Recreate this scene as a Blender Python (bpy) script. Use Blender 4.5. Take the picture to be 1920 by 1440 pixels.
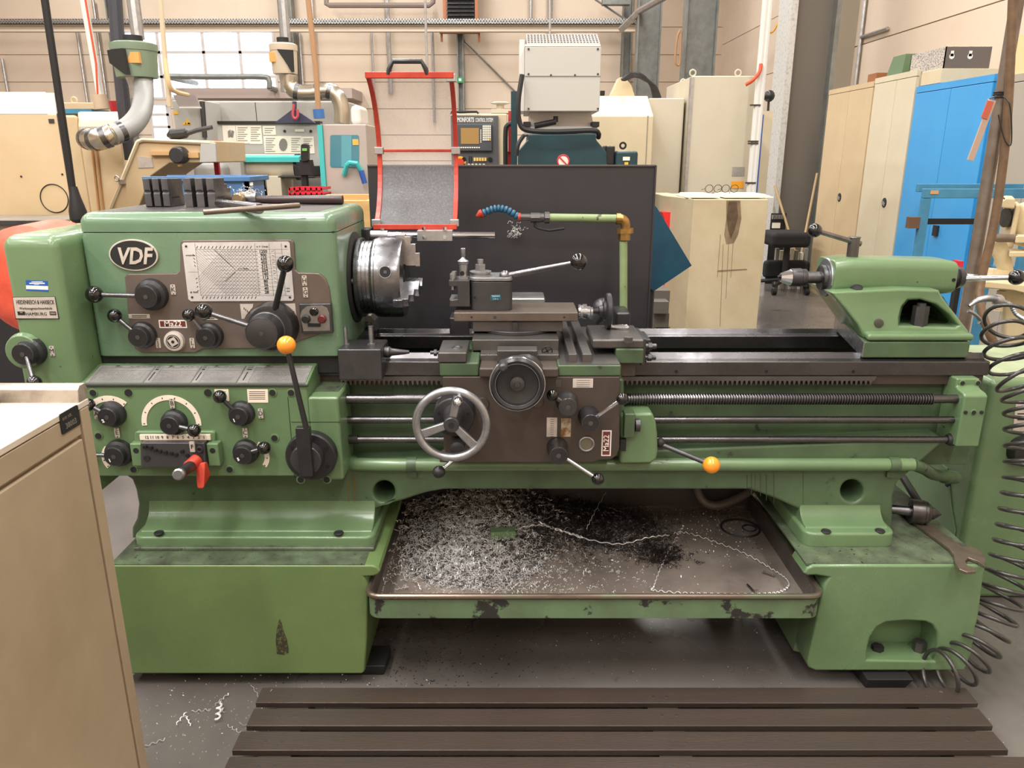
import bpy, bmesh, math, random
from mathutils import Vector, Matrix
random.seed(7)
C = bpy.context.scene.collection
for o in list(bpy.data.objects): bpy.data.objects.remove(o)
PI = math.pi
# ---------------------------------------------------------------- camera
FPX, HC, TH = 1440.0, 1.45, math.radians(16.6)
cam_d = bpy.data.cameras.new('camera'); cam = bpy.data.objects.new('camera', cam_d); C.objects.link(cam)
cam_d.sensor_width = 36; cam_d.lens = 36*FPX/1920; cam_d.clip_end = 200; cam_d.clip_start = .02
cam.location = (0, 0, HC); cam.rotation_euler = (PI/2-TH, 0, 0)
sc = bpy.context.scene; sc.camera = cam
sc.view_settings.view_transform = 'Standard'; sc.view_settings.look = 'None'
sc.view_settings.gamma = 1; sc.view_settings.use_curve_mapping = False
sc.view_settings.exposure = 0.0
# ---------------------------------------------------------------- sky and lamps
wd = bpy.data.worlds.new('sky'); sc.world = wd; wd.use_nodes = True
bg = wd.node_tree.nodes['Background']; bg.inputs[0].default_value = (.93, .96, 1, 1); bg.inputs[1].default_value = 5.0
def area(name, loc, rot, sx, sy, power, col=(1, .975, .94)):
    l = bpy.data.lights.new(name, 'AREA'); l.shape = 'RECTANGLE'; l.size = sx; l.size_y = sy; l.energy = power; l.color = col
    o = bpy.data.objects.new(name, l); C.objects.link(o); o.location = loc; o.rotation_euler = rot
    return o
LAMPS = [(x, y) for x in (-8.5, -5, -1.6, 1.8) for y in (-5, -1.2, 2.6, 6.4, 10.2, 14)]
for (x, y) in LAMPS:
    area('ceiling_tube_light', (x, y, 6.3), (0, 0, 0), .35, 2.4, 150 if y < 5 else 122)
# light bank over the aisle the photograph is taken from
area('aisle_tube_light', (-1.6, .75, 4.4), (0, 0, 0), 1.8, .35, 78, (1, .98, .955))

# ---------------------------------------------------------------- helpers
cT, sT = math.cos(TH), math.sin(TH)
def ray(u, v):
    dx, dy = (u-960)/FPX, (v-720)/FPX
    return Vector((dx, cT-dy*sT, -sT-dy*cT))
def W(u, v, Y):
    d = ray(u, v); return Vector((0, 0, HC)) + d*(Y/d.y)
def WZ(u, v, z):
    d = ray(u, v); return Vector((0, 0, HC)) + d*((z-HC)/d.z)
def S(Y, v=720):                       # metres per photo pixel on the plane at depth Y
    return (Y/ray(960, v).y)/FPX
def lin(c):
    c = c/255
    return c/12.92 if c <= .04045 else ((c+.055)/1.055)**2.4
def rgb(r, g, b): return (lin(r), lin(g), lin(b), 1)

def M(name, c1, rough=.5, metal=0, c2=None, ns=4, lo=.4, hi=.65, c3=None, cs=40, ct=.66, cw=.02, bump=0, bs=150, coat=0, stretch=None, rv=.1):
    m = bpy.data.materials.new(name); m.use_nodes = True
    nt = m.node_tree; N = nt.nodes; L = nt.links
    p = N['Principled BSDF']
    p.inputs['Roughness'].default_value = rough; p.inputs['Metallic'].default_value = metal
    p.inputs['Base Color'].default_value = rgb(*c1)
    if coat: p.inputs['Coat Weight'].default_value = coat; p.inputs['Coat Roughness'].default_value = .15
    tc = N.new('ShaderNodeTexCoord'); src = tc.outputs['Object']
    if stretch:
        mp = N.new('ShaderNodeMapping'); mp.inputs['Scale'].default_value = stretch; L.new(src, mp.inputs[0]); src = mp.outputs[0]
    def noise(scale, det=5):
        n = N.new('ShaderNodeTexNoise'); n.inputs['Scale'].default_value = scale; n.inputs['Detail'].default_value = det; n.inputs['Roughness'].default_value = .62
        L.new(src, n.inputs['Vector']); return n.outputs[0]
    def mapr(x, a, b, c=0, d=1):
        n = N.new('ShaderNodeMapRange'); L.new(x, n.inputs[0])
        for i, q in enumerate((a, b, c, d)): n.inputs[i+1].default_value = q
        return n.outputs[0]
    col = None
    if c2:
        n1 = noise(ns)
        mx = N.new('ShaderNodeMix'); mx.data_type = 'RGBA'; L.new(mapr(n1, lo, hi), mx.inputs[0])
        mx.inputs[6].default_value = rgb(*c1); mx.inputs[7].default_value = rgb(*c2); col = mx.outputs[2]
        if rv: L.new(mapr(n1, .3, .7, max(0, rough-rv), min(1, rough+rv)), p.inputs['Roughness'])
    if c3:
        n2 = noise(cs, 6)
        mx = N.new('ShaderNodeMix'); mx.data_type = 'RGBA'; L.new(mapr(n2, ct, ct+cw), mx.inputs[0])
        if col: L.new(col, mx.inputs[6])
        else: mx.inputs[6].default_value = rgb(*c1)
        mx.inputs[7].default_value = rgb(*c3); col = mx.outputs[2]
    if col: L.new(col, p.inputs['Base Color'])
    if bump:
        b = N.new('ShaderNodeBump'); b.inputs['Strength'].default_value = bump; b.inputs['Distance'].default_value = .002
        L.new(noise(bs, 3), b.inputs['Height']); L.new(b.outputs[0], p.inputs['Normal'])
    return m
def glow(name, c, s):
    m = bpy.data.materials.new(name); m.use_nodes = True; p = m.node_tree.nodes['Principled BSDF']
    p.inputs['Base Color'].default_value = rgb(*c); p.inputs['Emission Color'].default_value = rgb(*c); p.inputs['Emission Strength'].default_value = s
    return m
def clear(name, tint=(235, 235, 235), mix=.2, rough=.1, haze=(200, 200, 200), spots=0):
    m = bpy.data.materials.new(name); m.use_nodes = True; nt = m.node_tree; N = nt.nodes; L = nt.links
    p = N['Principled BSDF']; p.inputs['Base Color'].default_value = rgb(*haze); p.inputs['Roughness'].default_value = rough
    t = N.new('ShaderNodeBsdfTransparent'); t.inputs[0].default_value = rgb(*tint)
    x = N.new('ShaderNodeMixShader'); x.inputs[0].default_value = mix
    if spots:
        tc = N.new('ShaderNodeTexCoord'); n = N.new('ShaderNodeTexNoise'); n.inputs['Scale'].default_value = spots; n.inputs['Detail'].default_value = 8
        L.new(tc.outputs['Object'], n.inputs['Vector'])
        r = N.new('ShaderNodeMapRange'); r.inputs[1].default_value = .45; r.inputs[2].default_value = .72; r.inputs[3].default_value = mix*.85; r.inputs[4].default_value = min(1, mix*1.4)
        L.new(n.outputs[0], r.inputs[0]); L.new(r.outputs[0], x.inputs[0])
    L.new(t.outputs[0], x.inputs[1]); L.new(p.outputs[0], x.inputs[2]); L.new(x.outputs[0], N['Material Output'].inputs[0])
    return m

class MB:
    def __init__(s): s.v = []; s.f = []; s.mi = []; s.m = 0
    def add(s, vs, fs):
        n = len(s.v); s.v += [Vector(a) for a in vs]
        for f in fs: s.f.append([i+n for i in f]); s.mi.append(s.m)
        return s
    def hexa(s, p):    # 8 points: bottom loop 0-3, top loop 4-7
        return s.add(p, [(0, 3, 2, 1), (4, 5, 6, 7), (0, 1, 5, 4), (1, 2, 6, 5), (2, 3, 7, 6), (3, 0, 4, 7)])
    def box(s, x0, x1, y0, y1, z0, z1):
        return s.hexa([(x0, y0, z0), (x1, y0, z0), (x1, y1, z0), (x0, y1, z0), (x0, y0, z1), (x1, y0, z1), (x1, y1, z1), (x0, y1, z1)])
    def obox(s, c, ax, ay, az, hx, hy, hz):
        c, ax, ay, az = Vector(c), Vector(ax).normalized(), Vector(ay).normalized(), Vector(az).normalized()
        return s.hexa([c+ax*hx*a+ay*hy*b+az*hz*d for d in (-1, 1) for (a, b) in ((-1, -1), (1, -1), (1, 1), (-1, 1))])
    def pb(s, u0, v0, u1, v1, Y, d):   # front rectangle seen at depth Y
        vm = (v0+v1)/2
        return s.box(W(u0, vm, Y).x, W(u1, vm, Y).x, Y, Y+d, W(u0, v1, Y).z, W(u0, v0, Y).z)
    def prism(s, pts, vec):
        pts = [Vector(p) for p in pts]; vec = Vector(vec); n = len(pts)
        return s.add(pts+[p+vec for p in pts], [list(range(n))[::-1], list(range(n, 2*n))]+[(i, (i+1) % n, n+(i+1) % n, n+i) for i in range(n)])
    def poly(s, uv, Y, d): return s.prism([W(u, v, Y) for u, v in uv], (0, d, 0))
    def rev(s, p, ax, prof, n=28, closed=False):    # profile [(distance along axis, radius)]
        p, ax = Vector(p), Vector(ax).normalized(); a, b = basis(ax)
        vs = []; fs = []
        for (d, r) in prof:
            for k in range(n):
                t = 2*PI*k/n; vs.append(p+ax*d+(a*math.cos(t)+b*math.sin(t))*max(r, 1e-5))
        m = len(prof)
        for j in range(m-1):
            for k in range(n): fs.append((j*n+k, j*n+(k+1) % n, (j+1)*n+(k+1) % n, (j+1)*n+k))
        if closed:
            for k in range(n): fs.append(((m-1)*n+k, (m-1)*n+(k+1) % n, (k+1) % n, k))
        else:
            fs.append(list(range(n))[::-1]); fs.append([(m-1)*n+k for k in range(n)])
        return s.add(vs, fs)
    def cyl(s, p, q, r, r2=None, n=20):
        p, q = Vector(p), Vector(q); L = (q-p).length
        return s.rev(p, q-p, [(0, r), (L, r if r2 is None else r2)], n)
    def sph(s, c, r, n=20):
        return s.rev(Vector(c)-Vector((0, 0, r)), (0, 0, 1), [(r-r*math.cos(PI*i/(n//2)), r*math.sin(PI*i/(n//2))) for i in range(n//2+1)], n)
    def ring(s, c, ax, R, r, n=40, k=12):
        return s.rev(c, ax, [(r*math.sin(2*PI*i/k), R+r*math.cos(2*PI*i/k)) for i in range(k)], n, True)
    def tube(s, pts, r, n=8):
        pts = [Vector(p) for p in pts]; m = len(pts); vs = []; fs = []; a = None
        for i, p in enumerate(pts):
            t = (pts[min(i+1, m-1)]-pts[max(i-1, 0)])
            t = t.normalized() if t.length > 1e-9 else Vector((0, 0, 1))
            if a is None: a, b = basis(t)
            else:
                a = a-t*a.dot(t); a = a.normalized() if a.length > 1e-6 else basis(t)[0]
                b = t.cross(a)
            rr = r[i] if isinstance(r, (list, tuple)) else r
            for k in range(n):
                q = 2*PI*k/n; vs.append(p+(a*math.cos(q)+b*math.sin(q))*rr)
        for i in range(m-1):
            for k in range(n): fs.append((i*n+k, i*n+(k+1) % n, (i+1)*n+(k+1) % n, (i+1)*n+k))
        fs.append(list(range(n))[::-1]); fs.append([(m-1)*n+k for k in range(n)])
        return s.add(vs, fs)
    def outl(s, outer, holes, Y, d, px=True, bev=0):    # plate with holes: curve fill
        cu = bpy.data.curves.new('c', 'CURVE'); cu.dimensions = '2D'; cu.fill_mode = 'BOTH'; cu.extrude = d/2-bev
        cu.bevel_depth = bev; cu.bevel_resolution = 2 if bev else 0; cu.offset = -bev
        for lp in [outer]+holes:
            q = [W(u, v, Y) for u, v in lp] if px else [Vector((a, 0, b)) for a, b in lp]
            sp = cu.splines.new('POLY'); sp.points.add(len(q)-1); sp.use_cyclic_u = True
            for i, w in enumerate(q): sp.points[i].co = (w.x, w.z, 0, 1)
        ob = bpy.data.objects.new('c', cu); me = bpy.data.meshes.new_from_object(ob)
        s.add([(w.co.x, Y+d/2-w.co.z, w.co.y) for w in me.vertices], [list(f.vertices) for f in me.polygons])
        bpy.data.objects.remove(ob); bpy.data.curves.remove(cu); bpy.data.meshes.remove(me); return s
    def text(s, body, size, mat4, align='CENTER', ext=.0004, shear=0, bold=0, sx=1):
        cu = bpy.data.curves.new('t', 'FONT'); cu.body = body; cu.size = size; cu.align_x = align; cu.align_y = 'CENTER'
        cu.extrude = ext; cu.shear = shear; cu.offset = bold; cu.resolution_u = 2
        ob = bpy.data.objects.new('t', cu); me = bpy.data.meshes.new_from_object(ob)
        s.add([mat4 @ Vector((w.co.x*sx, w.co.y, w.co.z)) for w in me.vertices], [list(f.vertices) for f in me.polygons])
        bpy.data.objects.remove(ob); bpy.data.curves.remove(cu); bpy.data.meshes.remove(me); return s
    def rbox(s, x0, x1, y0, y1, z0, z1, r, rt, n=5, k=5):   # box with rounded vertical edges and a rounded top edge
        lo = [(z0, 0)]+[(z1-rt+rt*math.sin(PI/2*i/k), rt*(1-math.cos(PI/2*i/k))) for i in range(k+1)]
        L = [[(x, y, z) for x, y in rrect(x0+d, y0+d, x1-d, y1-d, max(r-d*.6, .002), n)] for z, d in lo]; m = len(L[0])
        return s.add(sum(L, []), [list(range(m))[::-1], [(len(L)-1)*m+i for i in range(m)]]+[(j*m+i, j*m+(i+1) % m, (j+1)*m+(i+1) % m, (j+1)*m+i) for j in range(len(L)-1) for i in range(m)])
    def build(s, name, mats, parent=None, bev=0, seg=2, ang=35):
        if not isinstance(mats, (list, tuple)): mats = [mats]
        xs = [q.x for q in s.v]; ys = [q.y for q in s.v]; zs = [q.z for q in s.v]
        c = Vector(((min(xs)+max(xs))/2, (min(ys)+max(ys))/2, (min(zs)+max(zs))/2))
        me = bpy.data.meshes.new(name); me.from_pydata([tuple(q-c) for q in s.v], [], s.f)
        for m in mats: me.materials.append(m)
        if len(mats) > 1: me.polygons.foreach_set('material_index', s.mi)
        b = bmesh.new(); b.from_mesh(me); bmesh.ops.recalc_face_normals(b, faces=b.faces); b.to_mesh(me); b.free()
        me.polygons.foreach_set('use_smooth', [True]*len(me.polygons)); me.set_sharp_from_angle(angle=math.radians(ang))
        o = bpy.data.objects.new(name, me); C.objects.link(o)
        if parent is not None:
            o.parent = parent; o.location = c-WL[parent.name]
        else: o.location = c
        WL[o.name] = c
        if bev:
            md = o.modifiers.new('bevel', 'BEVEL'); md.width = bev; md.segments = seg; md.limit_method = 'ANGLE'; md.angle_limit = math.radians(40); md.harden_normals = True
        return o
WL = {}
def basis(t):
    t = Vector(t).normalized(); a = t.cross(Vector((0, 0, 1)) if abs(t.z) < .9 else Vector((1, 0, 0))).normalized()
    return a, t.cross(a)
def thing(name, label, cat, loc=(0, 0, 0), group=None):
    o = bpy.data.objects.new(name, None); C.objects.link(o); o.location = loc; WL[o.name] = Vector(loc); o.empty_display_size = .1
    return tag(o, label, cat, group)
def tag(o, label=None, cat=None, group=None, kind=None):
    for k, q in (('label', label), ('category', cat), ('group', group), ('kind', kind)):
        if q: o[k] = q
    return o
def struct(o): o['kind'] = 'structure'; return o
def front(p, tilt=0):     # text matrix on a plane facing the camera side (-Y)
    return Matrix.Translation(Vector(p)) @ Matrix.Rotation(PI/2, 4, 'X') @ Matrix.Rotation(tilt, 4, 'Z')
def frame4(o, ax, ay):
    ax = Vector(ax).normalized(); ay = Vector(ay).normalized(); az = ax.cross(ay)
    m = Matrix.Identity(4)
    for i in range(3): m[i][0] = ax[i]; m[i][1] = ay[i]; m[i][2] = az[i]; m[i][3] = o[i]
    return m
def spline(pts, n=8):     # Catmull-Rom through points
    P = [Vector(p) for p in pts]; P = [P[0]*2-P[1]]+P+[P[-1]*2-P[-2]]; out = []
    for i in range(1, len(P)-2):
        for k in range(n):
            t = k/n; a, b, c, d = P[i-1], P[i], P[i+1], P[i+2]
            out.append(.5*((2*b)+(c-a)*t+(2*a-5*b+4*c-d)*t*t+(3*b-a-3*c+d)*t**3))
    return out+[P[-2]]
def circ(u, v, r, n=24, rv=None): return [(u+r*math.cos(2*PI*i/n), v+(rv or r)*math.sin(2*PI*i/n)) for i in range(n)]
def rrect(x0, y0, x1, y1, r, n=4):
    out = []
    for cx, cy, a in ((x1-r, y1-r, 0), (x0+r, y1-r, 90), (x0+r, y0+r, 180), (x1-r, y0+r, 270)):
        for i in range(n+1):
            t = math.radians(a+90*i/n); out.append((cx+r*math.cos(t), cy+r*math.sin(t)))
    return out

# ---------------------------------------------------------------- materials
HEADG = M('daylight tinted green paint', (101, 130, 102), .3, 0, (89, 116, 90), 3, .35, .7, (60, 72, 58), 12, .72, .03, bump=.3, bs=50, coat=.35)  # machine green with the bluish tint of daylight put into the colour
PEDG = M('olive green paint', (109, 131, 82), .36, 0, (95, 117, 72), 2.5, .35, .7, (52, 54, 40), 12, .70, .03, bump=.25, bs=60)
GREEN = M('green machine paint', (105, 131, 93), .32, 0, (91, 116, 81), 3, .35, .7, (40, 44, 34), 14, .70, .03, bump=.25, bs=60, coat=.25)
GREEN2 = M('grimy shaded green paint', (82, 104, 74), .36, 0, (58, 73, 53), 4, .35, .75, (42, 40, 34), 16, .66, .06, bump=.25, bs=60)  # grime plus the shade on the bed web, both put into this colour
TRAYG = M('chipped green paint', (102, 126, 94), .45, 0, (86, 100, 76), 6, .4, .7, (46, 44, 42), 9, .55, .03)
DIRTG = M('dirty green top', (92, 106, 82), .35, 0, (58, 60, 50), 16, .35, .7, (30, 30, 28), 60, .62, .05)
IRON = M('dark iron', (108, 105, 103), .36, .7, (84, 80, 78), 6, .35, .7, bump=.15, bs=200)
BROWN = M('brown oiled panel', (84, 74, 68), .42, .35, (70, 60, 53), 5, .35, .7, (56, 50, 46), 22, .68, .06)
GREYP = M('grey brown control panel', (116, 104, 98), .42, .35, (100, 88, 80), 5, .35, .7, (76, 68, 62), 20, .68, .08)
GUN = M('dark grey steel', (88, 87, 89), .36, .7, (71, 70, 72), 9, .35, .7, bump=.1, bs=250)
STEEL = M('ground steel', (180, 181, 184), .24, 1, (142, 142, 145), 14, .35, .7)
STEELB = M('brushed steel', (132, 132, 135), .3, 1, (102, 101, 104), 30, .35, .7)
CHROME = M('polished chrome', (214, 218, 226), .13, 1)
BEDST = M('oily bed way steel', (104, 103, 105), .28, .9, (80, 77, 77), 6, .35, .7)
CAST = M('bare cast metal', (172, 174, 178), .34, .9, (144, 145, 148), 40, .35, .7, bump=.1, bs=300)
BALL = M('black bakelite', (14, 13, 14), .12, 0, coat=.5)
HUB = M('satin black knob', (40, 40, 42), .36, 0, (30, 30, 31), 20)
BLACK = M('black hole', (6, 6, 6), .7)
DARK = M('dark void metal', (30, 29, 30), .6)
ORANGE = M('orange ball paint', (240, 150, 42), .22, 0, (226, 128, 30), 12, .5, .8, (60, 40, 20), 60, .74, .02, coat=.4)
RED = M('red handle', (190, 62, 42), .4, 0, (160, 46, 34), 14)
REDG = M('red belt guard paint', (226, 92, 66), .4, 0, (196, 70, 52), 10, .4, .7, (200, 170, 150), 30, .7, .02)
PLATE = M('engraved label plate', (214, 204, 194), .35, .3, (184, 176, 168), 20, .4, .7)
PLATE2 = M('aluminium chart plate', (212, 209, 208), .3, .2, (192, 188, 186), 10, .4, .7)
CREAMP = M('cream scale plate', (236, 222, 204), .4)
PLATE3 = M('worn table plate', (168, 164, 162), .28, .35, (144, 140, 138), 8, .4, .7)
INK = M('black print', (24, 22, 22), .6)
WHITE = M('white lettering', (232, 230, 226), .5)
MAROON = M('maroon label', (112, 52, 44), .4)
BLUEL = M('blue sticker', (34, 88, 170), .4)
TEALL = M('blue green label', (34, 78, 96), .4)
REDL = M('red guard frame', (190, 64, 46), .35, 0, (172, 52, 38), 20)
CLEARP = clear('scratched clear guard', (240, 240, 242), .2, .3, (214, 214, 218), 240)
BLKPL = M('dark splash panel', (53, 51, 55), .42, 0, (46, 44, 47), 4, .35, .7)
BRASS = M('aged brass', (176, 140, 84), .34, .9, (140, 108, 66), 30)
GALV = M('galvanised steel', (196, 196, 196), .38, .9, (168, 168, 170), 20, .35, .7)
BENCH = M('beige enamel cabinet', (168, 151, 127), .45, 0, (152, 135, 111), 3, .35, .7, (116, 96, 72), 16, .72, .04)
BENCHT = M('worn white bench top', (208, 198, 186), .35, 0, (192, 176, 152), 5, .4, .7, (150, 130, 104), 14, .72, .04)
WOOD = M('dark oiled boards', (66, 54, 46), .42, 0, (50, 42, 37), 5, .3, .7, (84, 62, 48), 5, .62, .2, bump=.3, bs=90, stretch=(.25, 4, 4))
FLOORM = M('oily concrete floor', (114, 108, 104), .26, 0, (86, 80, 76), 1.4, .35, .7, (60, 54, 50), 6, .64, .08, bump=.12, bs=30, rv=.14)
WALLM = M('cream wall panel', (226, 208, 188), .6, 0, (218, 199, 178), 1, .3, .7)
WALLG = M('wall panel joint', (196, 180, 160), .7)
COLG = M('galvanised column', (140, 142, 138), .5, .4, (118, 120, 116), 6, .35, .7)
CREAM = M('cream enamel', (216, 202, 172), .4, 0, (206, 188, 154), 2, .35, .7)
CREAMG = M('grey cream enamel', (206, 198, 178), .42, 0, (196, 186, 164), 1.5, .35, .7)
CNC = M('yellow cream machine paint', (206, 184, 150), .4, 0, (196, 170, 130), 2, .35, .7)
PALE = M('pale machine panel', (226, 220, 214), .35)
GREYM = M('light grey machine paint', (178, 176, 170), .45)
WARMG = M('warm grey door', (180, 168, 158), .45)
TEAL = M('turquoise paint', (70, 190, 186), .4)
DTEAL = M('dark teal paint', (34, 66, 74), .4, 0, (28, 56, 62), 4)
LBLUE = M('bright blue locker', (66, 160, 222), .38, 0, (58, 150, 214), 2, .35, .7)
BBLUE = M('worn blue paint', (64, 132, 166), .45, 0, (52, 112, 146), 8, .4, .7, (150, 130, 110), 24, .72, .02)
SBLUE = M('blue bin plastic', (78, 122, 170), .4, 0, (66, 108, 156), 5)
BSHEET = M('blue steel sheet', (32, 78, 100), .4, .2, (28, 66, 88), 8)
RUBBER = M('black rubber', (24, 24, 26), .45)
HOSEM = M('dark coil hose', (52, 50, 48), .3, 0, coat=.3)
PIPEW = M('white pipe', (226, 226, 222), .35)
RUST = M('weathered pipe', (130, 118, 106), .5, .4, (110, 94, 82), 14, .35, .7)
BHOSE = M('brown hose', (112, 86, 62), .45, 0, (94, 72, 52), 20)
GRIND = M('chipped cream paint', (216, 200, 164), .45, 0, (204, 186, 150), 8, .35, .7, (130, 104, 76), 24, .68, .03)
SWARF = M('bright steel swarf', (236, 234, 232), .3, .4)
SWARFD = M('dark blued swarf', (78, 70, 70), .3, .9)
PAPER = M('white paper', (236, 230, 214), .7)
YELLOW = M('yellow label', (234, 182, 40), .5)
FABRIC = M('black upholstery', (22, 22, 24), .8)
WOODL = M('pale wooden crate', (216, 176, 116), .6, 0, (196, 154, 96), 5, stretch=(1, 6, 6))
CONEN = M('blackened cone steel', (84, 80, 78), .34, .8, (66, 62, 60), 20)
# ================================================================ THE LATHE
lathe = thing('lathe', 'large old green engine lathe with steel chuck, handwheels and black ball levers', 'lathe', (0, 2.2, 0))
def part(mb, name, mat, bev=0, parent=None, seg=2, ang=35, label=None):
    o = mb.build(name, mat, parent or lathe, bev, seg, ang)
    if label: o['label'] = label
    return o
# --- pedestals
zt = .387
mb = MB()
mb.poly([(203, 1060), (698, 1060), (709, 1064), (714, 1071), (709, 1078), (700, 1081), (682, 1082), (690, 1095), (688, 1200), (684, 1258), (680, 1264), (212, 1264)], 1.85, .72)
ped = part(mb, 'base_pedestal', PEDG, .006)
mb = MB(); mb.box(W(205, 1060, 1.85).x, W(690, 1050, 1.9).x, 1.853, 2.57, zt-.002, zt+.0015); part(mb, 'pedestal_top', DIRTG, parent=ped, label='grimy oil stained pedestal top')
mb = MB(); mb.poly([(524, 1160), (528, 1168), (532, 1184), (538, 1200), (541, 1215), (541, 1224), (532, 1228), (519, 1226), (517, 1205), (518, 1185)], 1.8492, .002)
part(mb, 'bare_patch', M('bare chipped patch', (58, 54, 40), .6, 0, (92, 100, 62), 90, .5, .6), parent=ped, label='dark wedge where the paint has flaked off')
# right pedestal with an arched pocket
yf = 1.85
outer = [(1507, 1076), (1513, 1066), (1526, 1060), (1838, 1060), (1848, 1064), (1844, 1085), (1836, 1150), (1822, 1225), (1818, 1236), (1806, 1241), (1810, 1258), (1530, 1258), (1516, 1252), (1514, 1240), (1526, 1185), (1545, 1098), (1556, 1083), (1530, 1079), (1514, 1080)]
outer = [p for p in outer if p != (1806, 1241)]
arch = [(1625, 1238), (1626, 1220), (1632, 1195), (1645, 1176), (1662, 1167), (1700, 1164), (1735, 1166), (1748, 1172), (1757, 1186), (1758, 1210), (1752, 1240)]
mb = MB(); mb.outl(outer, [arch], yf, .1, bev=.006)
x0, x1 = W(1545, 1150, yf).x, W(1837, 1150, yf).x
mb.box(x0+.02, x1-.004, yf+.09, 2.5, .045, zt-.004)
mb.hexa([(x0-.03, yf+.1, .045), (x0+.05, yf+.06, .045), (x0+.05, 2.5, .045), (x0-.03, 2.5, .045), (x0, yf+.06, zt-.004), (x0+.05, yf+.06, zt-.004), (x0+.05, 2.5, zt-.004), (x0, 2.5, zt-.004)])
pedr = part(mb, 'base_pedestal', GREEN, .003)
mb = MB(); mb.box(W(1512, 1070, yf).x, x1-.002, yf+.008, 2.5, zt-.004, zt+.0015); part(mb, 'pedestal_top', DIRTG, parent=pedr, label='grimy oil stained pedestal top')
p = W(1690, 1236, yf+.05)
mb = MB(); mb.box(p.x-.085, p.x+.085, yf+.012, yf+.095, p.z-.01, p.z+.004); part(mb, 'pocket_floor', DIRTG, parent=pedr)
for (u, v, h) in ((1643, 1230, .03), (1722, 1218, .045)):
    q = W(u, v, yf+.05); q.z = p.z+.004
    mb = MB(); mb.cyl(q, q+Vector((0, 0, h*.5)), .012, n=12); mb.cyl(q+Vector((0, 0, h*.5)), q+Vector((0, 0, h+.012)), .017, n=6)
    part(mb, 'levelling_bolt', DARK if h < .04 else IRON, parent=pedr)
q = W(1680, 1226, yf+.06); mb = MB(); mb.ring((q.x, q.y, p.z+.006), (.2, .1, 1), .012, .006, 16, 6); part(mb, 'hole_rim', DARK, parent=pedr)
for (u0, u1, Y) in ((1627, 1715, 1.82), (636, 724, 1.88)):
    mb = MB(); a, b = W(u0, 1272, Y).x, W(u1, 1272, Y).x; mb.hexa([(a+.01, Y+.02, 0), (b-.01, Y+.02, 0), (b, Y+.1, 0), (a, Y+.1, 0), (a, Y, .045), (b, Y, .045), (b, Y+.1, .045), (a, Y+.1, .045)])
    part(mb, 'foot_pad', DARK, .004)
# --- bed casting
mb = MB()
out = [(200, 868), (247, 900), (254, 918), (259, 945), (256, 972), (247, 990), (247, 1010), (706, 1010), (702, 988), (697, 968), (703, 955), (722, 947), (760, 937), (795, 925), (832, 918), (1405, 918), (1450, 934), (1498, 955), (1506, 972), (1509, 988), (1509, 1010), (1679, 1010), (1674, 980), (1675, 930), (1683, 905), (1725, 868), (1766, 832), (1766, 822), (700, 866)]
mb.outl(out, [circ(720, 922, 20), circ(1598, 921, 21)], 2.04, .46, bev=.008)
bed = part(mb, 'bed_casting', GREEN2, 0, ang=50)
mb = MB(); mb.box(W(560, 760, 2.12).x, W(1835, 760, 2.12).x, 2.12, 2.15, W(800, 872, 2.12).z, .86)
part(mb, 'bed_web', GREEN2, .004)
def fillet(u0, u1, Yo, zo, Yi, zi, name):   # foot flange with a concave sweep up to the column
    a, b = W(u0, 1008, Yo).x, W(u1, 1008, Yo).x
    prof = [(Yo, zt), (Yo, zo)]+[(Yo+.035+(Yi-Yo-.035)*math.sin(t*PI/2/16), zo+.004+(zi-zo)*(1-math.cos(t*PI/2/16))) for t in range(17)]+[(Yi+.3, zi), (Yi+.3, zt)]
    m = MB(); k_ = .012; prof[0] = (Yo+.03, zt); prof[1] = (Yo+.03, zo); m.prism([(a+k_, y, z) for y, z in prof], (b-a-2*k_, 0, 0)); m.rbox(a, b, Yo, Yi+.35, zt, zo, .032, .008); return part(m, name, GREEN, .003, ang=40)
fl = fillet(246, 702, 1.94, .424, 2.0403, .49, 'column_foot')
fr = fillet(1509, 1682, 1.95, .43, 2.0403, .475, 'column_foot')
for (u, v, par) in ((298, 999, fl), (635, 999, fl), (1549, 996, fr), (1650, 995, fr)):
    q = WZ(u, v, .432); mb = MB(); mb.ring(q, (0, 0, 1), .011, .003, 16, 6); mb.cyl(q-Vector((0, 0, .004)), q+Vector((0, 0, .001)), .009, n=12)
    part(mb, 'foot_bolt', DARK, parent=par)
mb = MB(); mb.box(W(250, 1030, 1.925).x, W(702, 1030, 1.925).x, 1.925, 2.5, zt, zt+.012); part(mb, 'foot_shim', DIRTG, .004)
OILD = M('dark oil drip', (58, 66, 48), .3); RSTD = M('brown oil drip', (104, 84, 44), .35)
for (u, v0, v1, w_, mt) in ((1401, 890, 918, 1.2, OILD), (1409, 888, 928, 1, OILD), (1416, 889, 922, .8, OILD), (1426, 888, 930, 1.3, OILD), (1437, 890, 938, 1.2, OILD), (1451, 886, 945, 1, OILD), (1506, 885, 945, .8, OILD), (654, 902, 950, 1.6, RSTD), (664, 895, 958, 1.4, RSTD), (668, 895, 940, 1, RSTD)):
    m = MB(); m.poly([(u-w_, v0), (u+w_, v0), (u+w_*.6, (v0+v1)/2), (u+w_*.3, v1), (u-w_*.3, v1), (u-w_*.5, (v0+v1)/2)], 2.0394, .001); part(m, 'oil_drip', mt, parent=bed)
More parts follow.
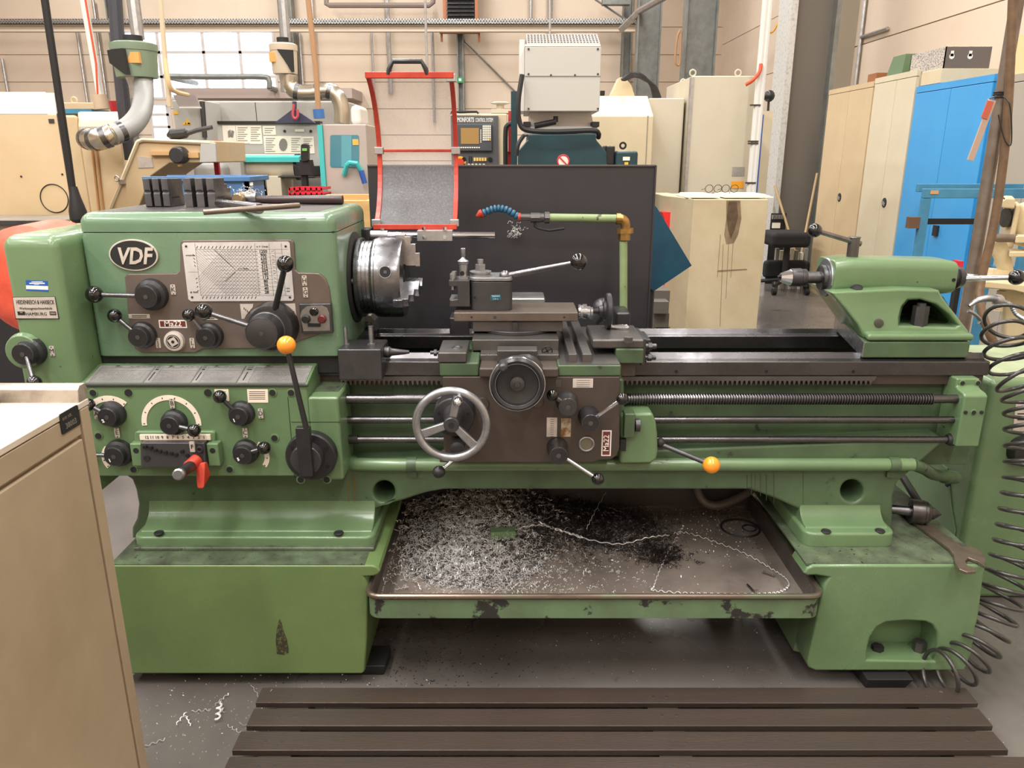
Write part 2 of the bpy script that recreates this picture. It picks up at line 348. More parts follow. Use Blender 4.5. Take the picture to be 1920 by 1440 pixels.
# --- bed ways
xl, xr = -1.12, W(1855, 690, 2.09).x
def way(y0, y1, name):
    m = MB(); w = y1-y0; zb, z = .852, .897
    pr = [(y0, zb), (y0, z-.006), (y0+.004, z-.004), (y0+w*.3, z-.003), (y0+w*.44, z+.012), (y0+w*.58, z), (y0+w*.62, z), (y1, z), (y1, zb)]
    m.prism([(xl, y, q) for y, q in pr], (xr-xl, 0, 0)); return part(m, name, BEDST, .0015, ang=20)
way(2.09, 2.185, 'front_bed_way'); way(2.41, 2.5, 'rear_bed_way')
for u in (1268, 1437, 1600):
    m = MB(); q = W(u, 697, 2.0895); m.cyl(q, q+Vector((0, .004, 0)), .005, n=10); part(m, 'way_screw', BLACK)
m = MB(); xe = W(1835, 710, 2.12).x; m.box(xl, xe, 2.10, 2.18, .822, .853); part(m, 'way_ledge', BROWN, .002)
m = MB()                                              # toothed rack under the front way
xa, xb = W(640, 700, 2.1).x, W(1640, 700, 2.1).x; n = int((xb-xa)/.0135); pr = []
for i in range(n):
    x = xa+i*.0135; pr += [(x, .826), (x+.003, .826), (x+.0055, .838), (x+.011, .838)]
pr += [(xb, .85), (xa, .85)]
m.prism([(x, 2.084, z) for x, z in pr], (0, .02, 0)); part(m, 'toothed_rack', IRON)
# cross girts inside the bed
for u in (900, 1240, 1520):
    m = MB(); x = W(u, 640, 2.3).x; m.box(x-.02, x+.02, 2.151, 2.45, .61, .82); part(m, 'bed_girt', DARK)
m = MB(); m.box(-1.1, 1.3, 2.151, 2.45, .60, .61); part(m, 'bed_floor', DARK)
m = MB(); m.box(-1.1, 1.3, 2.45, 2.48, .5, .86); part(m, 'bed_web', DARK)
# --- end bracket of the screws
m = MB(); Y = 2.012
a, b = W(1798, 760, 2.03).x, W(1850, 760, Y).x; z0, z1, zm = W(1800, 838, Y).z, W(1800, 710, 2.06).z, W(1800, 740, Y).z
prf = [(2.12, z0), (Y, z0), (Y, zm-.004), (Y+.012, zm+.002), (Y+.036, zm+.005), (2.06, zm+.010), (2.06, z1), (2.12, z1)]
m.prism([(a, y, z) for y, z in prf], (b-a, 0, 0)); br = part(m, 'end_bracket', GREEN, .005, seg=3)
def sbolt(u, v, Y, par, r=.0085, ringm=True):
    q = W(u, v, Y); mm = MB()
    if ringm: mm.rev(q-Vector((0, .002, 0)), (0, 1, 0), [(0, r*1.25), (.0005, r*1.45), (.004, r*1.5)], 18)
    b0 = mm.build('bolt_washer' if ringm else 'bolt', GREEN if ringm else BLACK, par) if ringm else None
    mm = MB(); mm.cyl(q-Vector((0, .0035, 0)), q+Vector((0, .004, 0)), r, n=16); mm.build('socket_bolt' if ringm else 'bolt_hole', DARK, par)
for u, v, y_ in ((1804, 718, 2.06), (1833, 718, 2.06)): sbolt(u, v, y_, br, .006)
sbolt(1825, 773, Y, br, .006); sbolt(1810, 773, Y, br, .005, False); sbolt(1840, 773, Y, br, .005, False)
# --- lead screw, feed rod, control rod
def axv(v, Y): return W(960, v, Y).z
Yr = 2.045
zs, zf, zc = axv(748, Yr), axv(787, Yr), axv(824, Yr)
xa, xb, xe = W(1150, 748, Yr).x, W(1752, 748, Yr).x, W(1797, 748, Yr).x
pitch = .0075; prof = [(0, .0125)]
for i in range(int((xb-xa)/pitch)):
    d = i*pitch; prof += [(d+.001, .0125), (d+.0022, .0165), (d+.0046, .0165), (d+.0058, .0125)]
prof += [(xb-xa, .0125), (xb-xa, .0122), (xe-xa, .0122)]
m = MB(); m.rev((xa, Yr, zs), (1, 0, 0), prof, 16); part(m, 'lead_screw', BEDST, ang=25)
m = MB(); m.cyl((W(632, 748, Yr).x, Yr, zs), (W(840, 748, Yr).x, Yr, zs), .0135); part(m, 'lead_screw_sleeve', BEDST)
for z, nm, r, vv in ((zf, 'feed_rod', .0103, 787), (zc, 'control_rod', .0098, 824)):
    m = MB(); m.cyl((W(632, vv, Yr).x, Yr, z), (W(1793, vv, Yr).x, Yr, z), r); part(m, nm, BEDST)
m = MB(); q = W(645, 824, Yr); m.cyl(q, q+Vector((.04, 0, 0)), .013); part(m, 'rod_collar', DARK); m = MB(); q = W(1775, 824, Yr); m.rev(q, (1, 0, 0), [(0, .014), (.008, .018), (.02, .018)], 20); part(m, 'rod_collar', DARK)
# --- conduit pipe along the bed
zp = W(960, 871, 2.03).z
m = MB(); m.tube(spline([(W(655, 876, 2.04).x, 2.07, zp-.006), (W(690, 871, 2.03).x, 2.03, zp), (W(1000, 871, 2.03).x, 2.03, zp), (W(1712, 871, 2.03).x, 2.03, zp)], 6), .0185, 16); part(m, 'conduit_pipe', GREEN)
for u in (772, 1675):
    m = MB(); q = W(u, 871, 2.03); m.cyl(q-Vector((.014, 0, 0)), q+Vector((.014, 0, 0)), .0215, n=18); m.box(q.x-.013, q.x+.013, 2.03, 2.045, q.z-.04, q.z); part(m, 'pipe_clip', GREEN2)
pts = spline([W(1712, 871, 2.03), W(1735, 880, 2.06), W(1752, 890, 2.12), W(1785, 894, 2.25)], 10)
m = MB(); m.tube(pts, [.0165+.0012*(i % 2) for i in range(len(pts))], 14); part(m, 'flexible_conduit', GREEN2)
m = MB(); q = W(1770, 894, 2.2); m.cyl(q, W(1790, 895, 2.27), .021); part(m, 'conduit_gland', GREEN2)
# --- headstock
Yh = 2.06
hx0, hx1 = -1.148, -.468; hz0, hz1 = .915, axv(437, Yh)
m = MB(); m.rbox(hx0, hx1, Yh, 2.5, hz0, hz1, .024, .001); head = part(m, 'headstock', HEADG, .004)
m = MB(); m.box(hx0+.012, hx1-.004, Yh+.006, 2.49, hz1, hz1+.004); part(m, 'lid_gasket', BLACK, parent=head)
m = MB(); m.rbox(hx0, hx1, Yh, 2.5, hz1+.0025, hz1+.053, .026, .03); lid = part(m, 'headstock_lid', HEADG)
m = MB(); m.box(hx0+.04, hx1-.05, Yh+.035, 2.47, hz1+.05, hz1+.0535); part(m, 'lid_tray', IRON, parent=lid, label='dark oily recessed tray on the lid top')
LT = hz1+.0535
# strip under the headstock
m = MB(); m.box(hx0, hx1+.03, 2.075, 2.45, .86, .918); part(m, 'headstock_foot', DARK, .006)
# end gear cover
m = MB(); gx0, gx1 = -1.292, -1.148
m.rbox(gx0, gx1, 1.955, 2.5, .55, 1.258, .022, .034); gc = part(m, 'gear_cover', GREEN, .002)
m = MB(); q = W(20, 650, 2.0); m.rev((gx0-.03, 2.06, W(20, 655, 2.06).z), (0, 1, 0), [(0, .03), (.01, .045), (.3, .05)], 24); m.box(gx0-.075, gx0+.01, 2.06, 2.3, .55, W(20, 655, 2.06).z); part(m, 'cover_bulge', GREEN, .01, parent=gc)
q = (gx0-.01, 2.3, 1.098)
m = MB(); m.rev((gx0-.12, 2.22, 1.095), (0, 1, 0), [(0, .10), (.01, .135), (.03, .16), (.2, .165)], 36); part(m, 'spindle_end_guard', REDG, label='scuffed red round guard behind the gear cover')
# control panel plate of the headstock
m = MB(); Y = Yh-.006
pan = [(233, 520), (238, 513), (330, 512), (337, 506), (337, 456), (342, 450), (546, 449), (551, 454), (554, 506), (560, 511), (598, 512), (610, 522), (617, 540), (621, 570), (622, 610), (616, 622), (560, 640), (530, 654), (380, 655), (366, 662), (266, 662), (252, 655), (243, 625)]
m.poly(pan, Y, .03); panel = part(m, 'control_panel', GREYP, .004)
# chart plate
def plate(name, uv, Y, t, mat, par, bev=0):
    mm = MB(); mm.poly(uv, Y, t); return part(mm, name, mat, bev, parent=par)
Yc = Y-.003
ch = plate('speed_chart', [(344, 455), (539, 453), (543, 456), (551, 560), (548, 564), (358, 565), (353, 561), (341, 459)], Yc, .003, PLATE2, lathe)
# chart in plate coordinates
P0, P1, P2 = W(342, 454, Yc), W(542, 453, Yc), W(355, 565, Yc)
def cp(s, t, e=.0004): return Vector((P0.x+(P1.x-P0.x)*s, Yc-e, P0.z+(P2.z-P0.z)*t))
def line(mm, a, b, w=.0006, e=.0004, cpf=cp):
    a, b = cpf(*a, e), cpf(*b, e); d = (b-a).normalized(); nn = d.cross(Vector((0, 1, 0))).normalized()*w/2
    mm.add([a-nn, b-nn, b+nn, a+nn], [(0, 1, 2, 3)])
m = MB(); gx0c, gx1c, gy0, gy1 = .115, .67, .12, .90; asp = (P1.x-P0.x)/(P0.z-P2.z)
for a, b in (((gx0c, gy0), (.985, gy0)), ((gx0c, gy1), (.985, gy1)), ((gx0c, .02), (gx0c, gy1)), ((.675, .02), (.675, .9)), ((.81, .02), (.81, .9)), ((.86, .12), (.86, .9)), ((.925, .02), (.925, .9)), ((.02, .5), (gx0c, .5)), ((.47, .47), (.675, .47))):
    line(m, a, b)
for i in range(12):
    t = .155+i*.0625; line(m, (.675, t+.03), (.92, t+.03), .0004); line(m, (.675, t), (.692, t), .0014)
    s0 = max(.18, .36-.02*abs(6-i)*2); line(m, (s0, t), (.67, t), .0004)
def diag(x0, y0, sx, sy):           # clip a 45 degree line to the grid
    L = min((gx1c-x0)*asp if sx > 0 else (x0-gx0c)*asp, (gy1-y0) if sy > 0 else (y0-gy0))
    if L > .02: line(m, (x0, y0), (x0+sx*L/asp, y0+sy*L), .00045)
k = 0
while k < 17:
    x = gx0c+k*.0325; diag(x, gy0, 1, 1); diag(x, gy1, 1, -1); k += 1
for k in range(1, 8): diag(gx0c, gy0+k*.045, 1, 1)
for k in range(1, 8): diag(gx0c, gy1-k*.045, 1, -1)
line(m, (.29, gy0), (.47, .46), .0012, .0006); line(m, (.36, .66), (.47, .49), .0012, .0006)
for i in range(15):
    for t in (.085, .935): line(m, (.125+i*.036, t+.02), (.140+i*.036, t-.02), .0016)
for t in range(4): line(m, (.085, .2+t*.06), (.10, .23+t*.06), .0016); line(m, (.085, .62+t*.07), (.10, .60+t*.07), .0016)
for i in range(12):
    if i < 9: line(m, (.825, .157+i*.0625), (.85, .155+(i*.0625)+(.015 if i % 3 else -.015)), .001)
hch = (P0.z-P2.z)
for i, sss in enumerate('1250 900 630 450 315 224 160 112 80 56 40 28'.split()):
    m.text(sss, .011, front(cp(.748, .155+i*.0625)), bold=.0002)
m.text('n = 1/min', .008, front(cp(.745, .075))); m.text('n = 1/min', .007, front(cp(.545, .44))); m.text('v=m/min', .007, front(cp(.06, .22))); m.text('ø mm', .009, front(cp(.055, .84)))
m.text('1:1', .012, front(cp(.955, .8), PI/2))
part(m, 'chart_lines', INK, parent=ch)
m = MB()
for s, t in ((.03, .07), (.965, .07), (.03, .93), (.965, .93)): m.cyl(cp(s, t, .0012), cp(s, t, -.001), .003, n=10)
part(m, 'rivet', DARK, parent=ch)
# --- VDF badge
q = W(252, 478, Yh); R1, R2 = 46*S(Yh, 478), 29.5*S(Yh, 478)
def oval(mm, k, y0, y1): mm.prism([(q.x+R1*k*math.cos(t*PI/24), y0, q.z+R2*(k if k > .99 else k-.02)*math.sin(t*PI/24)) for t in range(48)], (0, y1-y0, 0))
m = MB(); oval(m, 1, Yh-.006, Yh); bd = part(m, 'oval_badge', PLATE, .001)
m = MB(); oval(m, .93, Yh-.0068, Yh-.005); part(m, 'badge_field', DARK, parent=bd)
m = MB(); m.text('VDF', .060, front((q.x+.001, Yh-.007, q.z-.004)), ext=.002, shear=.26, bold=.0016, sx=.84); part(m, 'lettering', PLATE, parent=bd, label='raised letters VDF')
# --- maker plate and sticker on the gear cover
Yg = 1.955
mk = plate('maker_plate', [(24, 558), (102, 557), (109, 597), (30, 597)], Yg-.003, .004, PLATE, gc); 
m = MB(); c = W(66, 567, Yg-.0032); m.text('HEIDENREICH & HARBECK', .0155, front(c), sx=.53, bold=.0001)
c = W(67, 578.5, Yg-.0032); m.text('Werkzeugmaschinenfabrik', .0088, front(c), sx=.9)
c = W(68, 589, Yg-.0032); m.text('HAMBURG', .0115, front(c), sx=1.0)
for a, b in ((33, 47), (93, 105)): m.pb(a, 584, b, 591, Yg-.0034, .001)
m2 = MB(); m2.text('2053', .007, front(W(99, 587.5, Yg-.0036))); m2.text('VDF', .004, front(W(40, 586, Yg-.0036)))
mb_ = m; o = mb_.build('lettering', INK, lathe); o['label'] = 'maker name HEIDENREICH & HARBECK, HAMBURG'; o.parent = mk.parent; o.location = WL['lettering' if o.name == 'lettering' else o.name]-WL[gc.name]
part(m2, 'serial_number', PLATE, parent=gc)
m = MB(); m.poly([(23, 557), (103, 556), (111, 598), (29, 599)], Yg-.0012, .002); part(m, 'plate_border', INK, parent=gc)
st = plate('blue_sticker', [(48, 525), (89, 527), (91, 547), (49.5, 545)], Yg-.0006, .001, BLUEL, gc)
m = MB(); m.poly([(48.6, 535), (90, 536.5), (90.5, 543.5), (49, 542)], Yg-.001, .0005); m.pb(59, 528, 80, 529.3, Yg-.001, .0005); m.pb(55, 530.3, 84, 532.3, Yg-.001, .0005); m.pb(64, 533.2, 73, 534, Yg-.001, .0005); part(m, 'sticker_print', WHITE, parent=gc)
# --- letter tags
def tagp(ch_, u, v, Y, w=9, h=19, rot=0):
    k = S(Y, v); c = W(u, v, Y); mm = MB(); mm.prism([(c.x+a*k, Y-.0022, c.z+b*k) for a, b in rrect(-w/2, -h/2, w/2, h/2, 1.2, 2)], (0, .0022, 0))
    o = part(mm, 'letter_tag', PLATE)
    mm = MB(); mm.text(ch_, 12*k, front((c.x, Y-.0024, c.z)))
    for e in (-7.6, 7.6): mm.cyl((c.x, Y-.003, c.z+e*k), (c.x, Y-.002, c.z+e*k), 1.1*k, n=8)
    part(mm, 'lettering', INK, parent=o); o['label'] = 'small plate engraved %s' % ch_
Yp, Ygb = Yh-.006, 1.95
for ch_, u, v in (('H', 571, 526), ('G', 573, 548), ('K', 325, 543), ('J', 297, 643), ('L', 361, 643)): tagp(ch_, u, v, Yp)
tagp('M', 98, 658, Yg)
for ch_, u, v in (('A', 181, 776), ('B', 323, 756), ('C', 460, 811), ('D', 489, 775), ('E', 220, 811)): tagp(ch_, u, v, Ygb-.003)
def label_ma(u0, v0, u1, v1, Y, vert=False):
    mm = MB(); mm.pb(u0, v0, u1, v1, Y-.001, .001); o = part(mm, 'machine_number_label', WHITE, label='maroon sticker reading Ma22')
    mm = MB(); mm.pb(u0+2.2, v0+2.2, u1-2.2, v1-2.2, Y-.0014, .001); part(mm, 'label_field', MAROON, parent=o)
    mm = MB(); c = W((u0+u1)/2, (v0+v1)/2, Y-.0018); mm.text('Ma22', 15*S(Y, v0), front(c, PI/2 if vert else 0), bold=.0002); part(mm, 'lettering', WHITE, parent=o)
label_ma(298, 600, 350, 615, Yp)
for (u0, v0, u1, v1) in ((241, 589, 281, 597), (380, 592, 408, 600)):
    mm = MB(); mm.pb(u0, v0, u1, v1, Yp-.0012, .0012); o = part(mm, 'small_plate', PLATE)
    mm = MB()
    for k in range(2): mm.pb(u0+6, v0+1.8+k*3, u1-6, v0+3.2+k*3, Yp-.0016, .0006)
    part(mm, 'print', INK, parent=o)
# --- oil sight glass with square mark
q = W(328, 639, Yp); m = MB(); m.rev(q-Vector((0, .012, 0)), (0, 1, 0), [(0, .021), (.002, .0265), (.012, .0285)], 28); sg = part(m, 'sight_glass', PLATE)
m = MB(); m.rev(q-Vector((0, .0125, 0)), (0, 1, 0), [(0, .0195), (.004, .0195)], 28); part(m, 'glass', DARK, parent=sg)
m = MB(); m.obox(q-Vector((0, .0128, 0)), (1, 0, .55), (0, 1, 0), (-.55, 0, 1), .0105, .001, .0105); m.ring(q-Vector((0, .013, 0)), (0, 1, 0), .0165, .0008, 28, 6); part(m, 'square_mark', PLATE, parent=sg)
m = MB(); m.rev(q-Vector((0, .0142, 0)), (0, 1, 0), [(0, .0045), (.002, .0045)], 14); part(m, 'centre_pin', DARK, parent=sg)
# --- control levers
def lever(face, Yf, Yb, rf, rb, ball=None, br_=12, Yball=None, start=.55, mat=HUB, bm=BALL, rr=.0055, taper=1.0, lab=None, rodm=STEELB, chalk=None):
    k = S(Yf, face[1]); c = W(*face, Yf); L = Yb-Yf; rf *= k; rb *= k
    mm = MB(); mm.rev(c, (0, 1, 0), [(0, rf*.93), (.0015, rf), (L*.35, rf*1.04), (L*.5, rf*1.1), (L*.62, rb*.97), (L*.75, rb), (L, rb*1.03)], 32)
    o = part(mm, 'control_lever', mat)
    if lab: o['label'] = lab
    mm = MB(); mm.rev(c-Vector((0, .0012, 0)), (0, 1, 0), [(0, .0035), (0, .006), (.003, .0065)], 14); mm.build('centre_screw', IRON, o)
    mm = MB(); mm.ring(c+Vector((0, .001, 0)), (0, 1, 0), rf*.985, .0012, 32, 6); mm.build('rim_ring', GUN, o)
    if ball:
        yb_ = Yball or Yf+L*.3
        b = W(*ball, yb_); a = c+Vector((0, L*.32, 0)); d = (b-a).normalized(); kb = S(yb_, ball[1])
        mm = MB(); mm.cyl(a+d*rf*start, b, rr, rr*taper, 14); mm.build('rod', rodm, o)
        mm = MB(); mm.sph(b, br_*kb, 24); ob = mm.build('ball_knob', bm, o)
        if bm is ORANGE: ob['label'] = 'orange ball knob'
    if chalk:
        mm = MB(); mm.text(chalk, .012, front((c.x-rf*.45, Yf-.0006, c.z-rf*.4), .3), bold=.0006); mm.build('chalk_mark', WHITE, o)
    return o
lever((273, 557), 2.012, Yp, 20.5, 30, (177, 552), 16, rr=.0062)
lever((258, 633), 2.018, Yp, 18, 25, (215, 592), 13, rr=.006)
lever((385, 634), 2.018, Yp, 18, 25, (354, 591), 12, rr=.006)
# big double selector G/H
lever((490, 626), 1.962, Yp, 30, 46, (382, 584), 16, Yball=1.965, mat=GUN, rr=.0075, lab='large dark selector dial with two ball levers')
c = W(506, 616, 2.01); m = MB(); m.rev(c, (0, 1, 0), [(0, .052), (.002, .06), (.03, .066), (.045, .067)], 36); sel = part(m, 'selector_dial', HUB)
b = W(535, 495, 1.97); a = c+Vector((.012, .012, .04)); m = MB(); m.cyl(a, b, .0085, .0075, 14); m.build('rod', HUB, sel); m = MB(); m.sph(b, 16*S(1.97, 495), 24); m.build('ball_knob', BALL, sel)
for uv in ([(450, 570), (475, 570), (474, 576), (462, 590), (458, 598), (453, 598)], [(530, 570), (553, 569), (556, 596), (551, 596), (542, 584)]):
    o = plate('selector_scale', uv, Yp-.0012, .0012, PLATE, lathe)
    mm = MB(); cx = sum(p[0] for p in uv)/len(uv); cy = sum(p[1] for p in uv)/len(uv)
    for k in range(4): mm.pb(cx-5+k*3, cy-7+k*2.5, cx-3.6+k*3, cy-3+k*2.5, Yp-.0016, .0006)
    part(mm, 'print', INK, parent=o)
lever((42, 665), 1.912, Yg, 20, 28, (64, 718), 14, Yball=1.86, rr=.006)
m = MB(); q = W(50, 657, Yg); m.rev(q-Vector((0, .02, 0)), (0, 1, 0), [(0, .044), (.02, .05)], 28); part(m, 'lever_boss', GREEN, .003)
# push button station
m = MB(); bp = [(560, 570), (620, 569), (624, 625), (566, 626)]; m.poly(bp, Yp-.012, .02); pb_ = part(m, 'push_button_box', GUN, .003)
m = MB(); m.poly([(563, 592), (566, 582), (574, 575), (585, 573), (604, 573), (613, 577), (617, 586), (619, 620), (569, 621)], Yp-.0135, .004); part(m, 'button_panel', CAST, parent=pb_)
for (u, v, mt) in ((589, 584, BALL), (574, 598, HUB), (604, 598, M('dark red button', (92, 34, 40), .3))):
    q = W(u, v, Yp-.014); m = MB(); m.rev(q-Vector((0, .008, 0)), (0, 1, 0), [(0, .008), (.002, .0105), (.003, .0115), (.009, .0125)], 20); part(m, 'push_button', mt, parent=pb_)
m = MB(); m.pb(577, 607, 600, 613, Yp-.019, .005); part(m, 'toggle_switch', BLACK, parent=pb_)
# --- feed gearbox
Y = Ygb
fx0, fx1, fxs = W(120, 800, Y).x, W(638, 800, Y).x, W(575, 722, Y).x
gz0, gz1, gzs = W(400, 893, Y).z, W(400, 722, Y).z, W(600, 745, Y).z
Yt, zb = 2.055, .892                   # back edge of the slanted chart shelf
m = MB(); m.prism([(fx0, Y, gz0), (fx0, Y, gz1-.004), (fx0, Y+.006, gz1), (fx0, Yt, zb), (fx0, 2.1, zb), (fx0, 2.1, gz0)], (fxs-fx0, 0, 0))
gb = part(m, 'feed_gearbox', GREEN, .004)
m = MB(); m.box(fxs-.002, fx1, Y, 2.1, gz0-.012, gzs); part(m, 'clutch_housing', GREEN, .008, seg=3)
m = MB(); m.box(fxs+.004, fx1-.01, Y+.05, 2.1, gzs-.004, gzs+.0015); part(m, 'housing_top', DIRTG)
m = MB(); u = 546; m.pb(u-.4, 745, u+.4, 895, Y-.0008, .002); m.pb(u, 791, 638, 791.6, Y-.0008, .002); part(m, 'panel_seam', BLACK)
m = MB(); m.box(fx0, fxs+.004, Y-.004, Y+.004, gz1-.004, gz1+.002); part(m, 'shelf_lip', GUN, .001)
# slanted charts: four printed plates
A0, A1 = Vector((fx0+.0, Y+.008, gz1+.0015)), Vector((0, Yt-.006, zb-.0005))
def slant(s, t, e=0):     # s in metres along x, t 0..1 up the slope
    y = A0.y+(A1.y-A0.y)*t; z = A0.z+(A1.z-A0.z)*t; return Vector((s, y, z))+Vector((0, -.3, 1)).normalized()*e
xs = [W(155, 720, Y).x, W(265, 720, Y).x, W(355, 720, Y).x, W(441, 720, Y).x, W(571, 720, Y).x]
for i in range(4):
    xa, xb = xs[i]+.001, xs[i+1]-.001; mm = MB(); mm.prism([slant(xa, .02), slant(xb, .02), slant(xb, .98), slant(xa, .98)], Vector((0, -.3, 1)).normalized()*.0015)
    o = part(mm, 'feed_chart', PLATE3); mm = MB()
    def ln(s0, t0, s1, t1, w):
        p, q_ = slant(s0, t0, .0019), slant(s1, t1, .0019); d = (q_-p).normalized(); nn = d.cross(Vector((0, -.3, 1)).normalized())*w/2
        mm.add([p-nn, q_-nn, q_+nn, p+nn], [(0, 1, 2, 3)])
    W_ = xb-xa; rnd = random.Random(i)
    for f in (.16 if i else .06, .985): ln(xa+W_*f, .04, xa+W_*f, .96, .0005)
    for t in (.06, .86, .70): ln(xa+W_*(.16 if i else .06), t, xa+W_*.985, t, .0006)
    ln(xa+W_*.3, .96, xa+W_*.36, .96, .004); ln(xa+W_*.3, .90, xa+W_*.4, .90, .001); ln(xa+W_*.3, .95, xa+W_*.3, .88, .001); ln(xa+W_*.4, .95, xa+W_*.4, .88, .001)
    for j in range(4): ln(xa+W_*(.55+.11*j), .92, xa+W_*(.62+.11*j), .92, .0012)
    if i: 
        for j in range(3): ln(xa+W_*.03, .95-j*.05, xa+W_*.12, .95-j*.05, .0014)
        ln(xa+W_*.04, .76, xa+W_*.11, .76, .005); ln(xa+W_*.07, .16, xa+W_*.07, .62, .003)
    rows = 7
    for r in range(rows):
        t = .12+r*.078; n = 26 if i == 3 else 20
        for kx in range(n):
            if rnd.random() < (.92 if i == 3 or r < 3 else .6):
                x = xa+W_*((.19 if i else .09)+.78*kx/n*(1 if i else 1.1)); ln(x, t, x+W_*.016*rnd.uniform(.5, 1), t, .0013)
        ln(xa+W_*(.16 if i else .06), t+.035, xa+W_*.985, t+.035, .0003)
    part(mm, 'chart_print', INK, parent=o)
# bolts on the gearbox
for u, v in ((175, 736), (185, 817), (251, 880), (511, 736), (546, 736), (515, 821), (431, 880), (564, 899), (613, 899)): sbolt(u, v, Y, gb)
for u, v in ((241, 736), (390, 736)): sbolt(u, v, Y, gb, .0095, False)
# scales
def arc(u, v, R, w, a0, a1, n=16, mat=PLATE, Yk=Ygb):
    k = S(Yk, v); c = W(u, v, Yk); pts = [(R+w/2, a0+(a1-a0)*i/n) for i in range(n+1)]+[(R-w/2, a1-(a1-a0)*i/n) for i in range(n+1)]
    mm = MB(); mm.prism([(c.x+r*k*math.cos(math.radians(t)), Yk-.0016, c.z+r*k*math.sin(math.radians(t))) for r, t in pts], (0, .0016, 0)); o = part(mm, 'arc_scale', mat)
    mm = MB()
    for i in range(0, n+1, 4):
        t = math.radians(a0+(a1-a0)*(i+.4)/(n+1)); mm.obox((c.x+R*k*math.cos(t), Yk-.0018, c.z+R*k*math.sin(t)), (math.cos(t), 0, math.sin(t)), (0, 1, 0), (-math.sin(t), 0, math.cos(t)), .002, .0004, .0012)
    part(mm, 'print', INK, parent=o); return o
arc(322, 794, 51, 9.5, -4, 184, 28, CREAMP); arc(209, 791, 46, 11, 48, 132, 12, CREAMP)
arc(472, 856, 29, 9, -40, 62, 12, CREAMP); arc(224, 858, 29, 8, 135, 220, 12, CREAMP)
for uv in ([(463, 730), (502, 730), (503, 755), (465, 755)], [(402, 730), (428, 730), (430, 752), (403, 752)]):
    o = plate('info_plate', uv, Y-.0014, .0014, CREAMP, lathe); mm = MB()
    for k in range(5): mm.pb(uv[0][0]+4, uv[0][1]+4+k*3.4, uv[1][0]-5, uv[0][1]+5+k*3.4, Y-.0018, .0006)
    part(mm, 'print', INK, parent=o)
# levers on the gearbox
lever((200, 783), 1.915, Y, 17, 25, (166, 759), 12, rr=.006, chalk='2')
lever((317, 799), 1.912, Y, 17, 24, (364, 807), 12.5, rr=.006, Yball=1.91)
lever((446, 782), 1.915, Y, 17, 24, (412, 744), 12.5, rr=.0055, rodm=HUB, chalk='1')
lever((213, 857), 1.915, Y, 18, 26, (165, 853), 12, rr=.006, chalk='1')
lever((454, 855), 1.915, Y, 17, 24, (495, 840), 12.5, rr=.006, chalk='5')
# feed selector block with twelve holes
m = MB(); m.poly(rrect(251, 809, 403, 878, 6), Y-.012, .02); fb = part(m, 'selector_base', GREEN, .004)
m = MB(); m.pb(262, 815.5, 394, 825, Y-.018, .006); sp_ = part(m, 'number_strip', CREAMP)
m = MB()
for i in range(12): m.text(str(12-i), .0115, front(W(275+i*9.75, 820.3, Y-.0185)))
part(m, 'lettering', INK, parent=sp_, label='numbers 12 down to 1')
m = MB(); ya, yb2 = Y-.05, Y-.008
a, b = W(264, 830, Y-.03).x, W(388, 850, Y-.03).x
zA, zB = W(300, 828, Y-.03).z, W(300, 872, Y-.03).z
m.hexa([(a, ya, zB), (b, ya, zB), (b, yb2, zB), (a, yb2, zB), (a+.002, ya+.012, zA), (b, ya+.012, zA), (b, yb2, zA), (a+.002, yb2, zA)]); blk = part(m, 'selector_block', GUN, .003)
for sx in (a-.032, b):
    m = MB(); m.box(sx, sx+.032, Y-.03, Y, zB-.004, zA-.006); e = part(m, 'block_end', GREEN, .004); sbolt(0, 0, Y, e) if 0 else None
    q = Vector((sx+.016, Y-.031, (zA+zB)/2+.008)); mm = MB(); mm.cyl(q, q+Vector((0, .004, 0)), .0075, n=14); mm.build('socket_bolt', DARK, e)
def onblk(u, v):
    d = ray(u, v); # front slanted face
    z = None; Yq = ya+.006
    return W(u, v, Yq)
for (u, v, r) in ((272.3, 837.7, 3.6), (282.4, 839.5, 3.6), (291.5, 844, 3.4), (300.6, 846, 3.4), (311, 848, 3.4), (321.5, 849.7, 3.4), (330.7, 851.8, 3.4), (342, 846.3, 3.4), (352, 853.5, 3.4), (276, 858.5, 6)):
    q = onblk(u, v); m = MB(); m.cyl((q.x, q.y-.005, q.z), (q.x, q.y+.02, q.z), r*S(ya, v), n=14); part(m, 'selector_hole', BLACK if r < 5 else DARK, parent=blk)
q = onblk(375.5, 842); m = MB(); m.ring((q.x, q.y-.004, q.z), (0, 1, 0), .007, .003, 18, 8); part(m, 'block_screw', DARK, parent=blk)
m = MB(); m.pb(355.5, 829, 364.5, 847.5, Y-.05, .006); t_ = part(m, 'letter_tag', PLATE); mm = MB(); mm.text('F', .016, front(W(360, 838, Y-.0505)), bold=.0003); part(mm, 'lettering', INK, parent=t_)
# red crank lever with black grip
c1, c2 = W(368, 865, Y-.05), W(345, 884, Y-.12); 
m = MB(); m.cyl(W(371, 861, Y-.045), c1+Vector((-.012, -.03, -.006)), .0175, .016, 20)
m.hexa([W(366, 868, Y-.06), W(384, 866, Y-.06), W(390, 866, Y-.05), W(366, 868, Y-.04), W(370, 917, Y-.09), W(382, 917, Y-.09), W(396, 890, Y-.04), W(370, 900, Y-.05)])
cr = part(m, 'crank_lever', RED, .004, label='red crank with black grip')
m = MB(); m.cyl(c1+Vector((-.006, -.02, -.004)), W(336, 889, Y-.16), .0145, .0135, 20); part(m, 'grip', HUB, parent=cr)
m = MB(); q = W(337, 888, Y-.157); m.rev(q, W(331, 892, Y-.185)-q, [(0, .0148), (.012, .0148), (.016, .011)], 20); part(m, 'grip_cap', CAST, parent=cr)
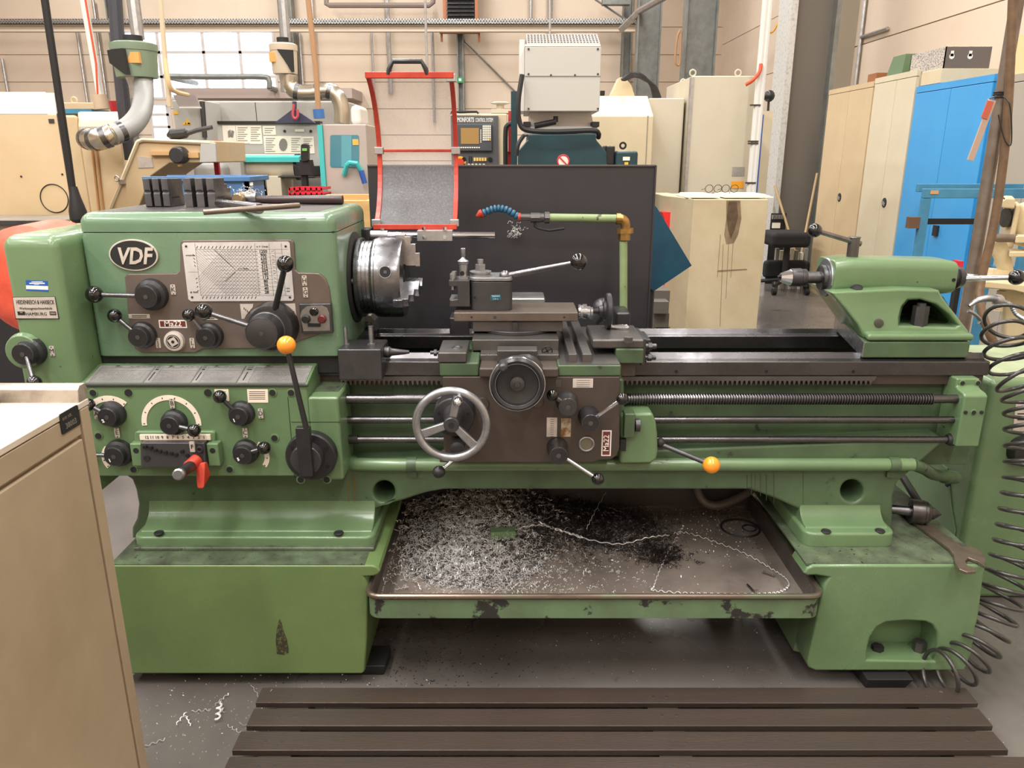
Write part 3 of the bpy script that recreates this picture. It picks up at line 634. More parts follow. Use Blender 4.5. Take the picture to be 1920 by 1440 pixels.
# clutch flange with the long orange-balled lever
m = MB(); q = W(587, 850, Y); m.rev(q-Vector((0, .03, 0)), (0, 1, 0), [(0, .064), (.003, .068), (.016, .069), (.018, .0665), (.03, .0675)], 44); cf = part(m, 'clutch_flange', HUB)
for i in range(6):
    t = PI/6+i*PI/3; mm = MB(); s_ = q+Vector((.052*math.cos(t), -.032, .052*math.sin(t))); mm.cyl(s_, s_+Vector((0, .003, 0)), .0055, n=12); mm.build('flange_screw', BLACK, cf)
m = MB(); q2 = W(573, 864, Y-.06); m.rev(q2, (0, 1, 0), [(0, .039), (.002, .041), (.035, .043)], 36); part(m, 'clutch_boss', GUN, parent=cf)
m = MB(); m.pb(557, 803, 583, 894, Y-.075, .022); cl = part(m, 'clutch_lever', HUB, .002, label='long upright lever with an orange ball')
m = MB(); bt, tp = W(575, 806, Y-.068), W(537, 647, Y-.13); m.cyl(bt, tp, .0078, .0062, 14); part(m, 'rod', GUN, parent=cl)
m = MB(); m.sph(tp, 17.5*S(Y-.13, 647), 28); part(m, 'ball_knob', ORANGE, parent=cl, label='orange ball knob')
# ---------------------------------------------------------------- chuck and guard
AX = Vector((0, 2.30, 1.098))
def xa_(u, v=522, Y=2.3): return W(u, v, Y).x
m = MB(); m.rev((hx1-.004, 2.3, AX.z), (1, 0, 0), [(0, .135), (.008, .135), (.012, .128)], 40); part(m, 'spindle_flange', DARK)
x0 = -.455
m = MB(); m.rev((x0, 2.3, AX.z), (1, 0, 0), [(0, .10), (.001, .116), (.012, .118), (.0125, .108), (.022, .108), (.0225, .106), (.0235, .106), (.024, .108), (.034, .108), (.0345, .106), (.0355, .106), (.036, .108), (.044, .108), (.046, .113), (.05, .114), (.052, .116), (.058, .116), (.060, .119), (.125, .119), (.134, .115), (.134, .04), (.128, .03), (.06, .03)], 72)
chuck = part(m, 'lathe_chuck', STEELB, ang=25)
m = MB(); m.cyl((x0-.02, 2.2, AX.z+.005), (x0, 2.2, AX.z+.005), .008, n=12); part(m, 'cam_stud', CAST, parent=chuck)
def polar(x, r, t): return Vector((x, 2.3+r*math.cos(t), AX.z+r*math.sin(t)))
xf = x0+.134
for t, n_ in ((math.radians(88), 0), (math.radians(-32), 1), (math.radians(208), 2)):
    rad = Vector((0, math.cos(t), math.sin(t))); tan = Vector((0, -math.sin(t), math.cos(t)))
    m = MB()
    for (xx0, xx1, r0, r1) in ((xf-.022, xf+.006, .04, .127), (xf+.004, xf+.022, .036, .122), (xf+.02, xf+.036, .036, .10), (xf+.034, xf+.048, .034, .074)):
        m.obox(Vector(((xx0+xx1)/2, 2.3, AX.z))+rad*(r0+r1)/2, (1, 0, 0), tan, rad, (xx1-xx0)/2, .0135, (r1-r0)/2)
    for k in range(4): m.obox(Vector((xf-.022+.001, 2.3, AX.z))+rad*(.05+.02*k), (1, 0, 0), tan, rad, .004, .013, .005)
    part(m, 'chuck_jaw', STEEL, .0012, parent=chuck)
for t in (164, 44, -76):
    tt = math.radians(t); d = Vector((0, math.cos(tt), math.sin(tt))); c = polar(x0+.094, .1185, tt)
    m = MB(); m.cyl(c-d*.004, c+d*.0012, .0165, n=24); so = part(m, 'key_socket', BLACK, parent=chuck)
    m = MB(); m.ring(c+d*.0008, d,   .0168, .0014, 24, 6); part(m, 'socket_rim', CHROME, parent=chuck)
    m = MB(); a_, b_ = basis(d); m.obox(c+d*.0012, a_, b_, d, .0042, .0042, .001); part(m, 'socket_square', GUN, parent=chuck)
m = MB(); m.rev((xf-.002, 2.3, AX.z), (1, 0, 0), [(0, .03), (.004, .028)], 24); part(m, 'chuck_bore', BLACK, parent=chuck)
# guard shaft behind the chuck
Ys = 2.45; zsft = W(800, 441, Ys).z
m = MB(); m.cyl((W(690, 441, Ys).x, Ys, zsft), (W(928, 441, Ys).x, Ys, zsft), .0105); gs = part(m, 'guard_shaft', CHROME)
m = MB(); m.cyl((W(690, 440, Ys).x, Ys, zsft), (W(727, 440, Ys).x, Ys, zsft), .0145); m.cyl((W(717, 433, Ys).x, Ys, zsft), (W(717, 433, Ys).x, Ys, zsft+.021), .006, n=6); part(m, 'shaft_bush', GALV, parent=gs)
m = MB(); m.pb(666, 430, 692, 455, Ys-.03, .08); part(m, 'shaft_bracket', DARK, .003, parent=gs)
m = MB(); m.pb(782, 434, 848, 452, Ys-.018, .005); m.pb(782, 432, 848, 435, Ys-.018, .04); br2 = part(m, 'guard_clamp', GALV, .001, parent=gs)
m = MB()
for u in (795, 834):
    for v, dz in ((445, 0), (431, 1)):
        q = W(u, v, Ys-.02)
        m.cyl(q, q+(Vector((0, .004, 0)) if not dz else Vector((0, 0, .008))), .0065, n=6)
        m.cyl(q-(Vector((0, .006, 0)) if not dz else Vector((0, 0, -.004))), q, .0035, n=8)
part(m, 'clamp_bolt', CHROME, parent=gs)
# curved splash guard
zt_, zb_ = 1.675, 1.236; gxl, gxr = -.432, -.183
cy, cz, R = 2.38, (zt_+zb_)/2, .245
def gpt(t, off=0):     # t 0 bottom .. 1 top, along the arc in the y-z plane
    a = math.radians(-64+128*t); return (2.36+(R+off)*math.cos(a)*1.0+.01*(1-t), cz+(R+off)*math.sin(a)) 
N_ = 24
guard = None
for x in (gxl, gxr):
    gd = MB()
    for j in range(N_):
        p, q = gpt(j/N_), gpt((j+1)/N_); p2, q2 = gpt(j/N_, .012), gpt((j+1)/N_, .012)
        gd.hexa([(x-.007, p[0], p[1]), (x+.007, p[0], p[1]), (x+.007, p2[0], p2[1]), (x-.007, p2[0], p2[1]), (x-.007, q[0], q[1]), (x+.007, q[0], q[1]), (x+.007, q2[0], q2[1]), (x-.007, q2[0], q2[1])])
    if guard is None: guard = part(gd, 'chuck_guard', REDL, ang=40, label='red framed curved clear chuck guard')
    else: part(gd, 'side_rail', REDL, parent=guard, ang=40)
for t, hgt in ((0, .016), (.515, .009), (1, .018)):
    p = gpt(t, .004); m = MB(); m.box(gxl-.008, gxr+.008, p[0]-.007, p[0]+.009, p[1]-hgt/2, p[1]+hgt/2); part(m, 'frame_bar', REDL, .002, parent=guard)
m = MB(); v4 = []; f4 = []
for j in range(N_+1):
    p = gpt(j/N_, .006); v4 += [(gxl, p[0], p[1]), (gxr, p[0], p[1])]
for j in range(N_): f4.append((2*j, 2*j+1, 2*j+3, 2*j+2))
m.add(v4, f4); part(m, 'clear_shield', CLEARP, parent=guard, label='scratched clear curved shield')
for x in (gxl, gxr):
    for t in (.03, .515, .985):
        if t > .9 and x == gxl: continue
        p = gpt(t); m = MB(); m.box(x-.014, x+.014, p[0]-.01, p[0]+.012, p[1]-.011, p[1]+.011); part(m, 'corner_clip', GALV, .002, parent=guard)
p = gpt(1); m = MB(); hx = (gxl+gxr)/2-.005
m.tube([(hx-.058, p[0], p[1]+.005), (hx-.055, p[0], p[1]+.02), (hx-.042, p[0], p[1]+.042), (hx+.042, p[0], p[1]+.042), (hx+.055, p[0], p[1]+.02), (hx+.058, p[0], p[1]+.005)], .0075, 8); part(m, 'handle', HUB, parent=guard)
# ---------------------------------------------------------------- stop block on the front way
m = MB(); m.pb(634, 655, 716, 713, 2.03, .12); sb = part(m, 'stop_block', GUN, .004)
for u in (649, 697):
    q = W(u, 652, 2.09); m = MB(); m.cyl(q, q+Vector((0, 0, .013)), .012, n=6); m.tube([q+Vector((0, 0, .01+.004*i)) for i in range(14)], [.0075 if i % 2 else .0062 for i in range(14)], 12); part(m, 'threaded_stud', CAST, parent=sb)
q = W(717, 660, 2.08); m = MB(); m.rev(q, (1, 0, 0), [(0, .012), (.008, .016), (.02, .016), (.026, .011), (.06, .007), (.075, .005)], 16); m.rev(q-Vector((.135, 0, 0)), (1, 0, 0), [(0, .006), (.014, .013), (.022, .013)], 16); part(m, 'stop_screw', GUN, parent=sb)
m = MB(); q = W(822, 661, 2.05); m.cyl(q-Vector((.022, 0, 0)), q+Vector((.02, 0, 0)), .005); m.cyl(q-Vector((.012, 0, 0)), q-Vector((.004, 0, 0)), .010, n=6); part(m, 'stop_pin', GUN, parent=sb)
# ---------------------------------------------------------------- carriage
Ya = 1.93
ax0, ax1 = W(824, 690, Ya).x, W(1165, 690, Ya).x
sz0, sz1 = W(900, 706, Ya).z, W(900, 676, Ya).z
# saddle wings
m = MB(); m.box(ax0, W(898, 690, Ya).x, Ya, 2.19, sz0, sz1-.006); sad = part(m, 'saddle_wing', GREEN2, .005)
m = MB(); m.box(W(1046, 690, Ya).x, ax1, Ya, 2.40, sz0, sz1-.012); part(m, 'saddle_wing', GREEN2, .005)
m = MB(); m.box(W(1046, 690, Ya).x+.004, ax1-.004, Ya+.004, 2.39, sz1-.0125, sz1-.0105); part(m, 'wing_top', IRON)
m = MB(); m.box(W(898, 690, Ya-.015).x, W(1048, 690, Ya-.015).x, Ya-.015, 2.56, sz0, sz1-.016); part(m, 'saddle_front', BROWN, .006)
m = MB(); q0, q1 = W(822, 655, Ya).x, W(886, 655, Ya).x; m.box(q0-.002, q1-.015, Ya-.003, 2.07, sz1-.006, sz1+.022); cpl = part(m, 'way_cover', IRON, .004)
m = MB(); q = WZ(857, 652, sz1+.022); m.ring(q, (0, 0, 1), .012, .003, 20, 6); part(m, 'cover_ring', GUN, parent=cpl)
# right: diagonal dovetail guides and clamp block
for (u0, u1, lab) in ((1066, 1090, IRON), (1092, 1118, IRON)):
    m = MB(); a, b = W(u0, 672, 1.95).x, W(u1-8, 672, 1.95).x; m.box(a, b, Ya+.02, 2.39, sz1-.014, sz1+.012); part(m, 'guide_strip', lab, .002)
m = MB(); xa, xb = W(1104, 655, 2.02).x, W(1216, 655, 2.02).x; xc = W(1155, 660, 2.02).x
zc1 = WZ(1160, 648, .965).z
m.box(xa+.01, xb-.01, 2.03, 2.22, sz1+.006, sz1+.032); part(m, 'clamp_plate', IRON, .006)
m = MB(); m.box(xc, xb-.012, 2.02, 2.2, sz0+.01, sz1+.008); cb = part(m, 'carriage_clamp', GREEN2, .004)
m = MB(); q = WZ(1178, 640, sz1+.032); m.cyl(q, q+Vector((0, 0, .012)), .0125, n=6); m.cyl(q-Vector((0, 0, .002)), q+Vector((0, 0, .002)), .015); part(m, 'clamp_bolt', IRON)
m = MB(); m.box(xc+.004, xb-.03, 2.035, 2.2, sz0-.03, sz0+.012); part(m, 'clamp_gib', BROWN, .002)
m = MB(); a = xb-.014; m.prism([(a, 2.05, sz1+.03), (a, 2.19, sz1+.03), (a, 2.19, sz0-.004), (a, 2.05, sz0-.004)], (.012, 0, 0)); m.box(a+.012, a+.03, 2.08, 2.19, sz0+.02, sz1+.02); wp = part(m, 'way_wiper', GUN, .002)
for z in (sz1+.006, sz0+.018):
    m = MB(); m.cyl((a+.01, 2.06, z), (a+.042, 2.06, z), .0075, n=12); m.cyl((a+.02, 2.06, z), (a+.03, 2.06, z), .011, n=6); part(m, 'wiper_screw', GUN, parent=wp)
# apron
m = MB(); apv = [(829, 706), (1163, 706), (1162, 840), (1157, 855), (1146, 862), (1120, 864), (1115, 868), (824, 868), (824, 858), (838, 856), (832, 840)]
m.poly(apv, Ya, .06); ap = part(m, 'apron', BROWN, .004)
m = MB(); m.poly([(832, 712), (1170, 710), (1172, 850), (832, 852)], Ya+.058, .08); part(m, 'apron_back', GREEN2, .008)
# silver handwheel
Yw = 1.80; wc = W(846.5, 796, Yw); k = S(Yw, 796); RW = 66*k
m = MB(); m.rev(wc, (0, 1, 0), [(.011*math.sin(2*PI*i/14), RW+.0105*math.cos(2*PI*i/14)) for i in range(14)], 64, True)
hw = part(m, 'carriage_handwheel', CAST, label='silver three-spoked carriage handwheel')
for t in (78, 200, -46):
    t = math.radians(t); d = Vector((math.cos(t), 0, math.sin(t))); pd = Vector((-math.sin(t), 0, math.cos(t)))
    c = wc+Vector((0, .006, 0)); w0, w1 = .010, .0125; m = MB()
    a, b = c+d*.016, c+d*(RW-.004)
    m.hexa([a-pd*w0+Vector((0, -.004, 0)), b-pd*w1+Vector((0, -.005, 0)), b-pd*w1+Vector((0, .005, 0)), a-pd*w0+Vector((0, .01, 0)), a+pd*w0+Vector((0, -.004, 0)), b+pd*w1+Vector((0, -.005, 0)), b+pd*w1+Vector((0, .005, 0)), a+pd*w0+Vector((0, .01, 0))])
    part(m, 'spoke', CAST, .004, parent=hw)
m = MB(); m.rev(wc-Vector((0, .006, 0)), (0, 1, 0), [(0, .017), (.002, .0195), (.03, .021), (.07, .026), (.13, .03)], 28); part(m, 'hub', GUN, parent=hw)
m = MB(); m.rev(wc-Vector((0, .0075, 0)), (0, 1, 0), [(0, .004), (.0, .0075), (.003, .008)], 14); part(m, 'hub_screw', DARK, parent=hw)
hb = W(861, 743, Yw); m = MB(); hd = (W(856, 760, Yw-.12)-hb); m.rev(hb, hd, [(0, .005), (.006, .0075), (.012, .0065), (.03, .0085), (.06, .0115), (.078, .0115), (.088, .0085), (.092, .003)], 20); part(m, 'crank_handle', CHROME, parent=hw)
m = MB(); q = W(853, 772, Ya); m.rev(q-Vector((0, .05, 0)), (0, 1, 0), [(0, .048), (.003, .053), (.05, .055)], 32); ws = part(m, 'handwheel_seat', HUB, .002)
for t in range(5):
    t = t*1.256+.3; mm = MB(); s_ = q+Vector((.04*math.cos(t), -.051, .04*math.sin(t))); mm.cyl(s_, s_+Vector((0, .003, 0)), .004, n=10); mm.build('seat_screw', BLACK, ws)
# cross-feed dial wheel
Yd = 1.835; dc = W(970, 722, Yd); k = S(Yd, 722); RD = 52*k
m = MB(); m.rev(dc, (0, 1, 0), [(.016, .012), (.014, RD*.45), (.008, RD*.74), (.0, RD*.80), (-.003, RD*.9), (.002, RD*.985), (.012, RD), (.03, RD), (.034, RD*.9), (.03, .02)], 56); dw = part(m, 'cross_feed_dial', HUB, ang=30, label='black dished cross feed dial wheel')
m = MB(); m.ring(dc+Vector((0, .008, 0)), (0, 1, 0), RD*.998, .0022, 56, 6); m.ring(dc+Vector((0, -.0003, 0)), (0, 1, 0), RD*.79, .0006, 56, 6); part(m, 'dial_rim', CHROME, parent=dw)
m = MB(); m.rev(dc+Vector((0, .002, 0)), (0, 1, 0), [(0, .004), (0, .007), (.004, .008), (.006, .018), (.014, .019)], 20); part(m, 'dial_hub', GUN, parent=dw)
hb = W(942, 676, Yd); m = MB(); m.rev(W(944, 680, Yd+.008), W(943, 692, Yd-.075)-W(944, 680, Yd+.008), [(0, .007), (.01, .011), (.055, .0115), (.07, .0105), (.075, .006)], 18); part(m, 'crank_handle', GUN, parent=dw)
m = MB(); q = W(985, 712, Ya); m.rev(W(985, 712, Yd+.03), (0, 1, 0), [(0, .045), (.07, .05)], 28); part(m, 'dial_boss', GUN, .002)
for (u, v) in ((905, 757), (1008, 752)):
    q = W(u, v, Ya); m = MB(); m.rev(q-Vector((0, .006, 0)), (0, 1, 0), [(0, .016), (.006, .018)], 20); part(m, 'boss_cap', BROWN)
# knobs and levers on the apron
lever((1065, 764), 1.875, Ya, 17, 21, (1036, 741), 11.5, Yball=1.89, rr=.006, mat=GUN)
lever((1107.5, 794), 1.87, Ya, 16.5, 20, (1167, 748), 11.5, Yball=1.86, rr=.0052, rodm=CHROME)
lever((1047.5, 855), 1.865, Ya, 17, 20, (1121, 898), 12, Yball=1.85, rr=.0052, rodm=CHROME)
q = W(861, 838, Ya); m = MB(); m.rev(W(857, 842, 1.86), (0, 1, 0), [(0, .015), (.002, .018), (.03, .019), (.07, .021)], 24); kn = part(m, 'clamp_knob', GUN, label='knurled steel knob behind the silver handwheel')
m = MB(); a, b = W(850, 862, 1.86), W(823, 885, 1.82); m.cyl(a, b, .0055, n=12); part(m, 'rod', CHROME, parent=kn); m = MB(); m.sph(b, 12*S(1.82, 885), 24); part(m, 'ball_knob', HUB, parent=kn)
q = W(1099.5, 832, Ya); m = MB(); m.ring(q-Vector((0, .002, 0)), (0, 1, 0), .019, .0035, 32, 8); sgl = part(m, 'oil_sight_glass', CAST)
m = MB(); m.rev(q-Vector((0, .001, 0)), (0, 1, 0), [(0, .017), (.002, .017)], 28); part(m, 'glass', M('oily sight glass', (104, 98, 76), .12, coat=.6), parent=sgl)
for (u0, v0, u1, v1, mt) in ((1074, 710, 1112, 727, PLATE), (1025, 783, 1044.5, 819, PLATE), (1052, 784, 1070.5, 819, M('rusty label plate', (176, 160, 136), .5, .2, (120, 84, 46), 40, .45, .6)), (1042, 712, 1052, 726, IRON)):
    mm = MB(); mm.pb(u0, v0, u1, v1, Ya-.0014, .0014); o = part(mm, 'info_plate', mt)
    mm = MB()
    if mt is PLATE:
        for k_ in range(int((v1-v0)/4)): mm.pb(u0+7, v0+3+k_*4, u1-6, v0+3.6+k_*4, Ya-.0017, .0005)
        part(mm, 'print', INK, parent=o)
label_ma(1128, 807, 1146, 855, Ya, True)
# green clutch housing right of the apron and the orange ball lever
m = MB(); m.poly([(1168, 776), (1224, 775), (1230, 790), (1233, 815), (1234, 848), (1231, 862), (1220, 870), (1162, 870), (1162, 780)], 1.975, .11); chs = part(m, 'drop_gear_housing', GREEN, .008, seg=3)
m = MB(); m.pb(1170, 776, 1191, 822, 1.955, .04); part(m, 'housing_boss', GREEN2, .004, parent=chs)
m = MB(); q = W(1191, 797, 1.97); m.cyl(q, q+Vector((.012, 0, 0)), .018); part(m, 'boss_screw', GUN, parent=chs)
m = MB(); m.pb(1163, 824, 1174, 846, 1.96, .03); part(m, 'rod_bearing', DARK, parent=chs)
m = MB(); a, b = W(1236, 832, 2.0), W(1334, 872, 1.93); m.cyl(a, b, .0068, n=14); ol = part(m, 'reversing_lever', GUN, label='slanting rod lever with an orange ball at its end')
m = MB(); m.sph(b, 16.2*S(1.93, 872), 28); part(m, 'ball_knob', ORANGE, parent=ol, label='orange ball knob')
m = MB(); q = W(1238, 830, 2.0); m.sph(q, .014, 16); part(m, 'lever_pivot', DARK, parent=ol)
# cross slide
m = MB(); m.box(W(900, 670, 1.99).x, W(1049, 670, 1.99).x, 1.99, 2.72, sz1-.02, W(960, 658, 2.03).z); xs_ = part(m, 'cross_slide', IRON, .003)
m = MB(); m.pb(932, 657, 1008, 680, 1.965, .05); part(m, 'cross_nut_block', IRON, .003, parent=xs_)
Yx = 2.04; xz0, xz1 = W(960, 658, Yx).z, W(960, 637, Yx).z
m = MB(); m.box(W(885, 648, Yx).x, W(1048, 648, Yx).x, Yx, 2.4, xz0, xz1); part(m, 'swivel_base', IRON, .003)
q = W(1026, 658, Yx-.03); m = MB(); m.ring(q, (0, 1, .2), .0135, .0016, 24, 6); m.obox(q, (1, 0, .5), (0, 1, 0), (-.5, 0, 1), .012, .0015, .0018); m.obox(q, (-.5, 0, 1), (0, 1, 0), (1, 0, .5), .012, .0015, .0018); part(m, 'small_wheel_key', DARK, parent=xs_)
Ysw = 2.085; m = MB(); q = W(968, 630, 2.19); zq = W(968, 623, Ysw).z
m.prism([(q.x+.108*math.cos(t*PI/24), 2.19+.105*math.sin(t*PI/24), xz1) for t in range(48)], (0, 0, zq-xz1)); swv = part(m, 'swivel_plate', GUN, .002, ang=30)
Yt2 = 2.11; tz0 = zq; tz1 = W(968, 603, Yt2).z
m = MB(); m.box(W(886, 613, Yt2).x, W(1055, 613, Yt2).x, Yt2, 2.27, tz0-.004, tz1); part(m, 'compound_base', IRON, .002)
m = MB(); q = W(966, 613, Yt2-.008); m.cyl((q.x, q.y, tz0), (q.x, q.y, tz1), .008, n=6); part(m, 'swivel_bolt', GUN)
Yc2 = 2.10; cz0, cz1 = W(960, 603, Yc2).z, W(960, 586, Yc2).z
m = MB(); m.box(W(851, 595, Yc2).x, W(1084, 595, Yc2).x, Yc2, 2.255, cz0, cz1); cmp_ = part(m, 'compound_slide', M('worn brown slide', (124, 113, 104), .36, .6, (98, 88, 80), 8, .35, .7), .003)
for u in (884, 928, 1058):
    m = MB(); q = W(u, 595, Yc2-.0006); m.cyl(q, q+Vector((0, .003, 0)), .005 if u == 928 else .003, n=12); part(m, 'slide_screw', DARK if u != 928 else GUN, parent=cmp_)
cxr = W(1084, 590, 2.17); q = Vector((cxr.x, 2.175, (cz0+cz1)/2+.002))
m = MB(); m.rev(q, (1, 0, 0), [(0, .02), (.006, .021), (.0065, .019), (.012, .019), (.0125, .0215), (.024, .0215), (.025, .015), (.034, .015), (.036, .012), (.042, .012)], 32); cd = part(m, 'compound_dial', CHROME)
m = MB(); m.rev(q+Vector((.042, 0, 0)), (1, 0, 0), [(0, .007), (.016, .008), (.018, .014), (.028, .017), (.03, .026), (.036, .03), (.037, .048), (.04, .0515), (.05, .052), (.053, .046), (.05, .01)], 40); chw = part(m, 'compound_handwheel', HUB, label='small black handwheel seen edge-on')
hq = q+Vector((.088, -.01, -.043)); m = MB(); m.rev(hq, (1, -.05, -.05), [(0, .005), (.012, .0055), (.04, .0085), (.052, .0085), (.058, .004)], 16); part(m, 'crank_handle', CHROME, parent=chw)
# rear taper-turning block and coolant fittings behind the slide
m = MB(); m.pb(955, 559, 1022, 590, 2.5, .12); part(m, 'rear_slide_cover', GALV, .006)
m = MB(); m.pb(1155, 586, 1182, 620, 2.45, .12); part(m, 'rear_bracket', GUN, .008)
m = MB(); q = W(1130, 578, 2.42); m.sph(q, .034, 18); m.cyl(q, q+Vector((-.03, 0, -.04)), .03, .022); part(m, 'rear_casting', GUN)
m = MB(); m.pb(843, 596, 880, 640, 2.42, .1); part(m, 'rear_saddle_end', GUN, .004)
m = MB(); m.poly([(683, 592), (695, 592), (704, 600), (706, 622), (698, 622), (696, 606), (683, 604)], 2.4, .05); part(m, 'gap_piece', CAST, .002)
# tool post
Yq = 2.115
tp0 = W(921, 557, Yq); tzt = W(920, 530, Yq).z
c = Vector((W(922, 560, 2.18).x, 2.178, 0)); 
hxw, hyw = 39*S(2.15, 560), .052
base = [(c.x+a, c.y+b) for a, b in rrect(-hxw, -hyw, hxw, hyw, .02, 5)]
m = MB(); m.prism([(a, b, cz1) for a, b in base], (0, 0, tzt-cz1)); tpo = part(m, 'tool_post', GUN, .0015)
m = MB(); m.prism([(c.x+(a-c.x)*1.02, c.y+(b-c.y)*1.02, tzt+.002) for a, b in base], (0, 0, .010)); part(m, 'post_cap', CAST, .002, parent=tpo)
m = MB(); q = Vector((W(901, 525, 2.18).x, 2.178, tzt+.012)); m.rev(q, (0, 0, 1), [(0, .03), (.003, .03), (.004, .026), (.007, .026), (.008, .031), (.011, .031), (.013, .018), (.014, .010)], 32); m.cyl(q+Vector((0, 0, .013)), q+Vector((0, 0, .03)), .0155, n=6); m.cyl(q+Vector((0, 0, .03)), q+Vector((0, 0, .044)), .009, n=16); part(m, 'centre_nut', CAST, parent=tpo)
m = MB(); q = W(947, 518, 2.15); m.sph(q, .0165, 18); b = W(1085, 491, 2.10); m.cyl(q, b, .0085, .0062, 14); hl = part(m, 'post_lever', STEELB, parent=tpo, label='long steel clamping lever')
m = MB(); m.sph(b, 16*S(2.1, 491), 26); part(m, 'ball_knob', BALL, parent=tpo, label='glossy black ball knob')
m = MB(); m.poly([(919, 553), (939, 551.5), (940, 562.5), (919.5, 564)], c.y-hyw-.0012, .003); pl_ = part(m, 'post_label', TEALL, parent=tpo, label='small blue green label')
m = MB(); qq = W(929.5, 555.5, c.y-hyw-.0015); m.text('TRIPAN', .0068, front(qq, .05), bold=.0001); qq = W(929, 561, c.y-hyw-.0015); m.text('TYP 2', .0062, front(qq, .05)); part(m, 'label_print', M('pale label print', (170, 206, 212), .5), parent=tpo)
m = MB(); q = W(890, 558, c.y-hyw-.0006); m.cyl(q, q+Vector((0, .003, 0)), .003, n=10); part(m, 'post_hole', BLACK, parent=tpo)
# tail stock
YT = 2.12
def sh(vs, z0, z1, dy):          # lean a body back with height
    for q in vs: q.y += dy*min(1, max(0, (q.z-z0)/(z1-z0)))
m = MB(); zf0, zf1 = .898, W(1700, 641, 2.11).z
x0, x1 = W(1620, 650, 2.11).x, W(1819, 650, 2.11).x
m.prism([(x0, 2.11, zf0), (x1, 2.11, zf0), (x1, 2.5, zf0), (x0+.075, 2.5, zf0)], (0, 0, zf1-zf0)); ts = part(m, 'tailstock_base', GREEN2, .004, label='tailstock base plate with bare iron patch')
m = MB(); m.prism([(x0-.0015, 2.112, zf0+.002), (x0-.0015, 2.112, zf1-.002), (x0+.0735, 2.498, zf1-.002), (x0+.0735, 2.498, zf0+.002)], (.003, 0, 0)); part(m, 'base_end', CAST, parent=ts)
zg = W(1700, 624, 2.13).z
m = MB(); m.prism([(x0+.006, 2.108, zf1+.002), (x1+.008, 2.108, zf1+.002), (x1-.01, 2.5, zf1+.002), (x0+.08, 2.5, zf1+.002)], (0, 0, .02)); part(m, 'tailstock_flange', GREEN, .009, seg=3)
yb = 2.2
bodyv = [(1566, 552), (1700, 545), (1772, 548), (1778, 562), (1800, 592), (1820, 622), (1824, 640), (1640, 640), (1622, 634), (1612, 610), (1590, 580)]
win = [(1690, 613), (1692, 598), (1700, 578), (1712, 566), (1735, 565), (1765, 574), (1788, 592), (1803, 612), (1796, 616)]
m = MB(); m.outl(bodyv, [win], yb-.055, .06, bev=.006); m.outl([(1570, 552), (1772, 552), (1800, 600), (1816, 636), (1630, 636), (1600, 590)], [win[:-2]+[(1796, 613)]], yb+.004, .2)
sh(m.v, .93, 1.05, .03); tb = part(m, 'tailstock_body', GREEN, .006, ang=45)
m = MB(); m.poly([(1650, 556), (1768, 556), (1796, 602), (1808, 630), (1650, 630)], yb+.2, .004); part(m, 'pocket_back', BLACK, parent=tb)
q = W(1722, 612, yb-.02); m = MB(); m.cyl(q, q+Vector((0, 0, .06)), .022, n=6); m.cyl(q+Vector((0, 0, .06)), q+Vector((0, 0, .068)), .012, n=12); part(m, 'clamp_nut', GUN, parent=tb)
q = W(1648, 606, yb-.043); m = MB(); m.rev(q-Vector((0, .004, 0)), (0, 1, 0), [(0, .008), (.001, .0125), (.02, .0135)], 18); part(m, 'side_screw', IRON, parent=tb)
# barrel: rounded box along x with chamfered nose
bx0, bx1 = W(1566, 520, 2.23).x, W(1797, 520, 2.23).x; ztop, zbot = W(1700, 490, 2.235).z, W(1700, 553, 2.235).z
m = MB(); prof = [(2.23+(a), b) for a, b in rrect(0, zbot, .145, ztop, .028, 5)]
n = len(prof); vs = [(bx0, y, z) for y, z in prof]+[(bx0+.05, y-.002, z+.006) for y, z in prof]+[(bx1-.03, y, z) for y, z in prof]+[(bx1, 2.3+(y-2.3)*.95, AX.z+(z-AX.z)*.93) for y, z in prof]
fs = [list(range(n))[::-1], list(range(3*n, 4*n))]+[(r*n+i, r*n+(i+1) % n, (r+1)*n+(i+1) % n, (r+1)*n+i) for r in range(3) for i in range(n)]
m.add(vs, fs); tbr = part(m, 'tailstock_barrel', GREEN, .003)
m = MB(); m.rev((bx0-.004, 2.3, AX.z), (1, 0, 0), [(0, .05), (.001, .056), (.006, .058)], 32); part(m, 'barrel_face', CAST, parent=tbr)
q = W(1610, 553, 2.2); m = MB(); m.cyl(q+Vector((-.004, -.006, -.004)), q+Vector((.02, .1, .02)), .022, n=20); part(m, 'quill_lock_hole', DARK, parent=tbr)
for (u, v, r) in ((1672, 509, .0025), (1789, 525, .005), (1720, 529, .0018)):
    q = W(u, v, 2.229); m = MB(); m.cyl(q, q+Vector((0, .004, 0)), r, n=10); part(m, 'oil_hole', BLACK, parent=tbr)
def ux(u, Y=2.3, v=522): return W(u, v, Y).x
m = MB(); m.rev((ux(1536), 2.3, AX.z), (1, 0, 0), [(0, .032), (.002, .037), (.012, .037), (.0125, .0345), (.05, .0345)], 32); part(m, 'quill', STEELB)
m = MB(); q = Vector((W(1598, 478, 2.3).x, 2.3, ztop-.002)); m.rev(q, (0, 0, 1), [(0, .022), (.004, .022), (.006, .0165), (.062, .0165), (.064, .0185), (.066, .0175)], 24); ql = part(m, 'quill_clamp_post', IRON)
b = W(1528, 432, 2.28); m = MB(); m.cyl(q+Vector((.02, 0, .045)), b, .0085, .0068, 14); part(m, 'rod', STEELB, parent=ql); m = MB(); m.sph(b, 13*S(2.28, 432), 24); part(m, 'ball_knob', BALL, parent=ql)
m = MB(); m.rev((bx1-.002, 2.3, AX.z), (1, 0, 0), [(0, .028), (.03, .027), (.034, .034), (.05, .03), (.06, .018)], 28); thw = part(m, 'tailstock_hand_hub', GUN)
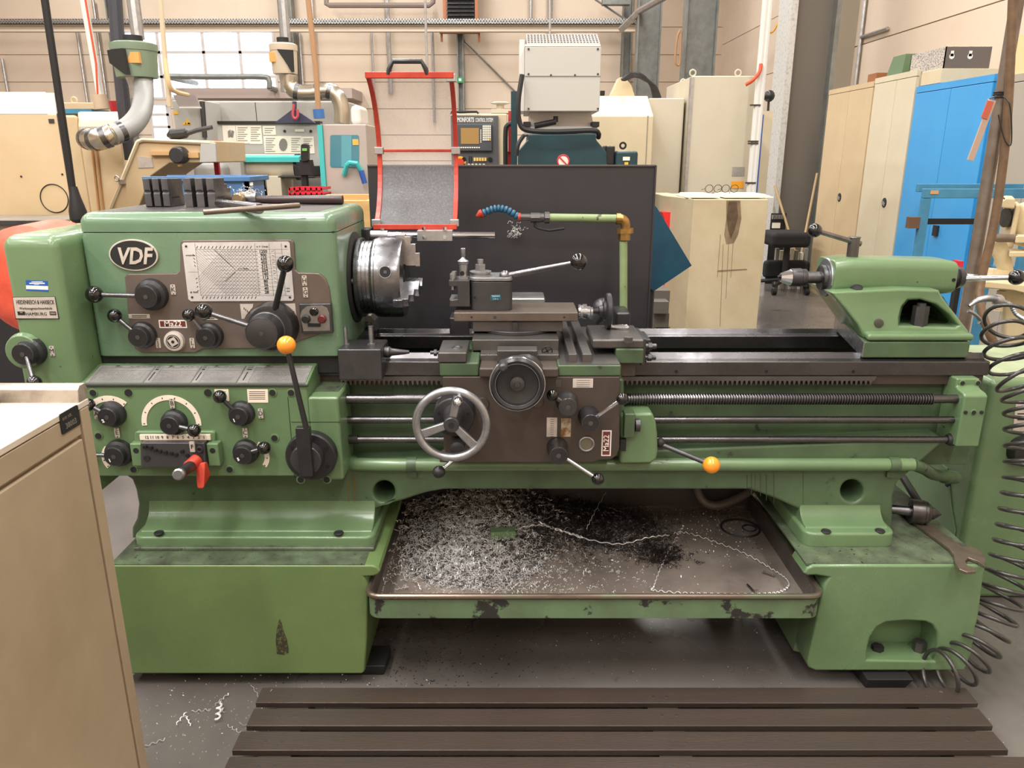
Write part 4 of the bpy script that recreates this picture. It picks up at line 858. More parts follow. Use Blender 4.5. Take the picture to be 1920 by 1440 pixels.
b = W(1906, 520, 2.22); m = MB(); m.cyl((bx1+.045, 2.28, AX.z), b, .0085, .0075, 14); part(m, 'rod', CHROME, parent=thw); m = MB(); m.sph(b, 14.5*S(2.22, 520), 24); part(m, 'ball_knob', BALL, parent=thw)
# coolant pipe at the back
Yk = 2.6
def kp(u, v, Y=Yk): return W(u, v, Y)
m = MB(); m.cyl(kp(1169, 622), kp(1169, 452), .0135, n=16); cpp = part(m, 'coolant_pipe', M('flaking green pipe paint', (140, 158, 112), .4, 0, (120, 140, 96), 8, .4, .7, (70, 66, 54), 26, .64, .02))
m = MB(); m.cyl(kp(1022, 408), kp(1158, 410), .0135, n=16); part(m, 'coolant_pipe', cpp.data.materials[0])
m = MB(); m.tube(spline([kp(1155, 410), kp(1168, 412), kp(1173, 422), kp(1172, 440)], 6), .016, 16); m.cyl(kp(1155, 410), kp(1163, 410.5), .0185, n=12); m.cyl(kp(1171.5, 428), kp(1171.5, 437), .029, n=10); m.cyl(kp(1171, 438), kp(1170.5, 450), .021, n=8); part(m, 'pipe_elbow', BRASS)
m = MB(); m.cyl(kp(975, 407), kp(998, 407.5), .0115, n=14); m.cyl(kp(995, 408), kp(1012, 408), .016, n=8); m.cyl(kp(1012, 408), kp(1020, 408), .0145, n=12); m.cyl(kp(1021, 408), kp(1030, 408), .019, n=8); cv = part(m, 'ball_valve', IRON)
m = MB(); m.tube([kp(1003, 416), kp(1003, 424), kp(1010, 428), kp(1030, 432), kp(1058, 428)], .005, 8); part(m, 'valve_handle', DARK, parent=cv)
pts = spline([kp(972, 407), kp(955, 396), kp(938, 391), kp(922, 393), kp(905, 400)], 5)
for i in range(0, len(pts)-2, 2):
    d = pts[i+1]-pts[i]; m = MB(); m.rev(pts[i], d, [(0, .008), (d.length*.6, .0125), (d.length*1.4, .0125), (d.length*1.9, .009)], 14); part(m, 'hose_segment', M('blue hose segment', (44, 92, 120), .4) if i == 0 else bpy.data.materials['blue hose segment'], parent=cv)
m = MB(); m.rev(kp(905, 399), kp(893, 406)-kp(905, 399), [(0, .014), (.008, .014), (.024, .004)], 14); part(m, 'nozzle_tip', REDL, parent=cv)
m = MB(); m.cyl(kp(971, 407), kp(976, 407), .0135, n=14); part(m, 'nozzle_ring', REDL, parent=cv)
# ================================================================ THE HALL
def yon(u, v=300, X=3.3): d = ray(u, v); return d.y*X/d.x
YB, XR, XL, YF, ZC = 17.0, 4.3, -14.0, -8.0, 7.0
WINM = clear('bright window pane', (250, 252, 255), .15, .2, (250, 250, 250))
FRAMEW = M('white window frame', (214, 208, 206), .5)
m = MB(); m.box(XL-.2, XR+.2, YF-.2, YB+.4, -.1, 0); struct(m.build('floor', FLOORM))
m = MB(); m.box(XL-.2, XR+.2, YF-.2, YB+.2, ZC, ZC+.1); struct(m.build('ceiling', M('hall ceiling', (214, 210, 204), .8)))
m = MB(); m.box(XL-.2, XL, YF, YB, 0, ZC); struct(m.build('wall_left', WALLM))
m = MB(); m.box(XL, XR, YF-.2, YF, 0, ZC); struct(m.build('wall_front', WALLM))
def X17(u, v): return W(u, v, YB).x
ops = [(X17(237, 120), X17(519, 120), W(400, 187, YB).z, W(400, 55, YB).z), (X17(283, 230), X17(324, 230), 0, W(300, 193, YB).z)]
h_ = W(700, 103, YB).z-W(700, 154, YB).z; zj = W(700, 154, YB).z % h_
def pieces(x0, x1, z0, z1):
    zs_ = sorted({z0, z1, *[q for o in ops for q in o[2:] if z0 < q < z1]}); out = []
    for a, b in zip(zs_, zs_[1:]):
        x = x0
        for o in sorted(ops):
            if o[2] < (a+b)/2 < o[3] and o[1] > x0 and o[0] < x1:
                if o[0] > x: out.append((x, o[0], a, b))
                x = max(x, o[1])
        if x < x1: out.append((x, x1, a, b))
    return out
m = MB()
for (x0, x1, z0, z1) in pieces(XL, XR, 0, ZC): m.box(x0, x1, YB+.02, YB+.2, z0, z1)
wb = struct(m.build('wall_back', WALLG))
z = zj-h_; xcuts = [XL, X17(214, 100), X17(860, 100), XR]
while z < 5.5:
    for a, b in zip(xcuts, xcuts[1:]):
        for (x0, x1, z0, z1) in pieces(a+.006, b-.006, max(0, z+.006), z+h_-.006):
            if z1-z0 > .03 and x1-x0 > .03: m = MB(); m.box(x0, x1, YB-.02, YB+.03, z0, z1); m.build('wall_panel', WALLM, wb)
    z += h_
for k, o in enumerate(ops):
    x0, x1, z0, z1 = o; m = MB(); t = .05
    for b in ((x0, x0+t, z0, z1), (x1-t, x1, z0, z1), (x0, x1, z0, z0+t), (x0, x1, z1-t, z1)): m.box(b[0], b[1], YB-.03, YB+.12, b[2], b[3])
    w_ = struct(m.build('window_%d' % (k+1), FRAMEW))
    us = (300, 312, 384, 452) if k == 0 else (303,); vs_ = (98, 144) if k == 0 else (215, 238)
    xs_l = [x0]+[X17(u, 120) for u in us]+[x1]; zs_l = [z1]+[W(400, v, YB).z for v in vs_]+[z0]
    for x in xs_l[1:-1]: m = MB(); m.box(x-.03, x+.03, YB, YB+.08, z0, z1); m.build('mullion', FRAMEW, w_)
    for zz in zs_l[1:-1]: m = MB(); m.box(x0, x1, YB, YB+.08, zz-.025, zz+.025); m.build('transom', FRAMEW, w_)
    for i in range(len(xs_l)-1):
        for j in range(len(zs_l)-1): m = MB(); m.box(xs_l[i], xs_l[i+1], YB+.04, YB+.05, zs_l[j+1], zs_l[j]); m.build('pane', WINM, w_)
m = MB(); m.box(XR+.02, XR+.2, YF, YB, 0, ZC); wr = struct(m.build('wall_right', WALLG))
z = .2
while z < 6:
    for a, b in ((YF, -2), (-2, 4.2), (4.2, 10.2), (10.2, YB)):
        m = MB(); m.box(XR-.02, XR+.03, a+.006, b-.006, z, z+.838); m.build('wall_panel', WALLM, wr)
    z += .85
# pilaster columns and steelwork
def hsec(name, x0, x1, y0, y1, z0, z1, mt, t=.025):      # rolled H section standing upright, open towards the camera
    m = MB(); m.box(x0, x0+t, y0, y1, z0, z1); m.box(x1-t, x1, y0, y1, z0, z1); m.box(x0+t, x1-t, (y0+y1)/2-.01, (y0+y1)/2+.01, z0, z1)
    return m.build(name, mt)
def col(u0, u1, v, Y, d=.25):
    return hsec('trim_%d' % col.n, W(u0, v, Y).x, W(u1, v, Y).x, Y, Y+d, 0, ZC, COLG)
col.n = 1
for (u0, u1, v, Y) in ((206, 226, 80, 16.7), (528, 551, 80, 16.7), (858, 870, 160, 16.7), (1166, 1183, 120, 16.7), (1195, 1240, 60, 15.0), (1285, 1345, 60, 12.6)):
    tag(struct(col(u0, u1, v, Y, .25)), 'grey steel pilaster column'); col.n += 1
# big steel column by the lockers
x0, x1 = W(1437, 520, 9.3).x, W(1437, 520, 9.3).x+.55
m = MB(); m.box(x0, x0+.07, 9.3, 9.75, .01, ZC); c0 = tag(m.build('steel_column', M('scuffed lit column edge', (206, 206, 202), .5, .2, (150, 152, 150), 30, .5, .8)), 'big grey steel column beside the cream lockers', 'column')  # flange edge paler: the light falling on it is put into the colour
m = MB(); m.box(x0+.07, x1-.05, 9.42, 9.45, .01, ZC); m.build('web', M('column shaded web', (112, 106, 98), .6), c0)  # web darker: the shade inside the section is put into the colour
m = MB(); m.box(x1-.05, x1, 9.3, 9.75, .01, ZC); m.build('flange', COLG, c0)
m = MB(); m.box(x0-.1, x1+.1, 9.2, 9.85, 0, .02); m.build('base_plate', COLG, c0)
# rail beam and cable tray along the back wall
Yb = 16.2; xa, xb = XL, W(1192, 50, Yb).x
m = MB(); m.box(xa, xb, Yb, Yb+.16, W(900, 59, Yb).z, W(900, 55, Yb).z); m.box(xa, xb, Yb+.06, Yb+.09, W(900, 55, Yb).z, W(900, 48, Yb).z); m.box(xa, xb, Yb, Yb+.16, W(900, 48, Yb).z, W(900, 46, Yb).z)
struct(tag(m.build('trim_20', M('cream rail beam', (206, 192, 172), .5)), 'long cream rail beam across the back wall'))
m = MB(); zt0, zt1 = W(900, 46, Yb).z, W(900, 36, Yb).z
m.box(xa, xb, Yb-.05, Yb-.03, zt0, zt0+.03); m.box(xa, xb, Yb-.05, Yb-.03, zt1-.02, zt1); m.box(xa, xb, Yb-.05, Yb+.16, zt0, zt0+.01)
x = xa
while x < xb: m.box(x, x+.016, Yb-.05, Yb-.03, zt0, zt1); x += .055
tr = m.build('cable_tray', GALV); tag(tr, 'long grey mesh cable tray above the rail beam', 'cable tray')
m = MB(); m.cyl((xa, Yb+.03, zt0+.04), (xb, Yb+.03, zt0+.04), .03, n=8); m.cyl((xa, Yb+.1, zt0+.05), (xb, Yb+.1, zt0+.05), .04, n=8); m.build('cable_bundle', COLG, tr)
# heater with louvre
Yv = 16.4; hv = thing('air_heater', 'dark louvred air heater high on the back wall', 'heater', W(860, 40, Yv))
m = MB(); m.pb(838, -60, 890, 47, Yv+.02, .3); m.build('heater_box', DARK, hv)
for i in range(9):
    v = -20+i*7.4; a, b = W(838, v, Yv), W(889, v+5, Yv); m = MB(); m.hexa([(a.x, Yv-.03, b.z), (b.x, Yv-.03, b.z), (b.x, Yv+.03, b.z+.03), (a.x, Yv+.03, b.z+.03), (a.x, Yv-.03, b.z+.012), (b.x, Yv-.03, b.z+.012), (b.x, Yv+.03, a.z), (a.x, Yv+.03, a.z)]); m.build('louvre', GUN, hv)
for u in (833, 893): m = MB(); m.pb(u-3, -60, u+3, 48, Yv, .1); m.build('side_post', M('rusty orange post', (178, 112, 76), .6) if u < 840 else bpy.data.materials['rusty orange post'], hv)
m = MB(); m.pb(824, 60, 900, 63, Yv, .05); m.pb(826, 63, 830, 78, Yv, .05); m.pb(896, 63, 900, 78, Yv, .05); tag(m.build('wall_bracket', bpy.data.materials['rusty orange post']), 'rusty bracket rail under the air heater', 'bracket')
# conduits on the back wall
for i, (u, v0, v1, r) in enumerate(((728, -20, 175, .045), (590, -20, 230, .03), (700, 60, 250, .025), (812, 60, 230, .03), (566, 60, 240, .03), (152, 55, 200, .03), (185, 0, 185, .03), (8, 110, 190, .03), (1032, -20, 60, .05), (996, -20, 42, .03))):
    a = W(u, (v0+v1)/2, 16.85).x; m = MB(); m.cyl((a, 16.9, W(u, v1, 16.9).z), (a, 16.9, W(u, v0, 16.9).z), r, n=8)
    tag(m.build('wall_conduit', GALV), ['thick grey pipe down the back wall left of the heater', 'thin conduit beside the second wall column', 'thin conduit between the window wall and clear guard', 'thin conduit below the rusty bracket', 'thin conduit right of the bright window', 'thin conduit left of the green extractor', 'conduit with junction box near the black hose', 'leftmost thin conduit on the back wall', 'short hanging rod right of the heater', 'thin drop pipe right of the heater'][i], 'pipe', 'conduits on the back wall')
m = MB(); q = [W(612, -4, 16.6), W(612, 7, 16.6), W(618, 10, 16.6), W(805, 10, 16.6), W(812, 4, 16.6), W(812, -8, 16.6)]; m.tube(q, .05, 8); tag(m.build('heating_pipe', M('grey brown pipe', (140, 126, 118), .5)), 'horizontal grey pipe at the top beside the heater', 'pipe')
m = MB(); m.tube([W(866, 72, 16.93), W(966, 172, 16.93)], .02, 6); tag(m.build('wind_brace', COLG), 'thin diagonal brace rod behind the white machine head', 'brace')
m = MB(); m.tube([W(1110, -5, 16.4), W(1178, 40, 16.4)], .02, 6); m.pb(1130, -8, 1182, 8, 16.3, .2); tag(m.build('ceiling_bracket', COLG), 'grey bracket with diagonal rod at the top right of the heater', 'bracket')
m = MB(); m.tube([W(1165, 55, 15.6), W(1200, 20, 15), W(1290, -30, 13)], .06, 8); tag(m.build('slanting_pipe', GALV), 'slanting steel pipe between the two grey columns', 'pipe')
m = MB(); m.pb(857, 144, 868, 155, 16.67, .03); sg_ = m.build('exit_arrow_sign', M('green sign', (40, 150, 96), .5)); tag(sg_, 'small green sign on the thin wall column', 'sign')
m = MB(); m.pb(860, 147, 865, 152, 16.665, .01); m.build('sign_mark', WHITE, sg_)
# things under the window
m = MB(); m.pb(330, 165, 660, 184, 15.9, 1.06); tag(m.build('grey_pipe_run', M('mauve grey duct', (176, 160, 152), .6)), 'long grey duct below the bright window', 'duct')
m = MB(); q = spline([W(310, 143, 15.5), W(400, 144, 15.5), W(490, 144, 15.5), W(504, 150, 15.5), W(505, 165, 15.5)], 5); m.tube(q, .05, 8); m.cyl(q[-1], (q[-1].x, 16.98, q[-1].z), .05, n=8); m.cyl(q[0], (q[0].x, 16.98, q[0].z), .05, n=8); tag(m.build('window_pipe', COLG), 'grey pipe crossing in front of the bright window', 'pipe')
# ------------------------------------------------ hanging lines
def hang(name, label, pts, r, mt, cat='cable', n=8):
    m = MB(); m.tube(pts, r, n); return tag(m.build(name, mt), label, cat)
def up(p, z=ZC): return Vector((p.x, p.y, z))
def tocl(u, v, Y):      # carry a line straight on to the ceiling
    return up(W(u, v, Y))
a = W(84, 0, 3.0); b = W(140, 385, 3.0)
bh = hang('balancer_hose', 'black hose hanging down with a thick rubber end', [b+(a-b)*4.8, a, W(112, 190, 3.0), W(127, 290, 3.0), b], .0135, RUBBER, 'hose')
m = MB(); d = (W(148, 408, 3.0)-W(137, 350, 3.0)); m.rev(W(137, 350, 3.0), d, [(0, .014), (.04, .02), (.09, .031), (.12, .032), (.135, .022)], 18); m.build('hose_end', RUBBER, bh)
m = MB(); m.cyl(W(148, 405, 3.0), W(150, 416, 3.0), .015); m.build('hose_stub', M('copper stub', (150, 90, 60), .4, .5), bh)
hang('power_cable', 'white cable drop with an orange line beside it', [tocl(157, 0, 7), W(157, 0, 7), W(178, 120, 7), W(192, 205, 7)], .03, PIPEW)
hang('orange_cable', 'thin orange cable running down the white cable drop', [tocl(160, 0, 6.9), W(160, 0, 6.9), W(180, 120, 6.9), W(183, 178, 6.9)], .008, M('orange cable', (216, 84, 50), .5))
m = MB(); m.cyl(W(186, 178, 6.95), W(192, 205, 6.95), .06); tag(m.build('cable_plug', M('dirty grey plug', (190, 170, 146), .5)), 'grey plug end of the white cable drop', 'plug')
pz = hang('cable_drop_pole', 'beige cable pole hanging in front of the window', [tocl(301, 0, 6.5), W(301, 0, 6.5), W(310, 120, 6.5), W(318, 200, 6.5)], .02, M('beige pole', (206, 188, 158), .5), 'cable')
hang('cream_cable', 'cream cable curving from the window pole to the grey cabinet', spline([W(309, 110, 6.45), W(318, 160, 6.45), W(330, 172, 6.6), W(352, 178, 7.2)], 6), .018, M('cream cable', (226, 196, 150), .5))
hang('brown_cable', 'brown cable hanging beside the second dust extractor', [tocl(578, 0, 6.6), W(578, 0, 6.6), W(592, 130, 6.6), W(597, 205, 6.6)], .022, M('brown cable', (176, 136, 100), .5))
m = MB(); m.cyl(W(597, 205, 6.6), W(599, 222, 6.6), .045); tag(m.build('blue_plug', M('blue plug', (60, 110, 170), .4)), 'blue plug at the end of the brown cable', 'plug')
hang('lifting_chain', 'thin white chain hanging above the clear guard', [tocl(797, 0, 8), W(797, 0, 8), W(801, 132, 8)], .012, GALV, 'chain')
hang('light_cord', 'thin cord above the grey vented housing', [tocl(1031, 0, 5.6), W(1031, 0, 5.6), W(1031, 66, 5.6)], .008, GALV)
m = MB(); m.cyl(W(222, 210, 7.2), W(219, 190, 7.2), .06, .075); ct_ = tag(m.build('red_socket', M('red plug', (200, 50, 54), .4)), 'red power connector beside the dark duct post', 'plug')
hang('dark_duct_post', 'dark rubber supply line left of the silver duct', [tocl(215, -10, 7), W(215, -10, 7), W(222, 100, 7), W(236, 240, 7), W(240, 300, 7)], .055, M('dark duct rubber', (66, 66, 74), .5), 'duct', 10)
# ------------------------------------------------ dust extractors
def extractor(u0, v0, u1, v1, Y, mt, lab, left):
    k = S(Y, v0); c = W((u0+u1)/2, v1, Y+.3); R = (u1-u0)/2*k*1.0; H = (v1-v0)*k
    t = thing('dust_extractor', lab, 'extractor', c)
    m = MB(); m.rev(c, (0, 0, 1), [(0, R*.86), (.02, R*.88), (H*.78, R*.95)], 28); m.build('drum', mt, t)
    m = MB(); m.rev(c+Vector((0, 0, H*.76)), (0, 0, 1), [(0, R*.98), (.03, R), (H*.2, R), (H*.25, R*.8)], 28); m.build('drum_lid', mt, t)
    m = MB(); m.rev(c+Vector((0, 0, H)), (0, 0, 1), [(0, R*.42), (H*.2, R*.42)], 20); m.build('motor_cap', DARK, t)
    s = -1 if left else 1
    m = MB(); nn = Vector((s*.45, -.893, 0)); tt = Vector((.893, s*.45, 0)); m.prism([c+nn*R*.99+tt*a_*R+Vector((0, 0, b_*H)) for a_, b_ in ([(-.5, .74), (.5, .76), (.62, .03), (.44, .03), (-.45, .38)] if left else [(-.62, .76), (.5, .76), (.46, .04), (.3, .04)])], nn*-R*.16); m.build('belt_guard', DARK, t)
    m = MB(); q = c+Vector((.34*R if left else -R*.5, -R*.92, H*.5)); yy = c.y-math.sqrt(max(.01, (R*.91)**2-(q.x-c.x)**2)); m.box(q.x-.045, q.x+.045, yy-.012, yy+.06, q.z-.035, q.z+.045); m.build('warning_label', M('orange label', (226, 164, 90), .5), t)
    m = MB(); m.rev(c, (0, 0, -1), [(0, R*.5), (.06, R*.42), (.16, R*.42)], 20); m.build('outlet', GALV, t)
    # hanger strut to the ceiling
    m = MB(); m.cyl(c+Vector((0, .1, H*1.15)), up(c+Vector((0, .1, 0))), .05, n=10); m.build('hanger', GALV, t)
    return t
EXG = M('grey green extractor', (124, 142, 120), .5); EXB = M('beige extractor', (206, 190, 166), .5)
extractor(214, 82, 302, 146, 6.4, EXG, 'green drum dust extractor hanging left of the window', True)
extractor(508, 84, 562, 139, 7.6, EXB, 'smaller beige drum dust extractor right of the window', False)
def duct(name, lab, ctrl, r, mt, rib=.05, bands=()):
    p = spline(ctrl, 14); m = MB(); m.tube(p, [r*(1+rib*(i % 2)) for i in range(len(p))], 18); o = tag(m.build(name, mt, ang=60), lab, 'duct')
    for f in bands:
        i = int(f*(len(p)-2)); m = MB(); d = (p[i+1]-p[i]).normalized(); m.rev(p[i]-d*.02, d, [(0, r*1.06), (.04, r*1.06)], 20); m.build('clamp_band', STEELB, o)
    return o
DUCTG = M('grey flexible duct', (158, 158, 156), .5, .3); DUCTS = M('shiny duct elbow', (200, 192, 176), .25, .9)
k = S(6.6, 200)
duct('flexible_duct', 'grey ribbed flexible duct curving down from the green extractor', [W(268, 146, 6.7), W(269, 185, 6.55), W(262, 215, 6.3), W(240, 240, 6.05), W(208, 254, 5.92)], 17*k, DUCTG, .05, (.03, .9))
duct('duct_elbow', 'shiny segmented duct elbow entering the cream machine', [W(214, 250, 5.93), W(196, 258, 5.9), W(178, 262, 5.93), W(162, 260, 6.05)], 17.5*k, DUCTS, .04, (.3, .65, .95))
k = S(7.9, 170)
duct('duct_run', 'shiny duct running right from the beige extractor', [W(543, 140, 7.9), W(543, 158, 7.9), W(556, 172, 7.9), W(585, 174, 7.9), W(612, 170, 7.9), W(632, 180, 7.9), W(641, 205, 7.9), W(641, 232, 7.9)], 14.5*k, DUCTS, .025, (.3, .5, .62))
# ------------------------------------------------ machines at the back, left side
def slab(m, pts, Y, d): m.poly(pts, Y, d)
def floorbox(m, u0, u1, v, Y, d, z1=None):      # box standing on the floor, top seen at v
    m.box(W(u0, v, Y).x, W(u1, v, Y).x, Y, Y+d, 0, z1 or W((u0+u1)/2, v, Y).z)
Y = 3.9
t = thing('cnc_machine', 'big cream machine enclosure with sloping top at the left edge', 'machine', (W(40, 300, Y).x, Y+.5, 0))
x0, x1 = W(-160, 300, Y).x, W(122, 300, Y).x; zs_, zt_ = W(60, 213, Y).z, W(60, 174, Y+.22).z
def slew(m, k=.955):        # the machine stands turned a little, its side following the aisle
    for q in m.v: q.x += x1/Y*(q.y-Y)*k
    return m
m = MB(); m.prism([(x0, Y, 0), (x0, Y, zs_), (x0, Y+.22, zt_), (x0, Y+1.0, zt_), (x0, Y+1.0, 0)], (x1-x0, 0, 0)); slew(m).build('enclosure', CNC, t, .01)
m = MB(); m.prism([(x0+.01, Y-.002, zs_), (x0+.01, Y+.215, zt_+.003), (x0+.01, Y+.22, zt_-.02), (x0+.01, Y+.01, zs_-.02)], (x1-x0-.06, 0, 0)); slew(m).build('sloping_window', PALE, t)
m = MB(); m.prism([(x1-.006, Y-.003, .1), (x1-.006, Y-.003, zs_), (x1-.006, Y+.22, zt_+.005), (x1-.006, Y+.24, zt_), (x1-.006, Y+.012, zs_-.012), (x1-.006, Y+.012, .1)], (.012, 0, 0)); slew(m).build('edge_trim', GUN, t)
m = MB(); q = W(102, 372, Y); m.ring(q-Vector((0, .002, 0)), (0, 1, 0), .068, .0025, 40, 6); m.build('round_cover', DARK, t)
m = MB(); m.pb(91, 223, 101, 231, Y-.004, .004); m.build('maker_label', GUN, t)
for (u, v) in ((40, 331), (117, 327)): m = MB(); q = W(u, v, Y); m.cyl(q-Vector((0, .003, 0)), q, .005, n=8); m.build('bolt', DARK, t)
wz0, wz1 = W(130, 336, Y+.3).z, W(122, 226, Y+.3).z
m = MB(); m.prism([(x1-.002, Y+.16, wz0), (x1-.002, Y+.16, wz1-.04), (x1-.002, Y+.2, wz1), (x1-.002, Y+.75, wz1), (x1-.002, Y+.75, wz0)], (.012, 0, 0)); slew(m).build('side_window', M('dark red window', (92, 50, 48), .3), t)
m = MB(); m.box(x1, x1+.008, Y+.03, Y+.12, .3, zs_-.05); slew(m).build('blue_stripe', M('sky blue edge', (90, 160, 210), .4), t)
m = MB(); m.pb(-100, 412, 121, 500, 3.5, .3); gb2 = tag(m.build('grey_steel_box', M('dirty steel box', (140, 132, 122), .5, .2, (118, 110, 100), 6), bev=.006), 'grey steel box ledge behind the red belt guard', 'box')
m = MB(); m.box(W(-100, 450, 3.55).x, W(115, 450, 3.55).x, 3.55, 3.75, 0, W(0, 498, 3.5).z+.01); m.build('pedestal', DARK, gb2)
m = MB(); m.pb(-20, 414, 100, 421, 3.48, .03); m.build('top_flange', GUN, gb2)
m = MB(); q = W(119, 432, 3.6); m.rev(q, (1, 0, 0), [(0, .02), (.02, .05), (.2, .055), (.34, .05)], 20); tag(m.build('yellow_drum', M('yellow enamel', (226, 190, 60), .3)), 'yellow drum end peeping out behind the headstock', 'drum')
# second cream machine
Y = 6.2
t = thing('turning_centre', 'cream machine housing the shiny duct elbow enters', 'machine', (W(180, 300, Y).x, Y+.6, 0))
x0, x1 = W(118, 300, Y).x, W(232, 300, Y).x
x0 = W(147, 240, Y).x; zs_, zt_ = W(170, 236, Y).z, W(170, 210, Y+.2).z
m = MB(); m.prism([(x0, Y, 0), (x0, Y, zs_), (x0, Y+.2, zt_), (x0, Y+.6, zt_), (x0, Y+.6, 0)], (x1-x0, 0, 0)); slew(m, .97).build('enclosure', CNC, t, .01)
m = MB(); m.prism([(x0+.02, Y-.003, zs_-.005), (x0+.02, Y+.195, zt_+.002), (x0+.02, Y+.2, zt_-.02), (x0+.02, Y+.01, zs_-.02)], (x1-x0-.02, 0, 0)); slew(m, .97).build('sloping_top', PALE, t)
m = MB(); m.box(x0-.28, x0, Y+.05, Y+.6, 0, zs_+.08); slew(m, .97).build('side_door', CNC, t, .02)
m = MB(); m.pb(151, 237, 160, 243, Y-.004, .004); m.build('maker_label', PLATE, t)
for u in (172, 180): m = MB(); m.tube([W(u, 275, Y-.01), W(u+14, 400, Y-.01)], .008, 6); m.build('rust_streak_pipe', M('brown thin line', (176, 128, 78), .6) if u == 172 else bpy.data.materials['brown thin line'], t)
m = MB(); m.pb(98, 204, 172, 213, 6.9, .3); bs = tag(m.build('blue_cover', BBLUE), 'long blue cover strip between the two cream machines', 'cover')
m = MB(); x = W(135, 210, 7.0).x; m.box(x-.3, x+.3, 7.0, 7.2, 0, W(135, 213, 6.9).z+.01); m.build('cover_support', CNC, bs)
m = MB(); floorbox(m, 90, 186, 192, 8.4, .6); rc = tag(m.build('rear_cabinet', CNC, bev=.01), 'far cream cabinet with lifting eyes behind the blue strip', 'cabinet')
for u in (99, 139): m = MB(); q = W(u, 188, 8.6); m.ring(q, (0, 1, 0), .03, .009, 16, 6); m.build('lifting_eye', CNC, rc)
# chip conveyor
Y = 4.9
t = thing('chip_conveyor', 'beige chip conveyor with sloping neck and rotary motor', 'conveyor', (W(260, 390, Y).x, Y+.3, 0))
m = MB(); m.poly([(190, 440), (255, 262), (264, 259), (403, 264), (406, 305), (318, 306), (283, 330), (240, 440)], Y, .55); m.build('conveyor_body', CNC, t, .008)
m = MB(); m.poly([(376, 266), (404, 268), (406, 304), (374, 305)], Y-.02, .02); m.build('end_panel', GREYM, t, .004)
m = MB(); m.tube([W(196, 418, Y-.01), W(258, 266, Y-.01), W(268, 262, Y-.01), W(395, 268, Y-.01)], .012, 6); m.build('edge_rib', CREAM, t)
m = MB(); q = W(340, 291, Y); m.rev(q-Vector((0, .08, 0)), (0, 1, 0), [(0, .02), (0, .042), (.02, .05), (.08, .052)], 20); m.build('motor', GUN, t)
m = MB(); m.pb(331, 276, 336, 312, Y-.05, .03); m.pb(280, 284, 332, 291, Y-.03, .03); m.pb(345, 286, 372, 296, Y-.02, .02); m.build('tensioner', M('rusty cream', (200, 160, 110), .5), t)
m = MB(); m.poly([(258, 293), (285, 296), (288, 314), (259, 315)], Y-.004, .004); m.build('info_plate', PLATE, t)
m = MB(); m.ring(W(219, 335, Y-.03), (.3, 1, 0), .016, .004, 14, 6); m.pb(222, 337, 232, 345, Y-.03, .03); m.build('latch', GALV, t)
m = MB(); x = W(290, 400, Y+.2).x; m.box(x-.35, x+.3, Y+.05, Y+.5, 0, W(290, 400, Y).z); m.build('conveyor_foot', DARK, t)
m = MB(); q = W(340, 254, Y+.2); m.rev(q+Vector((-.09, 0, 0)), (1, .05, .12), [(0, .01), (.03, .035), (.12, .03), (.14, .012)], 12); m.tube([q, q+Vector((.1, 0, .03)), q+Vector((.2, 0, .05))], .014, 8); tag(m.build('hand_grinder', HUB), 'dark hand tool lying on the chip conveyor', 'tool')
# blue bin
Y = 4.3
t = thing('blue_bin', 'blue plastic bin behind the headstock', 'bin', (W(390, 370, Y).x, Y+.4, 0))
x0, x1 = W(276, 335, Y).x, W(464, 335, Y).x; z1 = W(390, 333, Y).z
m = MB(); 
for b in ((x0, x1, Y, Y+.02), (x0, x1, Y+.28, Y+.3), (x0, x0+.02, Y, Y+.3), (x1-.02, x1, Y, Y+.3)): m.box(*b, z1-.5, z1)
m.box(x0, x1, Y, Y+.3, z1-.5, z1-.48); m.build('bin_walls', SBLUE, t)
m = MB(); m.box(x0-.02, x1+.02, Y-.02, Y+.01, z1-.02, z1+.006); m.box(x0-.02, x1+.02, Y+.29, Y+.32, z1-.02, z1+.006); m.box(x1-.01, x1+.02, Y, Y+.3, z1-.02, z1+.006); m.build('bin_rim', SBLUE, t, .004)
m = MB(); m.box(x0+.02, x1-.02, Y+.02, Y+.28, z1-.12, z1-.05); m.build('swarf_fill', M('dark scrap', (50, 46, 44), .7, bump=.8, bs=30), t)
m = MB(); m.box(x0+.05, x1-.05, Y+.05, Y+.27, 0, z1-.5); m.build('bin_stand', DARK, t)
m = MB(); m.pb(468, 342, 474, 348, Y-.004, .004); m.build('bin_tag', PAPER, t)
